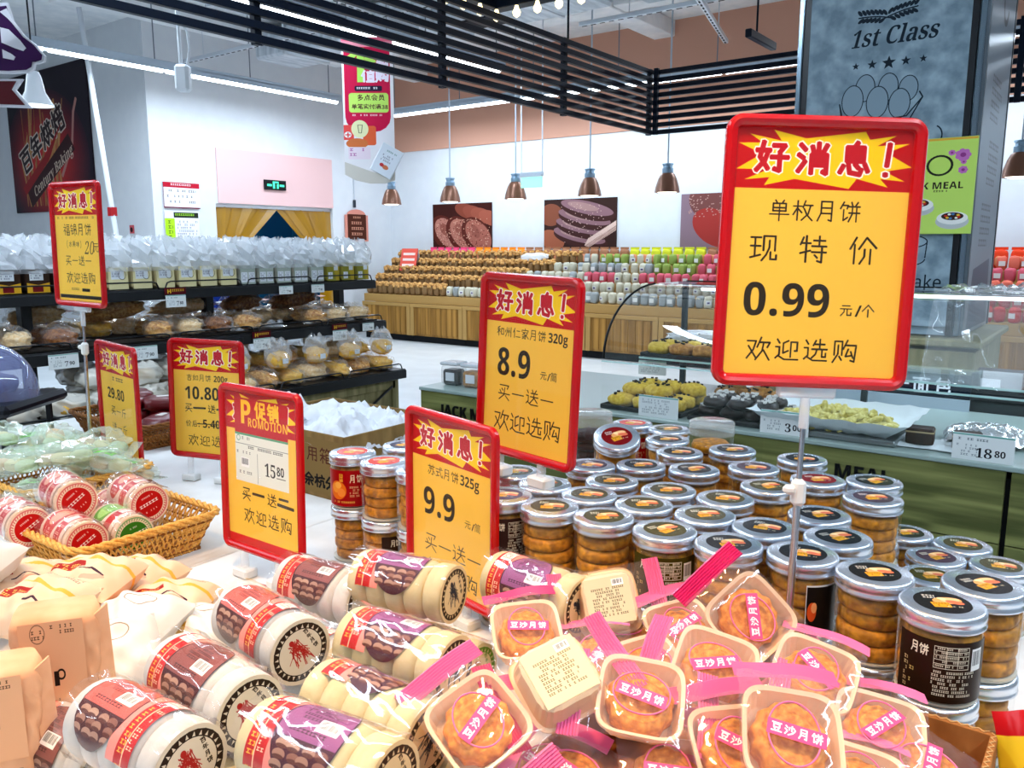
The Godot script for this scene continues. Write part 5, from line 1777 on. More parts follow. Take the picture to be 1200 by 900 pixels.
func build_left() -> void:
	var wick := tri_mat(noise_tex(Color(0.82, 0.54, 0.20), Color(0.97, 0.78, 0.42), 128, 128, 0.06), Vector3(20, 20, 20), 0.5)
	var wdark := mat(Color(0.55, 0.32, 0.10), 0.6)
	make_basket("golden wicker basket with red-labelled rolls, nearest of the baskets", Vector3(-1.615, TABLE, -0.795), 0.33, 0.30, 0.078, wick, wdark)
	make_basket("golden wicker basket heaped with green-labelled bags", Vector3(-2.12, TABLE, -0.905), 0.44, 0.31, 0.078, wick, wdark)
	var brown := tri_mat(noise_tex(Color(0.40, 0.24, 0.10), Color(0.62, 0.40, 0.18), 128, 128, 0.06), Vector3(20, 20, 20), 0.5)
	make_basket("brown wicker basket with dark red packets behind the 29.80 sign", Vector3(-2.56, TABLE, -1.42), 0.46, 0.33, 0.078, brown, wdark)
	# red and green labelled rolls
	var R := 0.043
	var L := 0.12
	var body := Geo.new()
	body.x = Transform3D(Basis(Vector3.BACK, -PI / 2), Vector3.ZERO)
	var pr := [Vector2(0, -L / 2)]
	for k in 4:
		for q in [[0.88, 0.03], [0.97, 0.16], [0.985, 0.5], [0.97, 0.84], [0.88, 0.97]]: pr.append(Vector2((R - 0.002) * q[0], -L / 2 + (k + q[1]) * L / 4))
	pr.append(Vector2(0, L / 2))
	body.lathe(pr, 26, Vector3.ZERO, 0.5)
	var bodym := body.mesh(tri_mat(noise_tex(Color(0.88, 0.70, 0.56), Color(0.94, 0.82, 0.70), 128, 128, 0.03), Vector3(8, 8, 8), 0.6))
	var reds := Color(0.76, 0.07, 0.06)
	var lab := Pic.new(self, 120, 130, 2.5, Color(0.90, 0.76, 0.66))
	lab.ell(36, 65, 30, 55, reds)
	lab.ell(36, 60, 20, 26, Color(0.88, 0.62, 0.50))
	lab.small(22, 92, 30, 22, 7, Color(0.96, 0.85, 0.78), 3)
	lab.rect(74, 0, 30, 130, reds)
	lab.rect(77, 40, 22, 28, Color(0.95, 0.88, 0.84))
	lab.small(78, 76, 22, 40, 8, Color(0.96, 0.8, 0.7), 4)
	var grn := Pic.new(self, 120, 130, 2.5, Color(0.92, 0.82, 0.72))
	grn.ell(36, 65, 30, 55, Color(0.30, 0.60, 0.14))
	grn.ell(36, 60, 24, 40, Color(0.60, 0.80, 0.40))
	grn.small(18, 40, 34, 40, 7, Color(0.25, 0.45, 0.12), 3)
	grn.rect(74, 0, 30, 130, reds)
	grn.rect(77, 40, 22, 28, Color(0.95, 0.88, 0.84))
	var kinds := {"red": [lab, end_pic(Color(0.93, 0.80, 0.68), reds, 3)], "green": [grn, end_pic(Color(0.93, 0.84, 0.70), Color(0.22, 0.48, 0.10), 6)]}
	var km := {}
	for k in kinds:
		var lb := Geo.new()
		for i in 14:
			var a0 := lerpf(-1.5, 1.5, i / 14.0)
			var a1 := lerpf(-1.5, 1.5, (i + 1) / 14.0)
			var d0 := Vector3(0, cos(a0), -sin(a0))
			var d1 := Vector3(0, cos(a1), -sin(a1))
			var rl := R - 0.0012
			var xl := Vector3(-L / 2 + 0.012, 0, 0)
			var xr := Vector3(L / 2 - 0.012, 0, 0)
			lb.tri(d0 * rl + xl, d0 * rl + xr, d1 * rl + xr, d0, d0, d1, Vector2(0, 1 - i / 14.0), Vector2(1, 1 - i / 14.0), Vector2(1, 1 - (i + 1) / 14.0))
			lb.tri(d0 * rl + xl, d1 * rl + xr, d1 * rl + xl, d0, d1, d1, Vector2(0, 1 - i / 14.0), Vector2(1, 1 - (i + 1) / 14.0), Vector2(0, 1 - (i + 1) / 14.0))
		var eg := Geo.new()
		for i in 28:
			var d0 := Vector3(0, cos(TAU * i / 28), sin(TAU * i / 28))
			var d1 := Vector3(0, cos(TAU * (i + 1) / 28), sin(TAU * (i + 1) / 28))
			var c := Vector3(L / 2 + 0.0008, 0, 0)
			eg.tri(c, c + d0 * R * 0.92, c + d1 * R * 0.92, Vector3.RIGHT, Vector3.RIGHT, Vector3.RIGHT, Vector2(0.5, 0.5), Vector2(0.5 - d0.z * 0.5, 0.5 - d0.y * 0.5), Vector2(0.5 - d1.z * 0.5, 0.5 - d1.y * 0.5))
		km[k] = [lb.mesh(printed(kinds[k][0].tex(), 0.35)), eg.mesh(printed(kinds[k][1], 0.35))]
	var fg := Geo.new()
	var grid := []
	for k in 24:
		var a := TAU * k / 24
		var row := []
		for j in 9:
			var f := j / 8.0
			var rad := R + 0.001 + 0.0012 * sin(k * 2.3 + j * 1.9) + (0.006 if j == 8 else 0.0) * sin(k * 1.7)
			row.append(Vector3(lerpf(-L / 2 - 0.012, L / 2 + 0.012, f), cos(a) * rad, sin(a) * rad))
		grid.append(row)
	fg.sheet(grid, true, Vector3.ZERO)
	var film := fg.mesh(clear(Color(1, 1, 1), 0.05, 0.08))
	for q in [
		[Vector3(-1.625, 0.925, -0.735), -9, "red", 0.5, "red-labelled roll with round red end, largest on top in the basket"],
		[Vector3(-1.555, 0.905, -0.845), -6, "red", 0.2, "red-labelled roll by the back corner of the basket"],
		[Vector3(-1.500, 0.880, -0.690), -4, "red", 0.4, "red-labelled roll by the near rim of the basket"],
		[Vector3(-1.500, 0.868, -0.780), -4, "green", 0.1, "roll with green round end in the near basket"],
		[Vector3(-1.640, 0.890, -0.652), -5, "red", 0.4, "red-labelled roll at the left photo edge in the basket"],
		[Vector3(-1.640, 0.858, -0.850), -6, "red", 0.4, "red-labelled roll half hidden between two red ends"],
		[Vector3(-1.660, 0.862, -0.760), -8, "red", 0.4, "red-labelled roll deep in the near basket"]]:
		var t := thing("pastry_roll", q[4], "roll", Vector3.ZERO, 0.0, "labelled pastry rolls in the near basket")
		t.rotation.y = deg_to_rad(q[1])
		t.position = q[0] - t.basis * Vector3(L / 2, 0, 0)
		t.basis = t.basis * Basis(Vector3.RIGHT, q[3])
		part("pastries", bodym, null, t)
		part("paper_label", km[q[2]][0], null, t)
		part("end_print", km[q[2]][1], null, t)
		part("film", film, null, t)
	# green and white bags in the second basket
	var r := RandomNumberGenerator.new()
	r.seed = 9
	var cakes := [mat(Color(0.84, 0.80, 0.62), 0.6), mat(Color(0.78, 0.82, 0.66), 0.6), mat(Color(0.86, 0.74, 0.60), 0.6)]
	var bagfilm := clear(Color(0.88, 0.95, 0.87), 0.26, 0.10)
	var bagmesh := []
	for k in 3:
		var g := Geo.new()
		g.x = Transform3D(Basis(), Vector3(0, -0.014, 0))
		g.append_crumple(k + 60, Vector3(0.07, 0.05, 0.05), 17)
		g.x = Transform3D()
		g.box(Vector3(0.078, -0.002, 0), Vector3(0.024, 0.002, 0.07))
		g.box(Vector3(-0.078, 0.002, 0), Vector3(0.024, 0.002, 0.07))
		bagmesh.append(g.mesh(bagfilm))
	var cg := Geo.new()
	cg.blob(Vector3.ZERO, Vector3(0.022, 0.014, 0.022), 0.7, 0.06, 4.0, 1.0, 14, 8)
	var cmesh := [cg.mesh(cakes[0]), cg.mesh(cakes[1]), cg.mesh(cakes[2])]
	var p := Pic.new(self, 60, 40, 4, Color(0.42, 0.78, 0.16))
	p.small(6, 6, 48, 28, 8, Color(0.85, 0.95, 0.75), 3)
	p.rect(34, 10, 16, 18, Color(0.2, 0.45, 0.12))
	var lg := Geo.new()
	grid = []
	for i in 5:
		var row := []
		for j in 4: row.append(Vector3((i - 2) * 0.011, 0.030 - 0.001 * absf(i - 2) * absf(i - 2) * 1.0 - 0.0008 * absf(j - 1.5), (j - 1.5) * 0.011))
		grid.append(row)
	lg.sheet(grid)
	var lmesh := lg.mesh(printed(p.tex(), 0.35))
	var wheres := ["at the back left of the heap", "at the back beside the dome", "behind the pole of the handwritten sign", "left of the pole base", "in the left middle of the heap", "in the middle of the heap", "right of the heap middle", "by the right rim of the basket", "by the near right corner of the basket", "at the left photo edge", "low at the left photo edge", "in front of the heap middle", "by the red rolls", "under the top bags", "on the very top of the heap", "beside the red roll on top"]
	var spots := []
	for i in 16:
		var row := i / 4
		spots.append(Vector3(-2.29 + (i % 4) * 0.115 + (row % 2) * 0.02, 0.872 + 0.024 * (i % 3) + (0.018 if row in [1, 2] else 0.0), -1.005 + row * 0.072))
	for i in 16:
		var t := thing("pastry_bag", "clear bag with bright green label, " + wheres[i], "bag", spots[i], 0.0, "green-labelled pastry bags")
		t.rotation = Vector3(r.randf_range(-0.25, 0.35), r.randf_range(-0.8, 0.8), r.randf_range(-0.2, 0.2))
		part("film", bagmesh[i % 3], null, t)
		for k in 3:
			part("pastry", cmesh[(i + k) % 3], null, t).position = Vector3(-0.042 + k * 0.042, -0.001, r.randf_range(-0.006, 0.006))
		if i % 3 != 2: part("green_label", lmesh, null, t).position = Vector3(r.randf_range(-0.02, 0.02), 0, 0.004)
	# dark red packets
	for i in 7:
		var g := Geo.new()
		g.blob(Vector3.ZERO, Vector3(0.075, 0.022, 0.05), 0.6, 0.07, 5.0, i * 1.3, 18, 10)
		var t := thing("snack_packet", "dark red foil packet " + ["at the left end of the brown basket", "behind the clear dome", "next to the thin sign pole", "on top of the brown basket heap", "behind the 29.80 sign", "at the back of the brown basket", "low in the brown basket"][i], "packet", Vector3(-2.70 + (i % 4) * 0.095, 0.875 + (i / 4) * 0.04, -1.47 + (i % 2) * 0.10 + (i / 4) * 0.02), i * 0.7, "dark red foil packets")
		part("pouch", g, mat(Color(0.36, 0.03, 0.06), 0.3), t)
		part("sticker", bx(Vector3(0.04, 0.002, 0.024), Vector3(0.01, 0.0225, 0)), mat(Color(0.80, 0.78, 0.76), 0.5), t)
	# blue bag on the shelf edge
	var gb := Geo.new()
	gb.blob(Vector3.ZERO, Vector3(0.10, 0.03, 0.07), 0.6, 0.14, 6.0, 2.0, 20, 12)
	single("blue_bag", gb, mat(Color(0.06, 0.11, 0.36), 0.35), "dark blue crumpled bag behind the brown basket", "bag", Vector3(-2.55, 0.90, -1.62), 0.4)
	# clear dome on a black stand
	var t := thing("sample_dome", "clear plastic dome on a black tray at the left edge", "dome", Vector3(-2.80, TABLE, -0.98), 0.64)
	var dg := Geo.new()
	grid = []
	for k in 32:
		var a := TAU * k / 32
		var row := []
		for j in 9:
			var b := j / 8.0 * PI / 2
			row.append(Vector3(cos(a) * 0.20 * pow(cos(b), 0.7), 0.165 + 0.17 * sin(b), sin(a) * 0.15 * pow(cos(b), 0.7)))
		grid.append(row)
	dg.sheet(grid, true, Vector3(0, 0.1, 0))
	part("dome", dg, clear(Color(0.62, 0.66, 0.88), 0.30, 0.05), t)
	part("tray", bx(Vector3(0.43, 0.035, 0.33), Vector3(0, 0.148, 0), 0.012), mat(Color(0.04, 0.05, 0.09), 0.35), t)
	for s in [-1, 1]:
		for z in [-1, 1]: part("leg", bx(Vector3(0.014, 0.131, 0.014), Vector3(s * 0.17, 0.066, z * 0.12)), mat(Color(0.05, 0.05, 0.07), 0.4), t)
	var sg := Geo.new()
	sg.blob(Vector3(0, 0.2, 0), Vector3(0.13, 0.035, 0.1), 0.7, 0.1, 4.0, 3.0)
	part("inner_tray", sg, mat(Color(0.10, 0.12, 0.32), 0.4), t)
	# bright snack bag at the right edge
	var sp := Pic.new(self, 60, 60, 3, Color(0.78, 0.84, 0.74))
	sp.poly([Vector2(0, 0), Vector2(60, 0), Vector2(60, 16), Vector2(0, 24)], Color(0.86, 0.70, 0.14))
	sp.rect(0, 0, 60, 9, Color(0.70, 0.06, 0.08))
	for k in 5: sp.arc(14 + k * 8, 40, 7, 9, 0, TAU, 1.6, Color(0.52, 0.68, 0.52))
	var sb := Geo.new()
	for side in [1.0, -1.0]:
		grid = []
		for i in 15:
			var row := []
			for j in 15:
				var x := (i - 7) / 7.0
				var z := (j - 7) / 7.0
				row.append(Vector3(x * 0.055, -z * 0.075, side * 0.024 * pow(maxf(0, 1 - x * x), 0.5) * pow(maxf(0, 1 - z * z), 0.5) + 0.003 * sin(i * 1.1 + j * 0.9)))
			grid.append(row)
		sb.sheet(grid, false, null, Vector3(0, 0, side))
	var sn := single("snack_bag", sb, printed(sp.tex(), 0.3), "red, yellow and pale green snack bag at the right edge", "bag", Vector3(-0.005, TABLE + 0.078, -0.93), 0.5)
	sn.rotation = Vector3(-0.35, 0.5, 0.1)
	build_bags()
	build_tissue_box()

# ------------------------------------------------------------------ paper bags at the near left
func build_bags() -> void:
	# pouches lying flat
	var p := Pic.new(self, 120, 90, 3, Color(0.90, 0.76, 0.63))
	p.line([Vector2(0, 36), Vector2(20, 32), Vector2(44, 30), Vector2(70, 34), Vector2(96, 36), Vector2(120, 32)], 5, Color(0.93, 0.66, 0.26))
	p.poly([Vector2(20, 48), Vector2(62, 40), Vector2(70, 52), Vector2(26, 62)], Color(0.60, 0.10, 0.05))
	p.small(24, 48, 40, 12, 6, Color(0.93, 0.72, 0.35), 3)
	p.ell(92, 68, 16, 5, Color(0.86, 0.62, 0.52), -0.2)
	p.line([Vector2(70, 60), Vector2(84, 56), Vector2(104, 62)], 2.4, Color(0.22, 0.12, 0.18))
	p.small(10, 6, 44, 10, 5, Color(0.40, 0.32, 0.30), 4)
	p.small(66, 8, 44, 8, 5, Color(0.40, 0.32, 0.30), 5)
	var peach := printed(p.tex(), 0.5)
	p = Pic.new(self, 120, 90, 3, Color(0.84, 0.83, 0.80))
	p.small(20, 12, 30, 8, 6, Color(0.35, 0.35, 0.38), 6)
	p.arc(70, 30, 22, 10, 0, TAU, 1.2, Color(0.55, 0.48, 0.40))
	p.poly([Vector2(0, 60), Vector2(60, 66), Vector2(58, 90), Vector2(0, 90)], Color(0.62, 0.46, 0.14))
	p.small(6, 66, 46, 20, 10, Color(0.80, 0.72, 0.50), 8, 0.6)
	p.poly([Vector2(0, 0), Vector2(14, 0), Vector2(20, 90), Vector2(4, 90)], Color(0.90, 0.62, 0.22))
	var white := printed(p.tex(), 0.45)
	var pil := func(w: float, h: float, d: float, seed: float) -> Geo:
		var g := Geo.new()
		for side in [1.0, -1.0]:
			var grid := []
			for i in 25:
				var row := []
				for j in 19:
					var x := (i - 12) / 12.0
					var z := (j - 9) / 9.0
					var e := pow(maxf(0.0, 1 - pow(absf(x), 3.0)), 0.6) * pow(maxf(0.0, 1 - pow(absf(z), 3.0)), 0.6)
					var wr := 0.003 * sin(i * 0.55 + seed * 3 + j * 0.35) * sin(j * 0.7 + seed) + 0.0018 * sin(i * 0.9 - j * 0.8 + seed * 5)
					row.append(Vector3(x * w * 0.5, side * h * 0.5 * e + wr * e * 1.6, z * d * 0.5))
				grid.append(row)
			g.sheet(grid, false, null, Vector3(0, side, 0))
		return g
	var list := [
		[Vector3(-1.290, 0.890, -0.590), 0.4, 0.15, "peach", "peach printed pouch just below the near basket"],
		[Vector3(-1.400, 0.875, -0.520), 0.9, 0.2, "peach", "peach printed pouch at the left edge under the basket"],
		[Vector3(-1.190, 0.850, -0.660), 0.5, 0.1, "peach", "peach printed pouch beside the seam of the white tables"],
		[Vector3(-1.130, 0.870, -0.575), 0.3, 0.25, "white", "white pouch with yellow cakes showing, beside the rolls"],
		[Vector3(-1.080, 0.842, -0.650), 0.6, 0.1, "white", "white crinkled pouch next to the pink-labelled roll"],
		[Vector3(-1.230, 0.900, -0.490), 0.2, 0.3, "peach", "peach printed pouch behind the standing paper bag"],
		[Vector3(-1.035, 0.880, -0.480), 1.2, 0.5, "white", "white pouch with black print between paper bag and rolls"],
		[Vector3(-1.330, 0.850, -0.690), 0.2, 0.1, "peach", "peach printed pouch under the basket corner"],
		[Vector3(-1.400, 0.930, -0.455), 0.5, 0.2, "white", "white and yellow pouch at the left edge above the paper bags"],
	]
	for q in list:
		var t := single("pastry_pouch", pil.call(0.15, 0.072, 0.115, q[0].x * 7), peach if q[3] == "peach" else white, q[4], "pouch", q[0], 0.0, "printed pastry pouches")
		t.rotation = Vector3(q[2], q[1], 0.1)
	# standing paper bags
	var kraft := tri_mat(noise_tex(Color(0.84, 0.62, 0.46), Color(0.90, 0.70, 0.55), 128, 128, 0.02), Vector3(5, 5, 5), 0.65)
	var grey := clear(Color(0.45, 0.41, 0.38), 0.55, 0.2)
	p = Pic.new(self, 90, 100, 3, Color(0.87, 0.66, 0.505))
	p.arc(26, 12, 10, 10, 0, TAU, 1.0, Color(0.45, 0.33, 0.24))

	p.small(18, 8, 16, 10, 6, Color(0.35, 0.25, 0.18), 3)
	p.small(44, 4, 34, 14, 6, Color(0.35, 0.25, 0.18), 5)
	p.rect(44, 54, 7, 16, Color(0.12, 0.07, 0.05))
	p.arc(54, 58, 5, 5, 0, TAU, 2.2, Color(0.12, 0.07, 0.05))
	p.small(42, 84, 9, 14, 4, Color(0.3, 0.2, 0.15), 7)
	var bag_print := printed(p.tex(), 0.65)
	for q in [[Vector3(-1.005, TABLE, -0.418), 0.98, 0.095, 0.06, 0.205, "standing peach paper bag with black clip print beside the rolls"], [Vector3(-0.962, TABLE, -0.325), 1.05, 0.10, 0.06, 0.185, "standing peach paper bag at the bottom left corner"]]:
		var t := thing("paper_bag", q[5], "bag", q[0], q[1], "standing peach paper bags")
		var w: float = q[2]
		var d: float = q[3]
		var h: float = q[4] - 0.02
		var grid := []
		for k in 28:
			var a := TAU * k / 28
			var c := Vector2(cos(a), sin(a))
			c = Vector2(signf(c.x) * pow(absf(c.x), 0.35), signf(c.y) * pow(absf(c.y), 0.35))
			var row := []
			for j in 10:
				var f := j / 9.0
				var y := 0.045 + (h - 0.045) * minf(1.0, f * 1.15)
				var s := 1.0 if j < 8 else (0.9 if j == 8 else 0.0)
				var wr := (0.003 * sin(k * 0.9 + j * 1.3) + 0.0015 * sin(k * 1.7 - j * 2.0)) if j < 7 else 0.0
				row.append(Vector3(c.x * (w / 2 + wr) * s, y + wr + (0.006 * sin(k * 1.3) if j == 0 else 0.0), c.y * (d / 2 + wr) * s))
			grid.append(row)
		var g := Geo.new()
		g.sheet(grid, true, Vector3(0, h * 0.5, 0))
		part("paper", g, kraft, t)
		g = Geo.new()
		grid = []
		for k in 24:
			var a := TAU * k / 24
			var c := Vector2(cos(a), sin(a))
			c = Vector2(signf(c.x) * pow(absf(c.x), 0.4), signf(c.y) * pow(absf(c.y), 0.4))
			var row := []
			for j in 5: row.append(Vector3(c.x * w * 0.47, 0.002 + 0.05 * j / 4.0, c.y * d * 0.46))
			grid.append(row)
		g.sheet(grid, true, Vector3(0, 0.02, 0))
		part("clear_foot", g, grey, t)
		part("contents", bx(Vector3(w * 0.8, 0.09, d * 0.75), Vector3(0, 0.047, 0), 0.012), mat(Color(0.36, 0.27, 0.19), 0.6), t)
		# flat print on the front face: round stamp, clip mark and small lettering
		g = Geo.new()
		g.quad(Vector3(-w * 0.36, h * 0.98, d / 2 + 0.0045), Vector3(w * 0.36, h * 0.98, d / 2 + 0.0045), Vector3(w * 0.36, 0.065, d / 2 + 0.0045), Vector3(-w * 0.36, 0.065, d / 2 + 0.0045), Vector3.BACK)
		part("print", g, bag_print, t)
		g = Geo.new()
		g.prism([Vector2(-0.012, h * 0.95), Vector2(0.012, h * 0.99), Vector2(0.016, 0.07), Vector2(0.0, 0.05), Vector2(-0.010, 0.08)], -0.001, 0.001)
		var fl := part("side_fold", g, kraft, t)
		fl.position = Vector3(w / 2 + 0.002, 0, d * 0.2)
		fl.rotation.y = 0.9

# ------------------------------------------------------------------ cardboard box of wrapping tissue
func build_tissue_box() -> void:
	var kraft := tri_mat(noise_tex(Color(0.46, 0.36, 0.20), Color(0.55, 0.44, 0.26), 128, 128, 0.03, 1, 4), Vector3(5, 5, 5), 0.8)
	var W := 0.44
	var D := 0.34
	var h := 0.165
	var t := thing("cardboard_carton", "brown cardboard carton stuffed with white tissue behind the jars", "carton", Vector3(-1.472 - W / 2, TABLE, -1.295 - D / 2))
	part("base", bx(Vector3(W, 0.005, D), Vector3(0, 0.003, 0)), kraft, t)
	for s in [[Vector3(W, h, 0.006), Vector3(0, h / 2, D / 2)], [Vector3(W, h, 0.006), Vector3(0, h / 2, -D / 2)], [Vector3(0.006, h, D), Vector3(W / 2, h / 2, 0)], [Vector3(0.006, h, D), Vector3(-W / 2, h / 2, 0)]]:
		part("side", bx(s[0], s[1], 0.001), kraft, t)
	var p := Pic.new(self, 150, 90, 3.5, Color(0.50, 0.40, 0.23))
	p.han("用箱", 76, 14, 24, 2.2, Color(0.30, 0.14, 0.10), 1.15)
	p.han("厂余杭分", 44, 58, 22, 3.4, Color(0.07, 0.06, 0.06), 1.06)
	var g := Geo.new()
	g.quad(Vector3(-0.05, 0.15, D / 2 + 0.0035), Vector3(0.215, 0.15, D / 2 + 0.0035), Vector3(0.215, 0.01, D / 2 + 0.0035), Vector3(-0.05, 0.01, D / 2 + 0.0035), Vector3.BACK)
	part("print", g, printed(p.tex(), 0.8), t)
	var paper := StandardMaterial3D.new()
	paper.albedo_color = Color(0.86, 0.87, 0.89)
	paper.roughness = 0.7
	for q in [[Vector3(-1.60, 0.98, -1.40), 0.15, 0.0, "crumpled white tissue sheet at the front corner of the carton"], [Vector3(-1.72, 0.985, -1.50), 0.17, 1.0, "crumpled white tissue sheet at the back of the carton"], [Vector3(-1.82, 1.00, -1.40), 0.12, 2.0, "crumpled white tissue sheet at the left of the carton"], [Vector3(-1.56, 0.975, -1.55), 0.12, 3.0, "crumpled white tissue sheet at the far right of the carton"]]:
		var gg := Geo.new()
		var grid := []
		var f := FastNoiseLite.new()
		f.seed = int(q[2]) + 4
		f.frequency = 3.2
		f.noise_type = FastNoiseLite.TYPE_CELLULAR
		f.cellular_return_type = FastNoiseLite.RETURN_DISTANCE
		for i in 26:
			var row := []
			for j in 26:
				var x := (i - 12.5) / 12.5
				var z := (j - 12.5) / 12.5
				var n := f.get_noise_2d(x * 0.5, z * 0.5)
				var n2 := f.get_noise_2d(x * 1.4 + 5, z * 1.4)
				row.append(Vector3(x * q[1] + 0.02 * n2, 0.08 * n + 0.05 * n2 + 0.06 * (1 - x * x) * (1 - z * z) + 0.02, z * q[1] * 0.8 + 0.02 * n))
			grid.append(row)
		gg.sheet(grid)
		single("tissue_sheet", gg, paper, q[3], "tissue", q[0], q[2] * 0.8, "crumpled tissue in the carton")

# ------------------------------------------------------------------ bread shelves on the left
const NTH := ["first", "second", "third", "fourth", "fifth", "sixth", "seventh", "eighth", "ninth", "tenth", "eleventh", "twelfth", "thirteenth", "fourteenth", "fifteenth", "sixteenth", "seventeenth", "eighteenth", "nineteenth", "twentieth"]

func crumple(seed: int, h: Vector3, su := 15) -> Geo:
	var g := Geo.new()
	g.append_crumple(seed, h, su)
	return g

var tag_prints := {}
func price_tag(label: String, at: Vector3, turn: float, style: int, price: String, group: String) -> void:
	var t := thing("price_tag", label, "tag", at, turn, group)
	if style == 1:
		if not tag_prints.has("header"):
			var p := Pic.new(self, 90, 24, 3, Color(0.30, 0.03, 0.08))
			p.text("H", 8, 20, 22, Color(0.86, 0.68, 0.16), true, 1.3)
			p.small(30, 5, 52, 14, 14, Color(0.80, 0.62, 0.18), 4, 1.0)
			tag_prints["header"] = printed(p.tex(), 0.4)
		var g := Geo.new()
		g.quad(Vector3(-0.055, 0.034, 0.0025), Vector3(0.055, 0.034, 0.0025), Vector3(0.055, 0.004, 0.0025), Vector3(-0.055, 0.004, 0.0025), Vector3.BACK)
		part("header_print", g, tag_prints["header"], part("header", bx(Vector3(0.112, 0.032, 0.004), Vector3(0, 0.019, 0), 0.001), mat(Color(0.30, 0.03, 0.08), 0.4), t))
	if not tag_prints.has(price) and price == "-":
		var c := Pic.new(self, 90, 50, 4, Color(0.80, 0.83, 0.83))
		c.rect(0, 0, 90, 3, Color(0.40, 0.62, 0.58))
		c.small(8, 8, 70, 38, 6, Color(0.45, 0.5, 0.52), 5, 0.6)
		tag_prints[price] = printed(c.tex(), 0.4)
	if not tag_prints.has(price):
		var c := Pic.new(self, 90, 50, 4, Color(0.84, 0.86, 0.86))
		c.rect(0, 0, 90, 3, Color(0.40, 0.62, 0.58))
		c.small(8, 8, 50, 8, 7, Color(0.3, 0.35, 0.38), 3)
		c.small(6, 20, 34, 24, 6, Color(0.45, 0.5, 0.52), 5, 0.6)
		var px0 := 46.0 if price.length() < 5 else 34.0
		var wd := c.text(price.split(".")[0], px0, 43, 25, Color(0.12, 0.12, 0.14), true, 0.9, "Droid Serif")
		c.text(price.split(".")[1], px0 + 3 + wd, 39, 17, Color(0.12, 0.12, 0.14), true, 0.9)
		tag_prints[price] = printed(c.tex(), 0.4)
	var g2 := Geo.new()
	var w: float = [0.045, 0.052, 0.062, 0.085][style]
	var h: float = [0.045, 0.058, 0.062, 0.085][style]
	g2.quad(Vector3(-w, -0.001, 0.0022), Vector3(w, -0.001, 0.0022), Vector3(w, -h, 0.0022), Vector3(-w, -h, 0.0022), Vector3.BACK)
	part("card", bx(Vector3(w * 2, h, 0.003), Vector3(0, -h / 2, 0.0005), 0.0008), mat(Color(0.84, 0.86, 0.86), 0.4), t)
	part("print", g2, tag_prints[price], t)

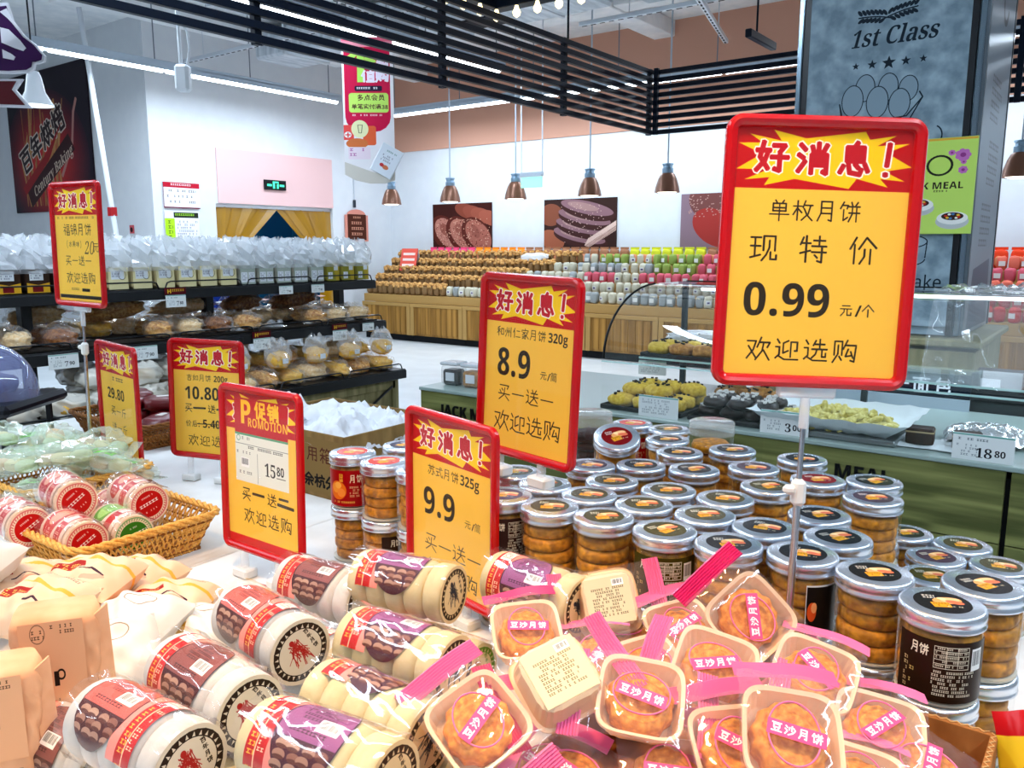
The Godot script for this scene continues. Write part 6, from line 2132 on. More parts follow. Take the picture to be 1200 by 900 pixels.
func build_gondola() -> void:
	var black := mat(Color(0.045, 0.055, 0.075), 0.4, 0.2)
	var wood := tri_mat(noise_tex(Color(0.44, 0.41, 0.27), Color(0.58, 0.54, 0.38), 256, 256, 0.03, 1, 8), Vector3(2, 2, 2), 0.6)
	var z0 := -3.53
	var z1 := 0.6
	var L := z1 - z0
	var t := thing("bread_shelf", "long black three-tier bread shelf with wooden base on the left", "shelf", Vector3(0, 0, 0))
	# base with panels and dark X braces
	part("base", bx(Vector3(0.70, 0.60, L - 0.06), Vector3(-3.84, 0.36, (z0 + z1) / 2), 0.004), wood, t)
	part("plinth", bx(Vector3(0.64, 0.06, L - 0.1), Vector3(-3.84, 0.03, (z0 + z1) / 2)), black, t)
	for k in 4:
		var zc := z0 + 0.52 + k * 1.02
		var fr := Geo.new()
		for s in [-1, 1]:
			fr.box(Vector3(-3.484, 0.36, zc + s * 0.47), Vector3(0.012, 0.56, 0.05), 0.002)
			fr.box(Vector3(-3.484, 0.36 + s * 0.25, zc), Vector3(0.012, 0.05, 0.94), 0.002)
		part("panel_frame", fr, wood, t)
		for s in [-1, 1]:
			var br := Geo.new()
			br.tube([Vector3(-3.478, 0.12, zc - s * 0.44), Vector3(-3.478, 0.60, zc + s * 0.44)], 0.008, 6)
			part("brace", br, black, t)
	for d in [[0.70, -3.44, -4.20, 0.05], [0.985, -3.60, -4.16, 0.05], [1.225, -3.68, -4.16, 0.045]]:
		var w: float = d[1] - d[2]
		part("shelf_board", bx(Vector3(w, 0.02, L), Vector3((d[1] + d[2]) / 2, d[0] - 0.01, (z0 + z1) / 2), 0.002), black, t)
		part("shelf_edge", bx(Vector3(0.016, d[3], L), Vector3(d[1], d[0] - d[3] / 2 - 0.005, (z0 + z1) / 2), 0.003), black, t)
		var rl := Geo.new()
		for s in range(0, 9):
			var za := z0 + 0.02 + s * L / 9
			var zb := za + L / 9 - 0.03
			var xx: float = d[1] - 0.01
			rl.tube([Vector3(xx, d[0], za), Vector3(xx, d[0] + 0.028, za + 0.012), Vector3(xx, d[0] + 0.034, za + 0.03), Vector3(xx, d[0] + 0.034, zb - 0.03), Vector3(xx, d[0] + 0.028, zb - 0.012), Vector3(xx, d[0], zb)], 0.004, 5, false)
		part("guard_rail", rl, black, t)
	for k in 5:
		part("post", bx(Vector3(0.055, 1.235, 0.045), Vector3(-3.87, 0.617, z0 + 0.13 + k * 0.9), 0.004), black, t)
		part("bracket", bx(Vector3(0.30, 0.035, 0.03), Vector3(-3.74, 0.955, z0 + 0.13 + k * 0.9), 0.004), black, t)
	# slotted trays on the middle tier
	var sl := Geo.new()
	for k in 14: sl.box(Vector3(-3.63 - k * 0.036, 0.990, (z0 + z1) / 2), Vector3(0.02, 0.008, L - 0.1), 0.002)
	part("slotted_deck", sl, mat(Color(0.16, 0.14, 0.12), 0.45), t)
	# shared bread and film shapes
	var r := RandomNumberGenerator.new()
	r.seed = 31
	var breadm := []
	for c in [[Color(0.70, 0.42, 0.16), Color(0.97, 0.80, 0.50)], [Color(0.86, 0.66, 0.40), Color(0.98, 0.90, 0.74)], [Color(0.45, 0.25, 0.13), Color(0.74, 0.50, 0.28)], [Color(0.86, 0.60, 0.16), Color(0.95, 0.80, 0.42)], [Color(0.86, 0.80, 0.68), Color(0.94, 0.91, 0.84)]]:
		breadm.append(tri_mat(noise_tex(c[0], c[1], 128, 128, 0.035, 1, 1, int(c[0].r * 100)), Vector3(11, 11, 11), 0.6))
	var film := clear(Color(0.97, 0.98, 0.99), 0.07, 0.08)
	var crisp := clear(Color(0.95, 0.97, 0.99), 0.36, 0.10)
	var loaf := []
	for k in 4:
		var g := Geo.new()
		g.blob(Vector3(0, 0.034, 0), [Vector3(0.135, 0.040, 0.056), Vector3(0.105, 0.042, 0.068), Vector3(0.15, 0.036, 0.05), Vector3(0.09, 0.045, 0.07)][k], 0.75, 0.12, 6.0, k * 1.7, 24, 14)
		loaf.append(g)
	var loafm := []
	for k in 4:
		var row := []
		for m in 5: row.append(loaf[k].mesh(breadm[m]))
		loafm.append(row)
	var sleeves := []
	for k in 4:
		var g := Geo.new()
		var h: Vector3 = [Vector3(0.16, 0.046, 0.064), Vector3(0.125, 0.048, 0.076), Vector3(0.175, 0.042, 0.058), Vector3(0.108, 0.052, 0.078)][k]
		g.append_crumple(k + 90, Vector3(h.x * 1.02, h.y * 2.05, h.z * 1.05), 19)
		g.box(Vector3(h.x + 0.012, 0.03, 0), Vector3(0.03, 0.002, h.z * 1.5))
		sleeves.append(g.mesh(film))
	var sticker := bx(Vector3(0.035, 0.0012, 0.028)).mesh(mat(Color(0.84, 0.86, 0.88), 0.5))
	var bread := func(label: String, group: String, at: Vector3, turn: float, kind: int, m: int, tilt := 0.0) -> void:
		var b := thing("bread_bag", label, "bread", at, turn, group)
		b.rotation = Vector3(0, turn, tilt)
		part("loaf", loafm[kind][m], null, b)
		part("film", sleeves[kind], null, b)
		if r.randf() < 0.6:
			var s := part("sticker", sticker, null, b)
			s.position = Vector3(r.randf_range(-0.03, 0.03), 0.078, 0.01)
	var cols := ["golden", "pale", "dark brown", "yellow", "cream"]
	# middle tier: two rows of loaves from the right end
	for row in 2:
		for k in 15:
			if row == 0 and (k == 3 or k == 4 or k == 9 or k == 10): continue
			var kind := (k * 3 + row) % 3
			var m: int = [1, 1, 0, 1, 1, 0, 2, 1, 0, 1, 1, 2, 1, 1, 0][(k + row * 4) % 15]
			if row == 1: m = [1, 0, 1, 1, 3][k % 5]
			bread.call("wrapped %s loaf, %s from the right in the %s row of the middle tier" % [cols[m], NTH[k], ["front", "rear"][row]], "loaves on the middle tier", Vector3(-3.77 - row * 0.27, 0.995, z0 + 0.13 + k * 0.158), r.randf_range(-0.28, 0.28), kind, m)
	for k in 6:
		bread.call("wrapped loaf lying on top of the middle tier row, %s from the right" % NTH[k], "loaves on the middle tier", Vector3(-3.96, 1.082, z0 + 0.40 + k * 0.36), 1.2 + 0.3 * sin(k * 2.0), k % 3, [2, 2, 1, 0, 1, 0][k], 0.12)
	# lower tier: yellow breads on the right, pale bags on the left
	for row in 3:
		for k in 7:
			var pale := k > 5
			var m: int = [3, 0, 3, 1][(k + row) % 4] if not pale else [4, 4, 1, 4][(k + row) % 4]
			bread.call("bagged %s bread, %s from the right in the %s row of the lower tier" % [cols[m], NTH[k], ["front", "rear", "upper"][row]], "breads on the lower tier", Vector3([-3.60, -3.93, -3.76][row], [0.702, 0.702, 0.79][row], z0 + 0.10 + k * 0.165 + (0.08 if row == 2 else 0.0)), r.randf_range(-0.3, 0.3), (k + row) % 4, m)
	var tf := []
	for k in 4: tf.append(crumple(k + 3, Vector3(0.068, 0.145, 0.064), 15).mesh(clear(Color(0.95, 0.97, 0.99), 0.22, 0.10)))
	for k in 9:
		var b := thing("bread_bag", "tied clear bag of rolls, %s from the right on the lower tier" % NTH[k], "bread", Vector3(-3.55 - (k % 2) * 0.17, 0.86 if k % 2 else 0.79, z0 + 0.09 + k * 0.125), k * 0.8, "tied bread bags on the lower tier")
		var g := Geo.new()
		g.blob(Vector3(0, 0.045, 0), Vector3(0.06, 0.045, 0.055), 0.8, 0.08, 5.0, k)
		part("rolls", g, breadm[[3, 1, 3, 4][k % 4]], b)
		part("film_top", tf[k % 4], null, b).position = Vector3(0, 0.015, 0)
		part("label", bx(Vector3(0.036, 0.026, 0.002), Vector3(0.0, 0.045, 0.0)), mat(Color(0.85, 0.87, 0.88), 0.5), b).transform = Transform3D(Basis(Vector3.UP, PI / 2 - k * 0.8), Basis(Vector3.UP, -k * 0.8) * Vector3(0.062, 0, 0))
	# big pale bags heaped on the left of the lower tier
	for k in 18:
		var b := thing("bread_bag", "large milky bag of bread, %s from the right of the pale heap" % NTH[k], "bread", Vector3(-3.57 - (k % 2) * 0.21 - (0.05 if k >= 12 else 0.0), 0.705 if k < 12 else 0.80, z0 + 1.36 + ((k % 12) / 2) * 0.19), k * 1.1, "milky bags on the lower tier")
		var g := Geo.new()
		g.blob(Vector3(0, 0.05, 0), Vector3(0.10, 0.05, 0.08), 0.7, 0.14, 7.0, k * 1.9, 22, 14)
		part("film", g, clear(Color(0.93, 0.92, 0.88), 0.62, 0.18), b)
		for q in 3:
			g = Geo.new()
			g.blob(Vector3(-0.05 + q * 0.05, 0.045, 0.01 * q), Vector3(0.035, 0.028, 0.045), 0.8, 0.06, 4.0, q + k)
			part("roll", g, breadm[[4, 1, 3][(q + k) % 3]], b)
	# top tier: cakes with crumpled film tops
	var tops := []
	for k in 5: tops.append(crumple(k + 20, Vector3(0.086, 0.155, 0.084), 17).mesh(crisp))
	var cp := Pic.new(self, 60, 60, 3, Color(0.86, 0.82, 0.62))
	cp.rect(8, 6, 40, 26, Color(0.86, 0.88, 0.90))
	cp.small(11, 9, 26, 20, 6, Color(0.4, 0.42, 0.5), 3)
	cp.arc(42, 20, 11, 13, 0, TAU, 1.4, Color(0.25, 0.2, 0.2))
	var cake_face := {"cream": printed(cp.tex(), 0.5)}
	cp = Pic.new(self, 60, 60, 3, Color(0.20, 0.13, 0.09))
	cp.rect(8, 4, 36, 24, Color(0.85, 0.87, 0.88))
	cp.small(11, 8, 28, 16, 6, Color(0.4, 0.42, 0.5), 4)
	cp.poly([Vector2(0, 34), Vector2(30, 40), Vector2(60, 34), Vector2(60, 60), Vector2(0, 60)], Color(0.82, 0.62, 0.14))
	cp.rect(14, 44, 28, 14, Color(0.42, 0.08, 0.10))
	cake_face["brown"] = printed(cp.tex(), 0.5)
	cp = Pic.new(self, 60, 60, 3, Color(0.66, 0.70, 0.66))
	cp.rect(4, 22, 24, 32, Color(0.86, 0.88, 0.90))
	cp.small(7, 26, 18, 26, 6, Color(0.4, 0.42, 0.5), 5)
	cp.rect(33, 22, 24, 32, Color(0.86, 0.88, 0.90))
	cp.small(36, 26, 18, 26, 6, Color(0.4, 0.42, 0.5), 6)
	cake_face["grey"] = printed(cp.tex(), 0.5)
	cp = Pic.new(self, 60, 60, 3, Color(0.55, 0.54, 0.20))
	cp.poly([Vector2(30, 0), Vector2(60, 0), Vector2(60, 60), Vector2(44, 60)], Color(0.72, 0.62, 0.18))
	cp.rect(6, 30, 22, 24, Color(0.86, 0.88, 0.90))
	cp.small(8, 34, 18, 16, 6, Color(0.4, 0.42, 0.5), 7)
	cp.rect(34, 6, 20, 18, Color(0.86, 0.88, 0.90))
	cake_face["green"] = printed(cp.tex(), 0.5)
	var side := {"cream": mat(Color(0.80, 0.74, 0.54), 0.6), "brown": mat(Color(0.22, 0.14, 0.10), 0.6), "grey": mat(Color(0.66, 0.66, 0.60), 0.6), "green": mat(Color(0.60, 0.56, 0.22), 0.6)}
	var face := Geo.new()
	face.quad(Vector3(0.0515, 0.102, 0.046), Vector3(0.0515, 0.102, -0.046), Vector3(0.0515, 0.004, -0.046), Vector3(0.0515, 0.004, 0.046), Vector3.RIGHT)
	var boxm := {}
	var facem := {}
	for k in cake_face:
		boxm[k] = bx(Vector3(0.10, 0.10, 0.098), Vector3(0, 0.053, 0), 0.012).mesh(side[k])
		facem[k] = face.mesh(cake_face[k])
	for row in 2:
		for k in 19:
			var kind := "green" if k < 3 else ("grey" if k < 8 else ("cream" if k < 14 else "brown"))
			var word: String = {"green": "yellow-green", "grey": "greyish", "cream": "cream", "brown": "brown and yellow"}[kind]
			var b := thing("cake_bag", "%s film-wrapped cake, %s from the right, %s row of the top tier" % [word, NTH[k], ["front", "rear"][row]], "cake", Vector3(-3.765 - row * 0.14, 1.226, z0 + 0.07 + k * 0.116), 0.0, "film-wrapped cakes on the top tier")
			part("cake", boxm[kind], null, b)
			part("front_label", facem[kind], null, b)
			var o := part("film_top", tops[(k * 2 + row) % 5], null, b)
			o.position = Vector3(0, 0.085, 0)
			o.rotation.y = k * 1.3 + row
	# price tags along the edges
	var e := "price tags on the bread shelf"
	price_tag("price tag with maroon header hanging from the top tier", Vector3(-3.665, 1.195, -2.20), PI / 2, 1, "7.80", e)
	price_tag("small white price tag on the top tier edge, left one", Vector3(-3.665, 1.215, -2.85), PI / 2, 0, "7.90", e)
	price_tag("small white price tag on the top tier edge, right one", Vector3(-3.665, 1.215, -3.07), PI / 2, 0, "7.90", e)
	price_tag("price tag with maroon header at the middle of the second tier", Vector3(-3.585, 0.955, -2.62), PI / 2, 1, "7.90", e)
	price_tag("price tag with maroon header near the right end of the second tier", Vector3(-3.585, 0.955, -3.15), PI / 2, 1, "7.90", e)
	price_tag("white price tag on the second tier edge beside the dome", Vector3(-3.585, 0.975, -1.62), PI / 2, 2, "7.90", e)
	price_tag("white price tag on the second tier right end", Vector3(-3.585, 0.980, -3.37), PI / 2, 0, "7.90", e)
	price_tag("white price tag on the second tier edge behind the 29.80 sign", Vector3(-3.585, 0.975, -1.98), PI / 2, 2, "7.90", e)

# ------------------------------------------------------------------ grey pillar behind the glass case
func build_pillar() -> void:
	var X0 := -1.40
	var X1 := -0.60
	var ZF := -4.2
	var base_c := noise_tex(Color(0.42, 0.50, 0.55), Color(0.58, 0.66, 0.71), 512, 512, 0.012, 1, 1, 8)
	var conc := tri_mat(base_c, Vector3(0.9, 0.9, 0.9), 0.55, true)
	var dark := mat(Color(0.05, 0.07, 0.09), 0.3, 0.4)
	var steel := mat(Color(0.45, 0.52, 0.57), 0.18, 0.9)
	var t := thing("pillar", "grey square pillar with 1st Class lettering and line drawings", "pillar", Vector3(0, 0, 0))
	part("core", bx(Vector3(X1 - X0 - 0.03, 3.28, 0.80), Vector3((X0 + X1) / 2, 1.02 + 1.64, ZF - 0.41)), conc, t)
	# front panel with its print
	var p := Pic.new(self, 300, 720, 2.6, Color.WHITE)
	var ni := base_c.get_image()
	ni.resize(p.im.get_width(), p.im.get_width(), Image.INTERPOLATE_BILINEAR)
	p.im.blit_rect(ni, Rect2i(0, 0, p.im.get_width(), p.im.get_width()), Vector2i.ZERO)
	p.im.blit_rect(ni, Rect2i(0, 0, p.im.get_width(), p.im.get_width()), Vector2i(0, p.im.get_width()))
	p.im.blit_rect(ni, Rect2i(0, 0, p.im.get_width(), p.im.get_width()), Vector2i(0, p.im.get_width() * 2))
	var ink := Color(0.06, 0.11, 0.16)
	# panel is 0.72 m wide: 300 units; top of print at y = 2.80
	p.text("1st Class", 84, 192, 44, ink, true, 0.82, "Droid Serif", 0.22)
	for k in 5:
		p.star(98 + k * 30, 226, [7, 9, 13, 9, 7][k], ink)
	for s in [-1, 1]:
		var o := []
		for k in 9:
			var f := k / 8.0
			o.append(Vector2(150 + s * (-8 + f * 60), 146 - f * (24 if s > 0 else 18) + 10 * f * f))
		p.line(o, 2.4, ink)
		for k in range(2, 9):
			p.ell(o[k].x - 2 * s, o[k].y - 8, 6.5, 3, ink, -0.9 * s)
			if k < 8: p.ell(o[k].x + 3 * s, o[k].y + 6, 6.5, 3, ink, 0.6 * s)
	# egg basket
	for e in [[118, 268, 17, 24], [160, 270, 17, 24], [196, 276, 16, 22], [96, 290, 19, 28], [142, 296, 19, 28], [182, 302, 18, 26]]:
		p.ell(e[0], e[1], e[2] + 1.6, e[3] + 1.6, ink)
		p.ell(e[0], e[1], e[2], e[3], Color(0.50, 0.58, 0.63))
	p.line([Vector2(72, 294), Vector2(78, 318), Vector2(150, 330), Vector2(196, 326), Vector2(222, 294), Vector2(216, 284)], 2.4, ink)
	p.line([Vector2(72, 294), Vector2(84, 358), Vector2(104, 352), Vector2(122, 364), Vector2(150, 356), Vector2(172, 366), Vector2(196, 344), Vector2(222, 294)], 2.4, ink)
	for k in 5: p.line([Vector2(92 + k * 26, 330), Vector2(98 + k * 23, 352)], 1.6, ink)
	p.arc(246, 366, 14, 18, -1.2, 1.2, 2.4, ink)
	# cup cake drawing and words
	p.arc(216, 560, 34, 12, 0, TAU, 2, ink)
	p.line([Vector2(182, 560), Vector2(186, 596)], 2, ink)
	p.line([Vector2(250, 560), Vector2(248, 590)], 2, ink)
	p.arc(216, 592, 32, 14, 0.1, PI - 0.1, 2, ink)
	p.text("cup cake", 154, 648, 34, ink, false, 0.95)
	p.small(200, 660, 40, 14, 13, ink, 4)
	var g := Geo.new()
	var yt := 2.80
	var yb := 1.06
	g.quad(Vector3(X0 + 0.04, yt, ZF + 0.013), Vector3(X1 - 0.04, yt, ZF + 0.013), Vector3(X1 - 0.04, yb, ZF + 0.013), Vector3(X0 + 0.04, yb, ZF + 0.013), Vector3.BACK)
	var fp := part("front_panel", bx(Vector3(X1 - X0 - 0.06, 3.2, 0.02), Vector3((X0 + X1) / 2, 2.66, ZF), 0.002), conc, t)
	part("front_print", g, printed(p.tex(), 0.5), fp)
	for s in [X0 + 0.012, X1 - 0.012]:
		part("edge_trim", bx(Vector3(0.024, 3.28, 0.03), Vector3(s, 2.66, ZF + 0.004), 0.004), steel, t)
		part("edge_strip", bx(Vector3(0.03, 3.28, 0.012), Vector3(s + (0.03 if s < -1 else -0.03), 2.66, ZF + 0.008), 0.002), dark, t)
	# side face with text blocks
	p = Pic.new(self, 120, 400, 2.4, Color(0.42, 0.46, 0.49))
	p.arc(70, 70, 14, 24, 0.5, 5.0, 6, Color(0.10, 0.13, 0.17))
	for k in 3: p.small(34 + (k % 2) * 10, 150 + k * 62, 50, 50, 12, Color(0.20, 0.22, 0.25), 8 + k, 1.0)
	p.poly([Vector2(20, 340), Vector2(100, 330), Vector2(110, 400), Vector2(10, 400)], Color(0.14, 0.22, 0.30))
	g = Geo.new()
	g.quad(Vector3(X1 + 0.012, 2.9, ZF - 0.03), Vector3(X1 + 0.012, 2.9, ZF - 0.79), Vector3(X1 + 0.012, 1.04, ZF - 0.79), Vector3(X1 + 0.012, 1.04, ZF - 0.03), Vector3.RIGHT)
	var sp := part("side_panel", bx(Vector3(0.02, 3.28, 0.78), Vector3(X1, 2.66, ZF - 0.41), 0.002), mat(Color(0.42, 0.46, 0.49), 0.3, 0.3), t)
	part("side_print", g, printed(p.tex(), 0.35), sp)
	part("corner_strip", bx(Vector3(0.03, 3.28, 0.03), Vector3(X1, 2.66, ZF - 0.81), 0.003), dark, t)
	# wooden base cabinet
	var wood := tri_mat(noise_tex(Color(0.44, 0.43, 0.31), Color(0.54, 0.52, 0.39), 256, 256, 0.03, 1, 8), Vector3(2, 2, 2), 0.55)
	var c := thing("base_cabinet", "beige panelled cabinet round the foot of the grey pillar", "cabinet", Vector3(-0.98, 0, -4.58))
	part("body", bx(Vector3(0.92, 0.96, 0.92), Vector3(0, 0.48, 0), 0.004), wood, c)
	part("cornice", bx(Vector3(0.98, 0.035, 0.98), Vector3(0, 0.995, 0), 0.008), wood, c)
	for k in 2:
		var fr := Geo.new()
		var xc := -0.22 + k * 0.44
		for s in [-1, 1]:
			fr.box(Vector3(xc + s * 0.18, 0.46, 0.466), Vector3(0.03, 0.74, 0.014), 0.004)
			fr.box(Vector3(xc, 0.46 + s * 0.36, 0.466), Vector3(0.39, 0.03, 0.014), 0.004)
		part("panel_moulding", fr, wood, c)
	part("switch", bx(Vector3(0.012, 0.08, 0.05), Vector3(0.465, 0.72, 0.1), 0.003), dark, c)
	# green poster on the pillar
	p = Pic.new(self, 150, 220, 3.2, Color(0.74, 0.86, 0.40))
	p.rect(0, 0, 150, 5, Color(0.86, 0.66, 0.22))
	p.arc(86, 62, 22, 22, 0, TAU, 4.5, Color(0.12, 0.13, 0.10))
	p.text("JACK MEAL", 20, 116, 22, Color(0.16, 0.12, 0.10), true, 0.98)
	p.small(78, 119, 26, 8, 7, Color(0.2, 0.15, 0.12), 2)
	for q in [[126, 40, 13], [106, 34, 6], [128, 56, 5], [128, 74, 8]]:
		for k in 7: p.ell(q[0] + cos(TAU * k / 7) * q[2] * 0.7, q[1] + sin(TAU * k / 7) * q[2] * 0.7, q[2] * 0.42, q[2] * 0.42, Color(0.74, 0.42, 0.70))
		p.ell(q[0], q[1], q[2] * 0.4, q[2] * 0.4, Color(0.55, 0.22, 0.50))
	for q in [[52, 152], [116, 184]]:
		p.ell(q[0], q[1] + 8, 30, 18, Color(0.72, 0.74, 0.74))
		p.ell(q[0], q[1], 28, 15, Color(0.90, 0.90, 0.88))
		p.ell(q[0], q[1] - 4, 20, 9, Color(0.20, 0.12, 0.10))
		for k in 9: p.ell(q[0] + cos(k * 2.4) * 12, q[1] - 4 + sin(k * 2.4) * 5, 3, 2.4, [Color(0.75, 0.15, 0.12), Color(0.90, 0.70, 0.20), Color(0.25, 0.45, 0.65), Color(0.9, 0.9, 0.85)][k % 4])
	var gp := thing("menu_poster", "yellow-green poster with two cakes on the grey pillar", "poster", Vector3(-0.755, 1.69, ZF + 0.028))
	part("board", bx(Vector3(0.34, 0.42, 0.01), Vector3.ZERO, 0.001), mat(Color(0.72, 0.83, 0.42), 0.4), gp)
	g = Geo.new()
	g.quad(Vector3(-0.168, 0.208, 0.0058), Vector3(0.168, 0.208, 0.0058), Vector3(0.168, -0.208, 0.0058), Vector3(-0.168, -0.208, 0.0058), Vector3.BACK)
	part("print", g, printed(p.tex(), 0.4), gp)

# ------------------------------------------------------------------ wooden counter with the glass bread case
func build_case() -> void:
	var Z := -2.85
	var wood := tri_mat(noise_tex(Color(0.29, 0.31, 0.16), Color(0.50, 0.51, 0.30), 512, 256, 0.03, 16, 1, 3), Vector3(1.0, 2.0, 1.0), 0.5)
	var dark := mat(Color(0.03, 0.035, 0.04), 0.4)
	var glass := clear(Color(0.80, 0.93, 0.90), 0.02, 0.02)
	var edge := clear(Color(0.75, 0.92, 0.90), 0.5, 0.1)
	var frame := mat(Color(0.14, 0.17, 0.18), 0.35, 0.4)
	var t := thing("bread_counter", "green-stained wooden counter lettered JACK MEAL under the glass case", "counter", Vector3(0, 0, 0))
	part("body", bx(Vector3(4.7, 0.70, 0.86), Vector3(-0.32, 0.37, Z - 0.45), 0.003), dark, t)
	for u in [[-2.67, -1.46], [-1.445, -0.245], [-0.23, 0.97], [0.985, 2.0]]:
		for k in 3:
			var h: float = [0.25, 0.25, 0.238][k]
			part("plank", bx(Vector3(u[1] - u[0], h - 0.004, 0.022), Vector3((u[0] + u[1]) / 2, 0.01 + k * 0.25 + h / 2, Z - 0.008), 0.002), wood, t)
	part("end_panel", bx(Vector3(0.022, 0.745, 0.86), Vector3(-2.68, 0.3735, Z - 0.44), 0.002), wood, t)
	part("countertop", bx(Vector3(4.70, 0.016, 0.90), Vector3(-0.335, 0.754, Z - 0.44), 0.003), mat(Color(0.55, 0.62, 0.60), 0.3), t)
	for x in [-2.55, -1.74, -0.93, 0.1]:
		var f := SystemFont.new()
		f.font_names = PackedStringArray(["Droid Sans"])
		f.font_weight = 700
		var tm := TextMesh.new()
		tm.font = f
		tm.font_size = 64
		tm.pixel_size = 0.0011
		tm.depth = 0.008
		tm.text = "JACK MEAL"
		tm.material = dark
		tm.horizontal_alignment = HORIZONTAL_ALIGNMENT_LEFT
		var o := part("lettering", tm, null, t)
		o.position = Vector3(x, 0.665, Z + 0.005)
	# glass case: straight lower panes, curved upper panes, posts
	var c := thing("glass_case", "glass bread case with curved panes on the wooden counter", "case", Vector3(0, 0, 0))
	var xs := [-1.70, -0.86, 0.0, 0.9, 1.9]
	for k in 4:
		var a: float = xs[k]
		var b: float = xs[k + 1]
		var g := Geo.new()
		g.quad(Vector3(a + 0.004, 0.96, Z - 0.03), Vector3(b - 0.004, 0.96, Z - 0.03), Vector3(b - 0.004, 0.763, Z - 0.03), Vector3(a + 0.004, 0.763, Z - 0.03), Vector3.BACK)
		part("lower_pane", g, glass, c)
		part("pane_edge", bx(Vector3(b - a - 0.008, 0.006, 0.008), Vector3((a + b) / 2, 0.963, Z - 0.03)), edge, c)
		g = Geo.new()
		var grid := []
		for i in 2:
			var row := []
			for j in 10:
				var q := j / 9.0 * PI / 2
				row.append(Vector3(a + 0.004 if i == 0 else b - 0.004, 0.97 + 0.29 * sin(q), Z - 0.05 - 0.44 * (1 - cos(q))))
			grid.append(row)
		g.sheet(grid, false, Vector3((a + b) / 2, 0.9, Z - 0.6))
		part("curved_pane", g, glass, c)
		g = Geo.new()
		g.quad(Vector3(a, 1.262, Z - 0.49), Vector3(b, 1.262, Z - 0.49), Vector3(b, 1.262, Z - 0.82), Vector3(a, 1.262, Z - 0.82), Vector3.UP)
		part("top_pane", g, glass, c)
		part("top_edge", bx(Vector3(b - a, 0.006, 0.008), Vector3((a + b) / 2, 1.262, Z - 0.82)), dark, c)
		g = Geo.new()
		g.quad(Vector3(a + 0.01, 0.945, Z - 0.34), Vector3(b - 0.01, 0.945, Z - 0.34), Vector3(b - 0.01, 0.945, Z - 0.80), Vector3(a + 0.01, 0.945, Z - 0.80), Vector3.UP)
		part("shelf_pane", g, clear(Color(0.75, 0.90, 0.87), 0.12, 0.05), c)
		part("shelf_edge", bx(Vector3(b - a - 0.02, 0.008, 0.006), Vector3((a + b) / 2, 0.945, Z - 0.34)), edge, c)
	for k in 5:
		var rg := Geo.new()
		var pts := []
		for j in 11:
			var q := j / 10.0 * PI / 2
			pts.append(Vector3(xs[k], 0.97 + 0.29 * sin(q), Z - 0.05 - 0.44 * (1 - cos(q))))
		rg.tube(pts, 0.005, 6)
		part("curved_rib", rg, dark if k == 0 else edge, c)
		part("rear_post", bx(Vector3(0.025, 0.50, 0.025), Vector3(xs[k], 1.012, Z - 0.81), 0.003), frame, c)
	part("tube_housing", bx(Vector3(3.5, 0.02, 0.03), Vector3(0.1, 1.245, Z - 0.78), 0.004), frame, c)
	var tg := Geo.new()
	tg.tube([Vector3(-1.6, 1.228, Z - 0.77), Vector3(1.8, 1.228, Z - 0.77)], 0.008, 8)
	part("tube_light", tg, glow(Color(0.92, 0.97, 1.0), 2.5), c)
	var al := AreaLight3D.new()
	al.name = "case_light"
	al.light_color = COOL
	al.light_energy = 1.3
	al.area_size = Vector2(3.4, 0.02)
	al.area_range = 10.0
	al.shadow_enabled = true
	al.rotation_degrees = Vector3(-90, 0, 0)
	al.position = Vector3(0.1, 1.216, Z - 0.77)
	c.add_child(al)
	# ---- goods in the case
	var r := RandomNumberGenerator.new()
	r.seed = 12
	var Y := 0.762
	var traym := mat(Color(0.10, 0.11, 0.12), 0.4)
	var yel := tri_mat(noise_tex(Color(0.72, 0.58, 0.14), Color(0.86, 0.76, 0.32), 128, 128, 0.04), Vector3(9, 9, 9), 0.6)
	var choc := tri_mat(noise_tex(Color(0.05, 0.035, 0.03), Color(0.16, 0.10, 0.07), 128, 128, 0.05), Vector3(12, 12, 12), 0.35)
	var bun := tri_mat(noise_tex(Color(0.55, 0.36, 0.14), Color(0.76, 0.56, 0.28), 128, 128, 0.04), Vector3(9, 9, 9), 0.55)
	var seedm := mat(Color(0.06, 0.05, 0.04), 0.5)
	var sugar := mat(Color(0.86, 0.86, 0.84), 0.6)
	var tray := func(label: String, at: Vector3, w: float, d: float) -> void:
		var o := thing("serving_tray", label, "tray", at, 0.0, "serving trays in the glass case")
		part("floor", bx(Vector3(w, 0.006, d), Vector3(0, 0.004, 0), 0.002), traym, o)
		for s in [-1, 1]:
			part("lip", bx(Vector3(w, 0.018, 0.006), Vector3(0, 0.010, s * d / 2), 0.002), traym, o)
			part("lip", bx(Vector3(0.006, 0.018, d), Vector3(s * w / 2, 0.010, 0), 0.002), traym, o)
	var filled := func(label: String, group: String, at: Vector3, h: Vector3, m: Material, dot: Material, n: int, turn: float) -> void:
		var o := thing("filled_bun", label, "bun", at, turn, group)
		var g := Geo.new()
		g.blob(Vector3(0, h.y, 0), h, 0.75, 0.05, 4.0, at.x * 9, 16, 10)
		part("bun", g, m, o)
		g = Geo.new()
		for k in n:
			var a := r.randf() * TAU
			var q := sqrt(r.randf()) * 0.75
			var yy := h.y + h.y * sqrt(maxf(0.05, 1 - q * q)) * 0.98
			g.box(Vector3(cos(a) * q * h.x, yy + 0.0035 + 0.006 * q, sin(a) * q * h.z), Vector3(0.010, 0.006, 0.007))
		part("topping", g, dot, o)
	tray.call("black tray of yellow seeded buns at the front of the case", Vector3(-1.53, Y, -3.06), 0.36, 0.32)
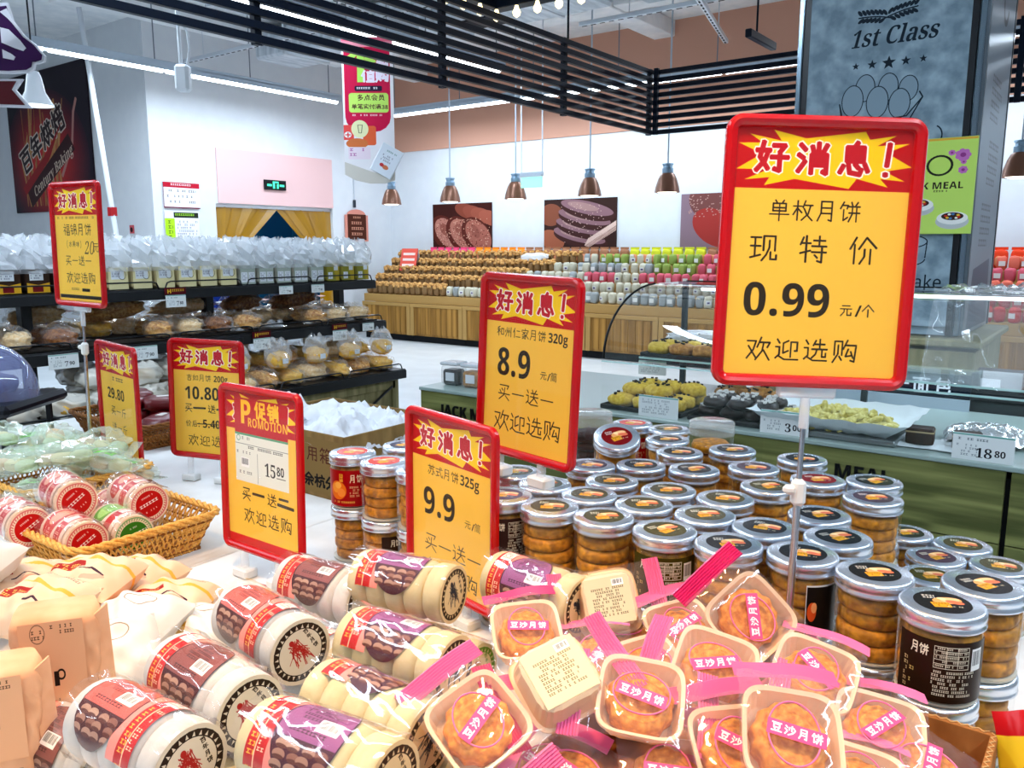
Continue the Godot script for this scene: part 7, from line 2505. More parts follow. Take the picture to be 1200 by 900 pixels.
	for k in 14:
		filled.call("yellow bun with black seeds, %s on the front tray counting from the left" % NTH[k], "yellow buns in the case", Vector3(-1.64 + (k % 3) * 0.11, Y + 0.008, -3.16 + (k / 3) * 0.10) if k < 9 else Vector3(-1.60 + (k % 3) * 0.10, Y + 0.05, -3.12 + ((k - 9) / 3) * 0.11), Vector3(0.058, 0.028, 0.05), yel, seedm, 8, k * 0.5)
	tray.call("black tray of yellow seeded buns deeper in the case", Vector3(-1.52, 0.948, -3.31), 0.34, 0.22)
	for k in 6:
		filled.call("yellow bun with black seeds, %s on the upper tray" % NTH[k], "yellow buns in the case", Vector3(-1.63 + (k % 3) * 0.11, 0.956, -3.36 + (k / 3) * 0.10), Vector3(0.058, 0.028, 0.05), yel if k < 4 else bun, seedm, 7, k * 0.7)
	tray.call("black tray of chocolate pastries left of the price card", Vector3(-1.13, Y, -3.06), 0.38, 0.32)
	for k in 14:
		filled.call("chocolate pastry sprinkled white, %s on its tray counting from the left" % NTH[k], "chocolate pastries in the case", Vector3(-1.27 + (k % 4) * 0.092, Y + 0.008, -3.12 + (k / 4) * 0.12) if k < 8 else Vector3(-1.25 + (k % 3) * 0.10, Y + 0.044, -3.10 + ((k - 8) / 3) * 0.10), Vector3(0.046, 0.022, 0.062), choc, sugar, 16, 0.2)
	tray.call("black tray of seeded rolls at the back of the case", Vector3(-1.24, Y, -3.42), 0.36, 0.26)
	for k in 6:
		filled.call("brown seeded roll, %s on the back tray" % NTH[k], "brown rolls in the case", Vector3(-1.36 + (k % 3) * 0.115, Y + 0.008, -3.47 + (k / 3) * 0.10), Vector3(0.055, 0.026, 0.048), bun, seedm, 8, k * 0.6)
	# tray lined with paper, flaky yellow bread
	var o := thing("lined_tray", "paper-lined tray of flaky yellow bread behind the 3.00 card", "tray", Vector3(-0.80, Y, -3.05), 0.0)
	part("tray", bx(Vector3(0.46, 0.02, 0.34), Vector3(0, 0.012, 0), 0.004), mat(Color(0.55, 0.58, 0.58), 0.3, 0.6), o)
	var g := Geo.new()
	var grid := []
	for i in 15:
		var row := []
		for j in 13:
			var x := (i - 7) / 7.0
			var z := (j - 6) / 6.0
			var e := maxf(absf(x), absf(z))
			row.append(Vector3(x * 0.27, 0.026 + 0.055 * clampf((e - 0.72) / 0.28, 0, 1) + 0.004 * sin(i * 2.2 + j * 1.7), z * 0.21))
		grid.append(row)
	g.sheet(grid)
	part("lining_paper", g, mat(Color(0.84, 0.88, 0.89), 0.55), o)
	g = Geo.new()
	for k in 130:
		var a := r.randf() * TAU
		var q := sqrt(r.randf())
		var b := Basis(Vector3(r.randf_range(-1, 1), r.randf_range(-1, 1), r.randf_range(-1, 1)).normalized(), r.randf() * 2.0)
		g.blob(Vector3(cos(a) * q * 0.19, 0.038 + (1 - q) * 0.06 * r.randf(), sin(a) * q * 0.135), Vector3(0.034, 0.009, 0.018), 0.8, 0.0, 3.0, 0.0, 8, 5, b)
	var fl := part("bread_flakes", g, tri_mat(noise_tex(Color(0.72, 0.66, 0.28), Color(0.92, 0.90, 0.62), 64, 64, 0.08), Vector3(12, 12, 12), 0.6), o)
	fl.set_meta("kind", "stuff")
	# cake slices and foil
	var cocoa := tri_mat(noise_tex(Color(0.13, 0.08, 0.04), Color(0.24, 0.15, 0.08), 64, 64, 0.08), Vector3(14, 14, 14), 0.7)
	for k in 2:
		o = thing("cake_slice", "dark brown cake block on white paper, %s of the two" % ["left", "right"][k], "cake", Vector3(-0.515 + k * 0.14, Y, -2.99 + k * 0.0), 0.1, "dark cake blocks")
		part("cake", bx(Vector3(0.085, 0.055, 0.075), Vector3(0, 0.034, 0), 0.006), cocoa, o)
		g = Geo.new()
		grid = []
		for i in 7:
			var row := []
			for j in 7: row.append(Vector3((i - 3) * 0.026, 0.004 + 0.014 * (absf(i - 3) / 3.0) * (0.5 + 0.5 * sin(j * 1.8 + k)), (j - 3) * 0.024))
			grid.append(row)
		g.sheet(grid)
		part("paper", g, mat(Color(0.82, 0.86, 0.87), 0.5), o)
		part("cream_line", bx(Vector3(0.086, 0.005, 0.076), Vector3(0, 0.050, 0)), mat(Color(0.70, 0.62, 0.46), 0.6), o)
	g = Geo.new()
	grid = []
	var fn := FastNoiseLite.new()
	fn.seed = 5
	fn.frequency = 0.22
	for i in 26:
		var row := []
		for j in 20:
			var x := (i - 12.5) / 12.5
			var z := (j - 9.5) / 9.5
			row.append(Vector3(x * 0.13, 0.05 * pow(maxf(0, 1 - x * x), 0.4) * pow(maxf(0, 1 - z * z), 0.4) + 0.016 * fn.get_noise_2d(i * 3.0, j * 3.0), z * 0.08))
		grid.append(row)
	g.sheet(grid)
	single("foil_wrap", g, mat(Color(0.86, 0.87, 0.88), 0.22, 0.9), "crumpled silver foil parcel beside the 18.80 card", "foil", Vector3(-0.335, Y + 0.016, -3.14), 0.2)
	# film-wrapped loaf tray on the upper shelf
	o = thing("wrapped_tray", "long tray wrapped in wrinkled clear film on the upper shelf", "tray", Vector3(-1.42, 0.948, -3.56), 0.0)
	part("tray", bx(Vector3(0.60, 0.02, 0.22), Vector3(0, 0.012, 0), 0.004), traym, o)
	g = Geo.new()
	g.blob(Vector3(0, 0.045, 0), Vector3(0.27, 0.035, 0.09), 0.6, 0.05, 6.0, 1.0, 24, 12)
	part("loaf", g, mat(Color(0.46, 0.36, 0.24), 0.6), o)
	g = Geo.new()
	g.blob(Vector3(0, 0.045, 0), Vector3(0.30, 0.045, 0.11), 0.55, 0.06, 22.0, 2.0, 48, 20)
	part("film", g, clear(Color(0.88, 0.92, 0.93), 0.45, 0.12), o)
	# cards in front
	var e := "price cards in the glass case"
	price_tag("price card reading 3.00 in front of the flaky bread", Vector3(-0.935, 0.846, -2.868), 0.05, 3, "3.00", e)
	price_tag("price card reading 18.80 in front of the silver foil", Vector3(-0.315, 0.846, -2.868), 0.0, 3, "18.80", e)
	price_tag("price card in front of the yellow buns, partly behind jars", Vector3(-1.43, 0.846, -2.868), 0.0, 3, "-", e)
	price_tag("small price card between the yellow bun trays", Vector3(-1.64, 0.93, -3.22), 0.2, 2, "-", e)
	price_tag("price card at the right edge of the photo, past the 18.80 one", Vector3(-0.115, 0.846, -2.868), 0.0, 3, "-", e)
	# dark board with lettering behind the case
	o = thing("bakery_board", "dark blue board with white lettering behind the lined tray", "sign", Vector3(-0.80, 0.0, -3.72))
	part("board", bx(Vector3(0.66, 0.10, 0.012), Vector3(0, 0.86, 0), 0.002), mat(Color(0.05, 0.08, 0.14), 0.4), o)
	part("lower_strip", bx(Vector3(0.66, 0.05, 0.012), Vector3(0, 0.785, 0), 0.002), mat(Color(0.62, 0.68, 0.72), 0.4), o)
	var p := Pic.new(self, 160, 24, 4, Color(0.05, 0.08, 0.14))
	p.han("百年烘焙一面包", 8, 4, 17, 2.2, Color(0.88, 0.9, 0.92), 1.18)
	g = Geo.new()
	g.quad(Vector3(-0.32, 0.905, 0.0068), Vector3(0.32, 0.905, 0.0068), Vector3(0.32, 0.815, 0.0068), Vector3(-0.32, 0.815, 0.0068), Vector3.BACK)
	part("lettering", g, printed(p.tex(), 0.4), o)
	# jars at the open left end of the counter
	for k in 2:
		o = thing("biscuit_jar", "square clear jar of dark biscuits, %s on the counter end" % ["left", "right"][k], "jar", Vector3(-2.585 + k * 0.125, Y, -2.985), 0.1, "square jars on the counter end")
		part("biscuits", bx(Vector3(0.085, 0.075, 0.08), Vector3(0, 0.04, 0), 0.01), [choc, bun][k], o)
		part("jar", bx(Vector3(0.098, 0.098, 0.095), Vector3(0, 0.05, 0), 0.012), clear(Color(0.9, 0.94, 0.95), 0.10, 0.04), o)
		part("lid", bx(Vector3(0.102, 0.016, 0.10), Vector3(0, 0.106, 0), 0.006), clear(Color(0.72, 0.76, 0.78), 0.55, 0.15), o)
		part("label", bx(Vector3(0.05, 0.04, 0.002), Vector3(0.01, 0.045, 0.049)), mat(Color(0.80, 0.82, 0.83), 0.5), o)
	# crate and plastic sheet on the right
	o = thing("black_crate", "black crate with a white label behind the case on the right", "crate", Vector3(-0.36, 0, -3.86))
	part("stand", bx(Vector3(0.26, 0.80, 0.16), Vector3(0, 0.40, 0), 0.006), frame, o)
	part("crate", bx(Vector3(0.24, 0.12, 0.18), Vector3(0, 0.86, 0), 0.008), traym, o)
	part("label", bx(Vector3(0.07, 0.035, 0.002), Vector3(-0.05, 0.88, 0.091)), mat(Color(0.8, 0.82, 0.84), 0.5), o)
	g = Geo.new()
	grid = []
	fn.frequency = 0.35
	for i in 34:
		var row := []
		for j in 24:
			row.append(Vector3(-0.55 + i * 0.026, 1.275 + 0.03 * fn.get_noise_2d(i * 2.0, j * 2.0) - (0.0 if j < 11 else (j - 11) * 0.026), -3.62 + minf(j, 11) * 0.036 + 0.03 * fn.get_noise_2d(i * 2.0 + 90, j * 2.0) + (0.0 if j < 11 else (j - 11) * 0.012)))
		grid.append(row)
	g.sheet(grid)
	single("plastic_sheet", g, clear(Color(0.92, 0.95, 0.97), 0.13, 0.08), "crinkled clear plastic sheet draped over the case on the right", "plastic sheet")

# ------------------------------------------------------------------ far counter, posters, pendants, signs on the walls
func bread_poster(kind: int) -> Pic:
	var p := Pic.new(self, 120, 70, 5, [Color(0.22, 0.08, 0.06), Color(0.20, 0.12, 0.10), Color(0.52, 0.42, 0.46)][kind])
	var r := RandomNumberGenerator.new()
	r.seed = kind + 40
	var crust := Color(0.50, 0.24, 0.18)
	var crumb := Color(0.70, 0.46, 0.40)
	if kind == 0:
		for k in 4: p.ell(70 + k * 16, 12 + k * 4, 24, 11, crust.lerp(Color(0.66, 0.36, 0.28), k / 4.0), 0.3)
		for k in 3:
			p.ell(26 + k * 32, 46 + k * 2, 34, 24, Color(0.34, 0.13, 0.10), 0.7)
			p.ell(30 + k * 32, 46 + k * 2, 30, 19, crumb.lerp(Color(0.60, 0.34, 0.28), k / 3.0), 0.7)
			p.ell(24 + k * 32, 40 + k * 2, 12, 7, Color(0.56, 0.32, 0.27), 0.9)
		for k in 260: p.ell(r.randf_range(6, 116), r.randf_range(22, 68), r.randf_range(0.5, 1.3), 0.7, [Color(0.84, 0.66, 0.56), Color(0.36, 0.14, 0.10)][k % 2])
	elif kind == 1:
		p.ell(12, 22, 20, 16, Color(0.50, 0.28, 0.20))
		p.ell(14, 58, 22, 14, Color(0.60, 0.34, 0.24), 0.3)
		for k in 4:
			p.ell(62 + k * 4, 56 - k * 13, 46, 13, Color(0.24, 0.13, 0.12), 0.2)
			p.ell(60 + k * 4, 52 - k * 13, 44, 9, Color(0.52, 0.38, 0.40), 0.2)
			p.ell(54 + k * 4, 50 - k * 13, 26, 5, Color(0.62, 0.48, 0.46), 0.2)
		for k in 26:
			var x := 70 + k * 2.0
			p.line([Vector2(x, 66 - k * 1.1), Vector2(x + 6, 56 - k * 1.1)], 1.1, Color(0.84, 0.72, 0.66))
			p.line([Vector2(x, 66 - k * 1.1), Vector2(x + 8, 68 - k * 1.1)], 1.1, Color(0.80, 0.66, 0.60))
		for k in 80: p.ell(r.randf_range(30, 100), r.randf_range(6, 62), 0.8, 0.6, Color(0.76, 0.62, 0.58))
	else:
		p.ell(56, 20, 48, 26, Color(0.44, 0.26, 0.24), 0.4)
		p.ell(48, 44, 34, 22, Color(0.62, 0.20, 0.18), 0.5)
		p.ell(96, 40, 20, 26, Color(0.82, 0.66, 0.60), 0.4)
		for k in 120: p.ell(r.randf_range(10, 100), r.randf_range(2, 30), 1.0, 0.7, Color(0.70, 0.54, 0.50))
	return p

func nth(k: int) -> String:
	if k <= 20: return NTH[k - 1]
	return "%d%s" % [k, "th" if k % 10 > 3 or k % 10 == 0 else ["st", "nd", "rd"][k % 10 - 1]]

func wall_board(called: String, label: String, category: String, at: Vector3, turn: float, w: float, h: float, m: Material, back: Color, thick := 0.02) -> Node3D:
	var t := thing(called, label, category, at, turn)
	part("board", bx(Vector3(w, h, thick), Vector3.ZERO, 0.002), mat(back, 0.5), t)
	var g := Geo.new()
	var z := thick / 2 + 0.0012
	g.quad(Vector3(-w / 2, h / 2, z), Vector3(w / 2, h / 2, z), Vector3(w / 2, -h / 2, z), Vector3(-w / 2, -h / 2, z), Vector3.BACK)
	part("print", g, m, t)
	return t

func build_back() -> void:
	# bread posters on the back wall
	var posters := [["bread photograph poster with red-brown slices, nearest the room corner", -8.62, 0], ["bread photograph poster with dark loaves and wheat ears", -6.41, 1], ["bread photograph poster half hidden by the 0.99 sign", -4.22, 2], ["bread photograph poster right of the grey pillar", -0.2, 1]]
	var pp := []
	for kind in 3: pp.append(printed(bread_poster(kind).tex(), 0.45))
	for q in posters:
		wall_board("bread_poster", q[0], "poster", Vector3(q[1], 1.76, -10.188), 0.0, 1.22, 0.70, pp[q[2]], Color(0.2, 0.1, 0.1))
	# dark red bakery poster on the recess wall
	var p := Pic.new(self, 250, 200, 2.4, Color(0.10, 0.06, 0.11))
	for k in 14: p.ell(112, 130, 130 - k * 6, 104 - k * 5, Color(0.20, 0.07, 0.13).lerp(Color(0.76, 0.13, 0.13), k / 13.0))
	var r := RandomNumberGenerator.new()
	r.seed = 3
	for k in 30:
		var x := 40 + r.randf() * 120
		p.line([Vector2(x, 190), Vector2(x + r.randf_range(-18, 18), 130), Vector2(x + r.randf_range(-10, 40), 40 + r.randf() * 60)], r.randf_range(1.0, 5.0), Color(0.56, 0.30, 0.16).lerp(Color(0.76, 0.56, 0.32), r.randf()))
	p.line([Vector2(160, 150), Vector2(196, 108), Vector2(206, 66), Vector2(216, 50)], 6, Color(0.70, 0.48, 0.44))
	p.t = Transform2D(-0.42, Vector2(-22, 94))
	for w in [[9.5, Color(0.82, 0.76, 0.70)], [5.0, Color(0.16, 0.04, 0.06)]]:
		p.han("百年烘焙", 36, 36, 36, w[0], w[1], 1.1)
	p.poly([Vector2(30, 96), Vector2(190, 84), Vector2(196, 112), Vector2(30, 122)], Color(0.20, 0.05, 0.07))
	p.text("Century Baking", 48, 114, 20, Color(0.80, 0.72, 0.64), true, 0.9, "Droid Serif", 0.2)
	p.poly([Vector2(20, 84), Vector2(120, 76), Vector2(180, 62), Vector2(120, 88), Vector2(24, 98)], Color(0.58, 0.08, 0.10))
	p.t = Transform2D()
	wall_board("bakery_poster", "large dark red flame poster on the far left wall", "poster", Vector3(-12.86, 2.95, -5.885), 0.0, 2.5, 2.0, printed(p.tex(), 0.4), Color(0.12, 0.06, 0.1))
	# notices on the left wall
	p = Pic.new(self, 100, 70, 3, Color(0.90, 0.90, 0.92))
	p.rect(0, 0, 100, 14, Color(0.72, 0.08, 0.18))
	p.small(20, 3, 62, 9, 9, Color(0.95, 0.9, 0.9), 3, 1.0)
	for k in 3: p.small(8, 20 + k * 15, 80, 9, 9, Color(0.25, 0.22, 0.25), 4 + k, 0.6)
	p.rect(0, 67, 100, 3, Color(0.45, 0.1, 0.2))
	wall_board("notice_sheet", "white notice with red head on the left wall", "notice", Vector3(-10.185, 2.10, -6.30), PI / 2, 0.52, 0.33, printed(p.tex(), 0.5), Color(0.5, 0.1, 0.2), 0.012)
	p = Pic.new(self, 100, 80, 3, Color(0.90, 0.90, 0.92))
	p.rect(26, 4, 72, 14, Color(0.14, 0.16, 0.12))
	p.small(30, 7, 62, 9, 9, Color(0.60, 0.82, 0.20), 3, 1.0)
	p.rect(0, 20, 28, 60, Color(0.68, 0.86, 0.16))
	p.small(9, 26, 10, 50, 13, Color(0.3, 0.4, 0.1), 5, 1.0)
	p.small(34, 26, 60, 50, 8, Color(0.5, 0.5, 0.54), 6, 0.7)
	wall_board("notice_sheet", "white notice with yellow-green side strip on the left wall", "notice", Vector3(-10.185, 1.70, -6.28), PI / 2, 0.50, 0.40, printed(p.tex(), 0.5), Color(0.85, 0.85, 0.87), 0.012)
	var t := thing("wall_sign", "small pink square sign with dark disc on the wall", "sign", Vector3(-10.75, 1.66, -5.888))
	part("plate", bx(Vector3(0.10, 0.11, 0.01), Vector3.ZERO, 0.002), mat(Color(0.78, 0.34, 0.36)), t)
	var g := Geo.new()
	g.x = Transform3D(Basis(Vector3.RIGHT, PI / 2), Vector3(0, -0.006, 0.006))
	g.disc(Vector3.ZERO, 0.034, 16)
	part("disc", g, mat(Color(0.15, 0.06, 0.08)), t)
	# lit exit sign over the doorway
	t = thing("exit_sign", "green lit exit sign on the pink panel", "sign", Vector3(-10.16, 2.32, -7.79), PI / 2)
	part("housing", bx(Vector3(0.38, 0.14, 0.03), Vector3.ZERO, 0.004), mat(Color(0.04, 0.06, 0.07), 0.4), t)
	g = Geo.new()
	g.box(Vector3(0, 0, 0.016), Vector3(0.10, 0.10, 0.004))
	g.box(Vector3(-0.11, -0.005, 0.016), Vector3(0.08, 0.03, 0.004))
	g.box(Vector3(0.11, -0.005, 0.016), Vector3(0.08, 0.03, 0.004))
	part("lit_marks", g, glow(Color(0.25, 0.85, 0.62), 1.0), t)
	g = Geo.new()
	g.box(Vector3(0.0, -0.01, 0.019), Vector3(0.03, 0.08, 0.003))
	g.box(Vector3(0.025, 0.02, 0.019), Vector3(0.03, 0.012, 0.003))
	part("door_mark", g, mat(Color(0.04, 0.06, 0.07), 0.4), t)
	# hanging exit sign near the pendants
	t = thing("exit_sign", "pale green exit sign hanging on rods between the pendant lamps", "sign", Vector3(-5.70, 2.18, -8.0))
	part("bar", bx(Vector3(0.32, 0.05, 0.05), Vector3(0, 0.08, 0), 0.006), mat(Color(0.72, 0.76, 0.80), 0.3, 0.5), t)
	part("plate", bx(Vector3(0.30, 0.12, 0.012), Vector3(0, -0.01, 0), 0.003), glow(Color(0.62, 0.93, 0.84), 0.5), t)
	for s in [-0.15, 0.15]:
		g = Geo.new()
		g.tube([Vector3(s, 0.1, 0), Vector3(s, 2.1, 0)], 0.008, 6)
		part("rod", g, mat(Color(0.85, 0.87, 0.9), 0.4), t)
	# arched brown sign
	p = Pic.new(self, 60, 70, 3, Color(0.30, 0.14, 0.09))
	p.small(18, 6, 26, 8, 8, Color(0.86, 0.62, 0.50), 2, 1.0)
	for k in 3: p.small(12, 20 + k * 15, 38, 11, 11, Color(0.86, 0.60, 0.50), 3 + k, 1.0)
	t = thing("arched_sign", "brown arched menu sign with pink edge on the left wall", "sign", Vector3(-10.17, 1.52, -9.37), PI / 2)
	var arch := func(w: float, h: float) -> Array:
		var o := [Vector2(-w, 0), Vector2(w, 0), Vector2(w, h)]
		for k in 9: o.append(Vector2(w * 0.8 * cos(PI * k / 8.0), h + 0.09 * sin(PI * k / 8.0)))
		o.append(Vector2(-w, h))
		return o
	g = Geo.new()
	g.prism(arch.call(0.245, 0.42), -0.01, 0.01)
	part("edge", g, mat(Color(0.85, 0.55, 0.48), 0.5), t)
	g = Geo.new()
	g.quad(Vector3(-0.2, 0.43, 0.0125), Vector3(0.2, 0.43, 0.0125), Vector3(0.2, 0.02, 0.0125), Vector3(-0.2, 0.02, 0.0125), Vector3.BACK)
	part("print", g, printed(p.tex(), 0.5), t)
	t = thing("wall_socket", "small dark socket on the left wall under the banner", "socket", Vector3(-10.18, 2.12, -9.35), PI / 2)
	part("plate", bx(Vector3(0.05, 0.12, 0.02), Vector3(0, 0.0, 0), 0.004), mat(Color(0.2, 0.22, 0.25), 0.5), t)
	part("cord", bx(Vector3(0.012, 0.5, 0.012), Vector3(0, 0.3, 0)), mat(Color(0.8, 0.82, 0.85), 0.5), t)
	# copper pendants in a row
	var shade := Geo.new()
	shade.lathe([Vector2(0.045, 0.21), Vector2(0.075, 0.19), Vector2(0.10, 0.14), Vector2(0.125, 0.06), Vector2(0.135, 0.0), Vector2(0.13, 0.0), Vector2(0.118, 0.06), Vector2(0.09, 0.14), Vector2(0.04, 0.19)], 24)
	var shm := shade.mesh(mat(Color(0.46, 0.30, 0.22), 0.35, 0.4))
	var cap := Geo.new()
	cap.lathe([Vector2(0.055, 0.20), Vector2(0.06, 0.21), Vector2(0.06, 0.25), Vector2(0.05, 0.255), Vector2(0.05, 0.28), Vector2(0.06, 0.285), Vector2(0.06, 0.30), Vector2(0.0, 0.31)], 20)
	var capm := cap.mesh(mat(Color(0.56, 0.66, 0.74), 0.3, 0.7))
	var blb := Geo.new()
	blb.lathe([Vector2(0, -0.012), Vector2(0.07, -0.008), Vector2(0.118, 0.01), Vector2(0.09, 0.04), Vector2(0.0, 0.05)], 20)
	var blm := blb.mesh(glow(Color(1.0, 0.97, 0.90), 3.0))
	var cab := Geo.new()
	cab.tube([Vector3(0, 0.3, 0), Vector3(0, 2.29, 0)], 0.009, 6)
	var cabm := cab.mesh(mat(Color(0.70, 0.74, 0.78), 0.5))
	var k := 0
	for x in [-8.19, -7.13, -6.08, -5.03, -4.06, -0.83, 0.2]:
		t = thing("pendant_lamp", ["copper pendant lamp under the red banner, leftmost of the row", "copper pendant lamp, second of the row from the left", "copper pendant lamp beside the hanging exit sign", "copper pendant lamp above the loaves poster", "copper pendant lamp left of the 0.99 sign", "copper pendant lamp right of the grey pillar", "copper pendant lamp out past the right edge"][k], "lamp", Vector3(x, 2.0, -8.2), 0.0, "copper pendant lamps along the back")
		part("shade", shm, null, t)
		part("cap", capm, null, t)
		part("bulb", blm, null, t)
		part("cable", cabm, null, t)
		var sl := SpotLight3D.new()
		sl.name = "pendant_light"
		sl.light_color = Color(1.0, 0.93, 0.82)
		sl.light_energy = 0.7
		sl.light_size = 0.1
		sl.spot_range = 14.0
		sl.spot_angle = 62.0
		sl.spot_attenuation = 2.0
		sl.shadow_enabled = true
		sl.rotation_degrees = Vector3(-90, 0, 0)
		sl.position = Vector3(0, -0.016, 0)
		t.add_child(sl)
		k += 1
	# counter of wooden cabinets along the back wall
	var wood := tri_mat(noise_tex(Color(0.46, 0.32, 0.13), Color(0.68, 0.50, 0.24), 256, 256, 0.03, 1, 16, 6), Vector3(1.2, 0.8, 1.2), 0.55, true)
	var woodtop := mat(Color(0.66, 0.52, 0.30), 0.5)
	var dark := mat(Color(0.05, 0.06, 0.08), 0.6)
	var spots := ["at the left end", "second from the left", "third from the left", "fourth from the left", "fifth from the left", "sixth from the left", "seventh from the left", "eighth from the left", "ninth from the left", "at the right end"]
	for i in 10:
		var xa := -9.75 + i * 1.04
		t = thing("counter_cabinet", "wooden far counter cabinet with planked front, " + spots[i], "cabinet", Vector3(xa + 0.52, 0, -9.55), 0.0, "wooden cabinets of the far counter")
		part("body", bx(Vector3(1.036, 0.46, 0.96), Vector3(0, 0.33, 0), 0.003), wood, t)
		part("plinth", bx(Vector3(1.036, 0.10, 0.86), Vector3(0, 0.05, 0)), dark, t)
		for q in 8:
			part("front_plank", bx(Vector3(0.100, 0.40, 0.012), Vector3(-0.368 + q * 0.105, 0.33, 0.486), 0.002), wood, t)
		for s in [-1, 1]: part("stile", bx(Vector3(0.07, 0.46, 0.02), Vector3(s * 0.48, 0.33, 0.488), 0.002), woodtop, t)
		part("top_rail", bx(Vector3(1.036, 0.05, 0.03), Vector3(0, 0.557, 0.488), 0.003), woodtop, t)
	t = thing("display_steps", "stepped display racks on top of the far counter", "rack", Vector3(-4.55, 0, -9.55))
	for s in 5: part("step", bx(Vector3(10.36, 0.12, 0.19 * (5 - s)), Vector3(0, 0.645 + s * 0.12, -0.48 + 0.19 * (5 - s) / 2), 0.003), woodtop, t)
	# goods on the steps
	r.seed = 71
	var pack := []
	for q in 4:
		g = Geo.new()
		g.blob(Vector3(0, 0.075, 0), Vector3(0.052, 0.075, 0.05), 0.55, 0.06, 5.0, q * 1.7, 10, 8)
		pack.append(g)
	var tops := Geo.new()
	for q in 11:
		tops.blob(Vector3(r.randf_range(-0.045, 0.045), 0.15 + r.randf_range(-0.03, 0.04), r.randf_range(-0.035, 0.055)), Vector3(0.032, 0.022, 0.028), 0.8, 0.0, 3.0, 0.0, 7, 5)
	var topm := tops.mesh(tri_mat(noise_tex(Color(0.66, 0.46, 0.24), Color(0.88, 0.70, 0.44), 64, 64, 0.06), Vector3(9, 9, 9), 0.6))
	var packm := {"tan": mat(Color(0.50, 0.38, 0.24), 0.45), "white": mat(Color(0.74, 0.72, 0.64), 0.4), "pink": mat(Color(0.78, 0.34, 0.40), 0.4), "green": mat(Color(0.52, 0.60, 0.28), 0.4), "red": mat(Color(0.74, 0.16, 0.14), 0.4), "grey": mat(Color(0.56, 0.58, 0.58), 0.4), "coral": mat(Color(0.86, 0.42, 0.34), 0.4)}
	var meshes := {}
	for c in packm:
		meshes[c] = []
		for q in 4: meshes[c].append(pack[q].mesh(packm[c]))
	var lab := bx(Vector3(0.06, 0.05, 0.003), Vector3(0, 0.07, 0.052)).mesh(mat(Color(0.84, 0.84, 0.82), 0.5))
	var dot := bx(Vector3(0.03, 0.02, 0.003), Vector3(0, 0.07, 0.0545)).mesh(mat(Color(0.30, 0.22, 0.42), 0.5))
	var tally := {}
	for s in 5:
		var n := 86
		for i in n:
			var x := -9.66 + i * 0.119
			if x > 0.1: continue
			if x > -3.3 and x < -1.35: continue  # behind the pillar and the large sign
			var c := "tan"
			if x > -7.6 + s * 0.35 or (s == 0 and x > -8.0): c = "white" if i % 5 else "grey"
			if x > -5.9: c = ["grey", "white", "pink", "grey", "green"][s] if (i / 3) % 4 else "white"
			if x > -5.0 and s >= 3: c = ["green", "pink"][(i / 5) % 2]
			if x > -1.4: c = ["red", "coral", "pink", "coral", "red"][(s + i / 3) % 5]
			var word: String = {"tan": "brown cookie packet with tan crumbs", "white": "white labelled packet", "grey": "silver-grey packet", "pink": "pink snack packet", "green": "green snack packet", "red": "red snack packet", "coral": "coral red snack packet"}[c]
			var cnt: int = tally.get("%s%d" % [c, s], 0) + 1
			tally["%s%d" % [c, s]] = cnt
			var o := thing("snack_pack", "%s, %s from left, %s step of far counter" % [word, nth(cnt), NTH[s]], "packet", Vector3(x + r.randf_range(-0.012, 0.012), 0.706 + s * 0.12, -9.55 - 0.48 + 0.19 * (5 - s) - 0.075 + r.randf_range(-0.02, 0.02)), r.randf_range(-0.5, 0.5), word + "s on the far counter")
			part("pouch", meshes[c][i % 4], null, o)
			if c == "tan": part("crumbs", topm, null, o).rotation.y = i
			elif i % 2 == 0:
				part("label", lab, null, o)
				if c == "white": part("mark", dot, null, o)
	# taller pouches on the top row
	var pouch := Geo.new()
	pouch.blob(Vector3(0, 0.11, 0), Vector3(0.07, 0.10, 0.035), 0.5, 0.04, 4.0, 1.0, 14, 10)
	pouch.box(Vector3(0, 0.222, 0), Vector3(0.13, 0.03, 0.006))
	var win := Geo.new()
	win.blob(Vector3(0, 0.09, 0.03), Vector3(0.05, 0.055, 0.012), 0.6, 0.05, 6.0, 2.0, 10, 8)
	var pm := {"pink": mat(Color(0.88, 0.28, 0.44), 0.4), "orange": mat(Color(0.92, 0.52, 0.10), 0.4), "tan": mat(Color(0.60, 0.40, 0.28), 0.4), "yellow": mat(Color(0.78, 0.78, 0.16), 0.4), "red": mat(Color(0.88, 0.24, 0.10), 0.4)}
	var pms := {}
	for c in pm: pms[c] = pouch.mesh(pm[c])
	var winm := win.mesh(mat(Color(0.86, 0.56, 0.40), 0.5))
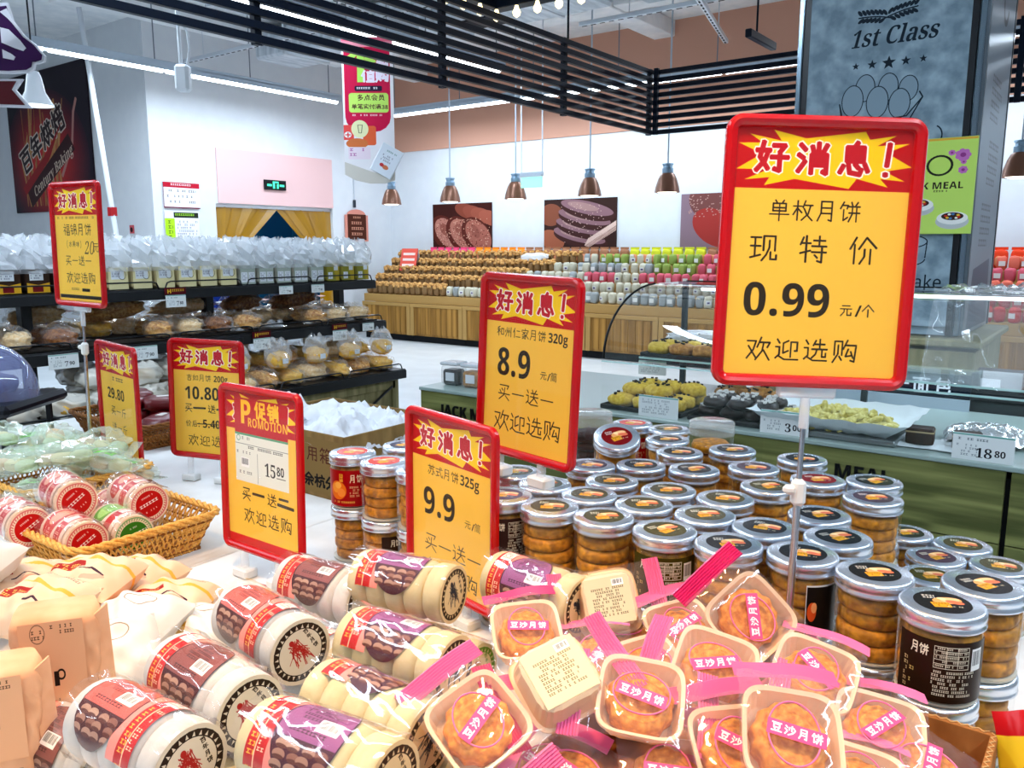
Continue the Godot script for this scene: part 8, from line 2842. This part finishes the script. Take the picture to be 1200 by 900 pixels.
	for i in 60:
		var x := -9.0 + i * 0.158
		if x > 0.1 or (x > -3.3 and x < -1.35): continue
		var c := "pink" if x < -8.15 else ("orange" if x < -7.2 else ("tan" if x < -5.4 else ("yellow" if x < -4.4 else ("tan" if x < -3.3 else "red"))))
		var cnt: int = tally.get(c, 0) + 1
		tally[c] = cnt
		var o := thing("snack_pouch", "%s stand-up pouch, %s of its colour from left on the far counter top row" % [{"pink": "pink", "orange": "orange", "tan": "brown windowed", "yellow": "yellow-green", "red": "red-orange"}[c], nth(cnt)], "pouch", Vector3(x, 1.188, -9.935), r.randf_range(-0.12, 0.12), c + " pouches on the top row")
		part("pouch", pms[c], null, o)
		part("window", winm, null, o)
	# red and white tent card
	t = thing("tent_card", "red and white tent card standing on the far counter", "card", Vector3(-9.22, 1.06, -9.62), 0.2)
	for s in [-1, 1]:
		var b := part("leaf", bx(Vector3(0.30, 0.36, 0.008), Vector3.ZERO, 0.002), mat(Color(0.86, 0.34, 0.28) if s > 0 else Color(0.85, 0.82, 0.82), 0.5), t)
		b.position = Vector3(0, 0.17, s * 0.05)
		b.rotation.x = -s * 0.28
		if s > 0:
			for q in 3: part("print_line", bx(Vector3(0.22, 0.04, 0.002), Vector3(0, 0.09 - q * 0.09, 0.005)), mat(Color(0.92, 0.82, 0.78), 0.5), b)
	# white plastic bag on the counter
	g = Geo.new()
	g.blob(Vector3(0, 0.08, 0), Vector3(0.22, 0.06, 0.08), 0.7, 0.12, 6.0, 1.0, 20, 12)
	single("plastic_bag", g, mat(Color(0.86, 0.86, 0.86), 0.4), "white plastic bag lying between the pouches on the far counter", "bag", Vector3(-6.9, 1.20, -9.78))
	# blue graphic panel behind the bread shelf
	t = thing("shop_cart", "blue panelled trolley behind the bread shelf", "trolley", Vector3(-6.6, 0, -4.3), 0.9)
	part("panel", bx(Vector3(0.6, 0.7, 0.03), Vector3(0, 0.85, 0), 0.02), mat(Color(0.05, 0.18, 0.52), 0.4), t)
	for q in 3: part("stripe", bx(Vector3(0.56, 0.012, 0.004), Vector3(0, 0.7 + q * 0.16, 0.018)), mat(Color(0.75, 0.82, 0.9), 0.4), t)
	for s in [-0.27, 0.27]:
		part("leg", bx(Vector3(0.04, 0.52, 0.04), Vector3(s, 0.26, 0), 0.004), mat(Color(0.6, 0.62, 0.65), 0.3, 0.6), t)
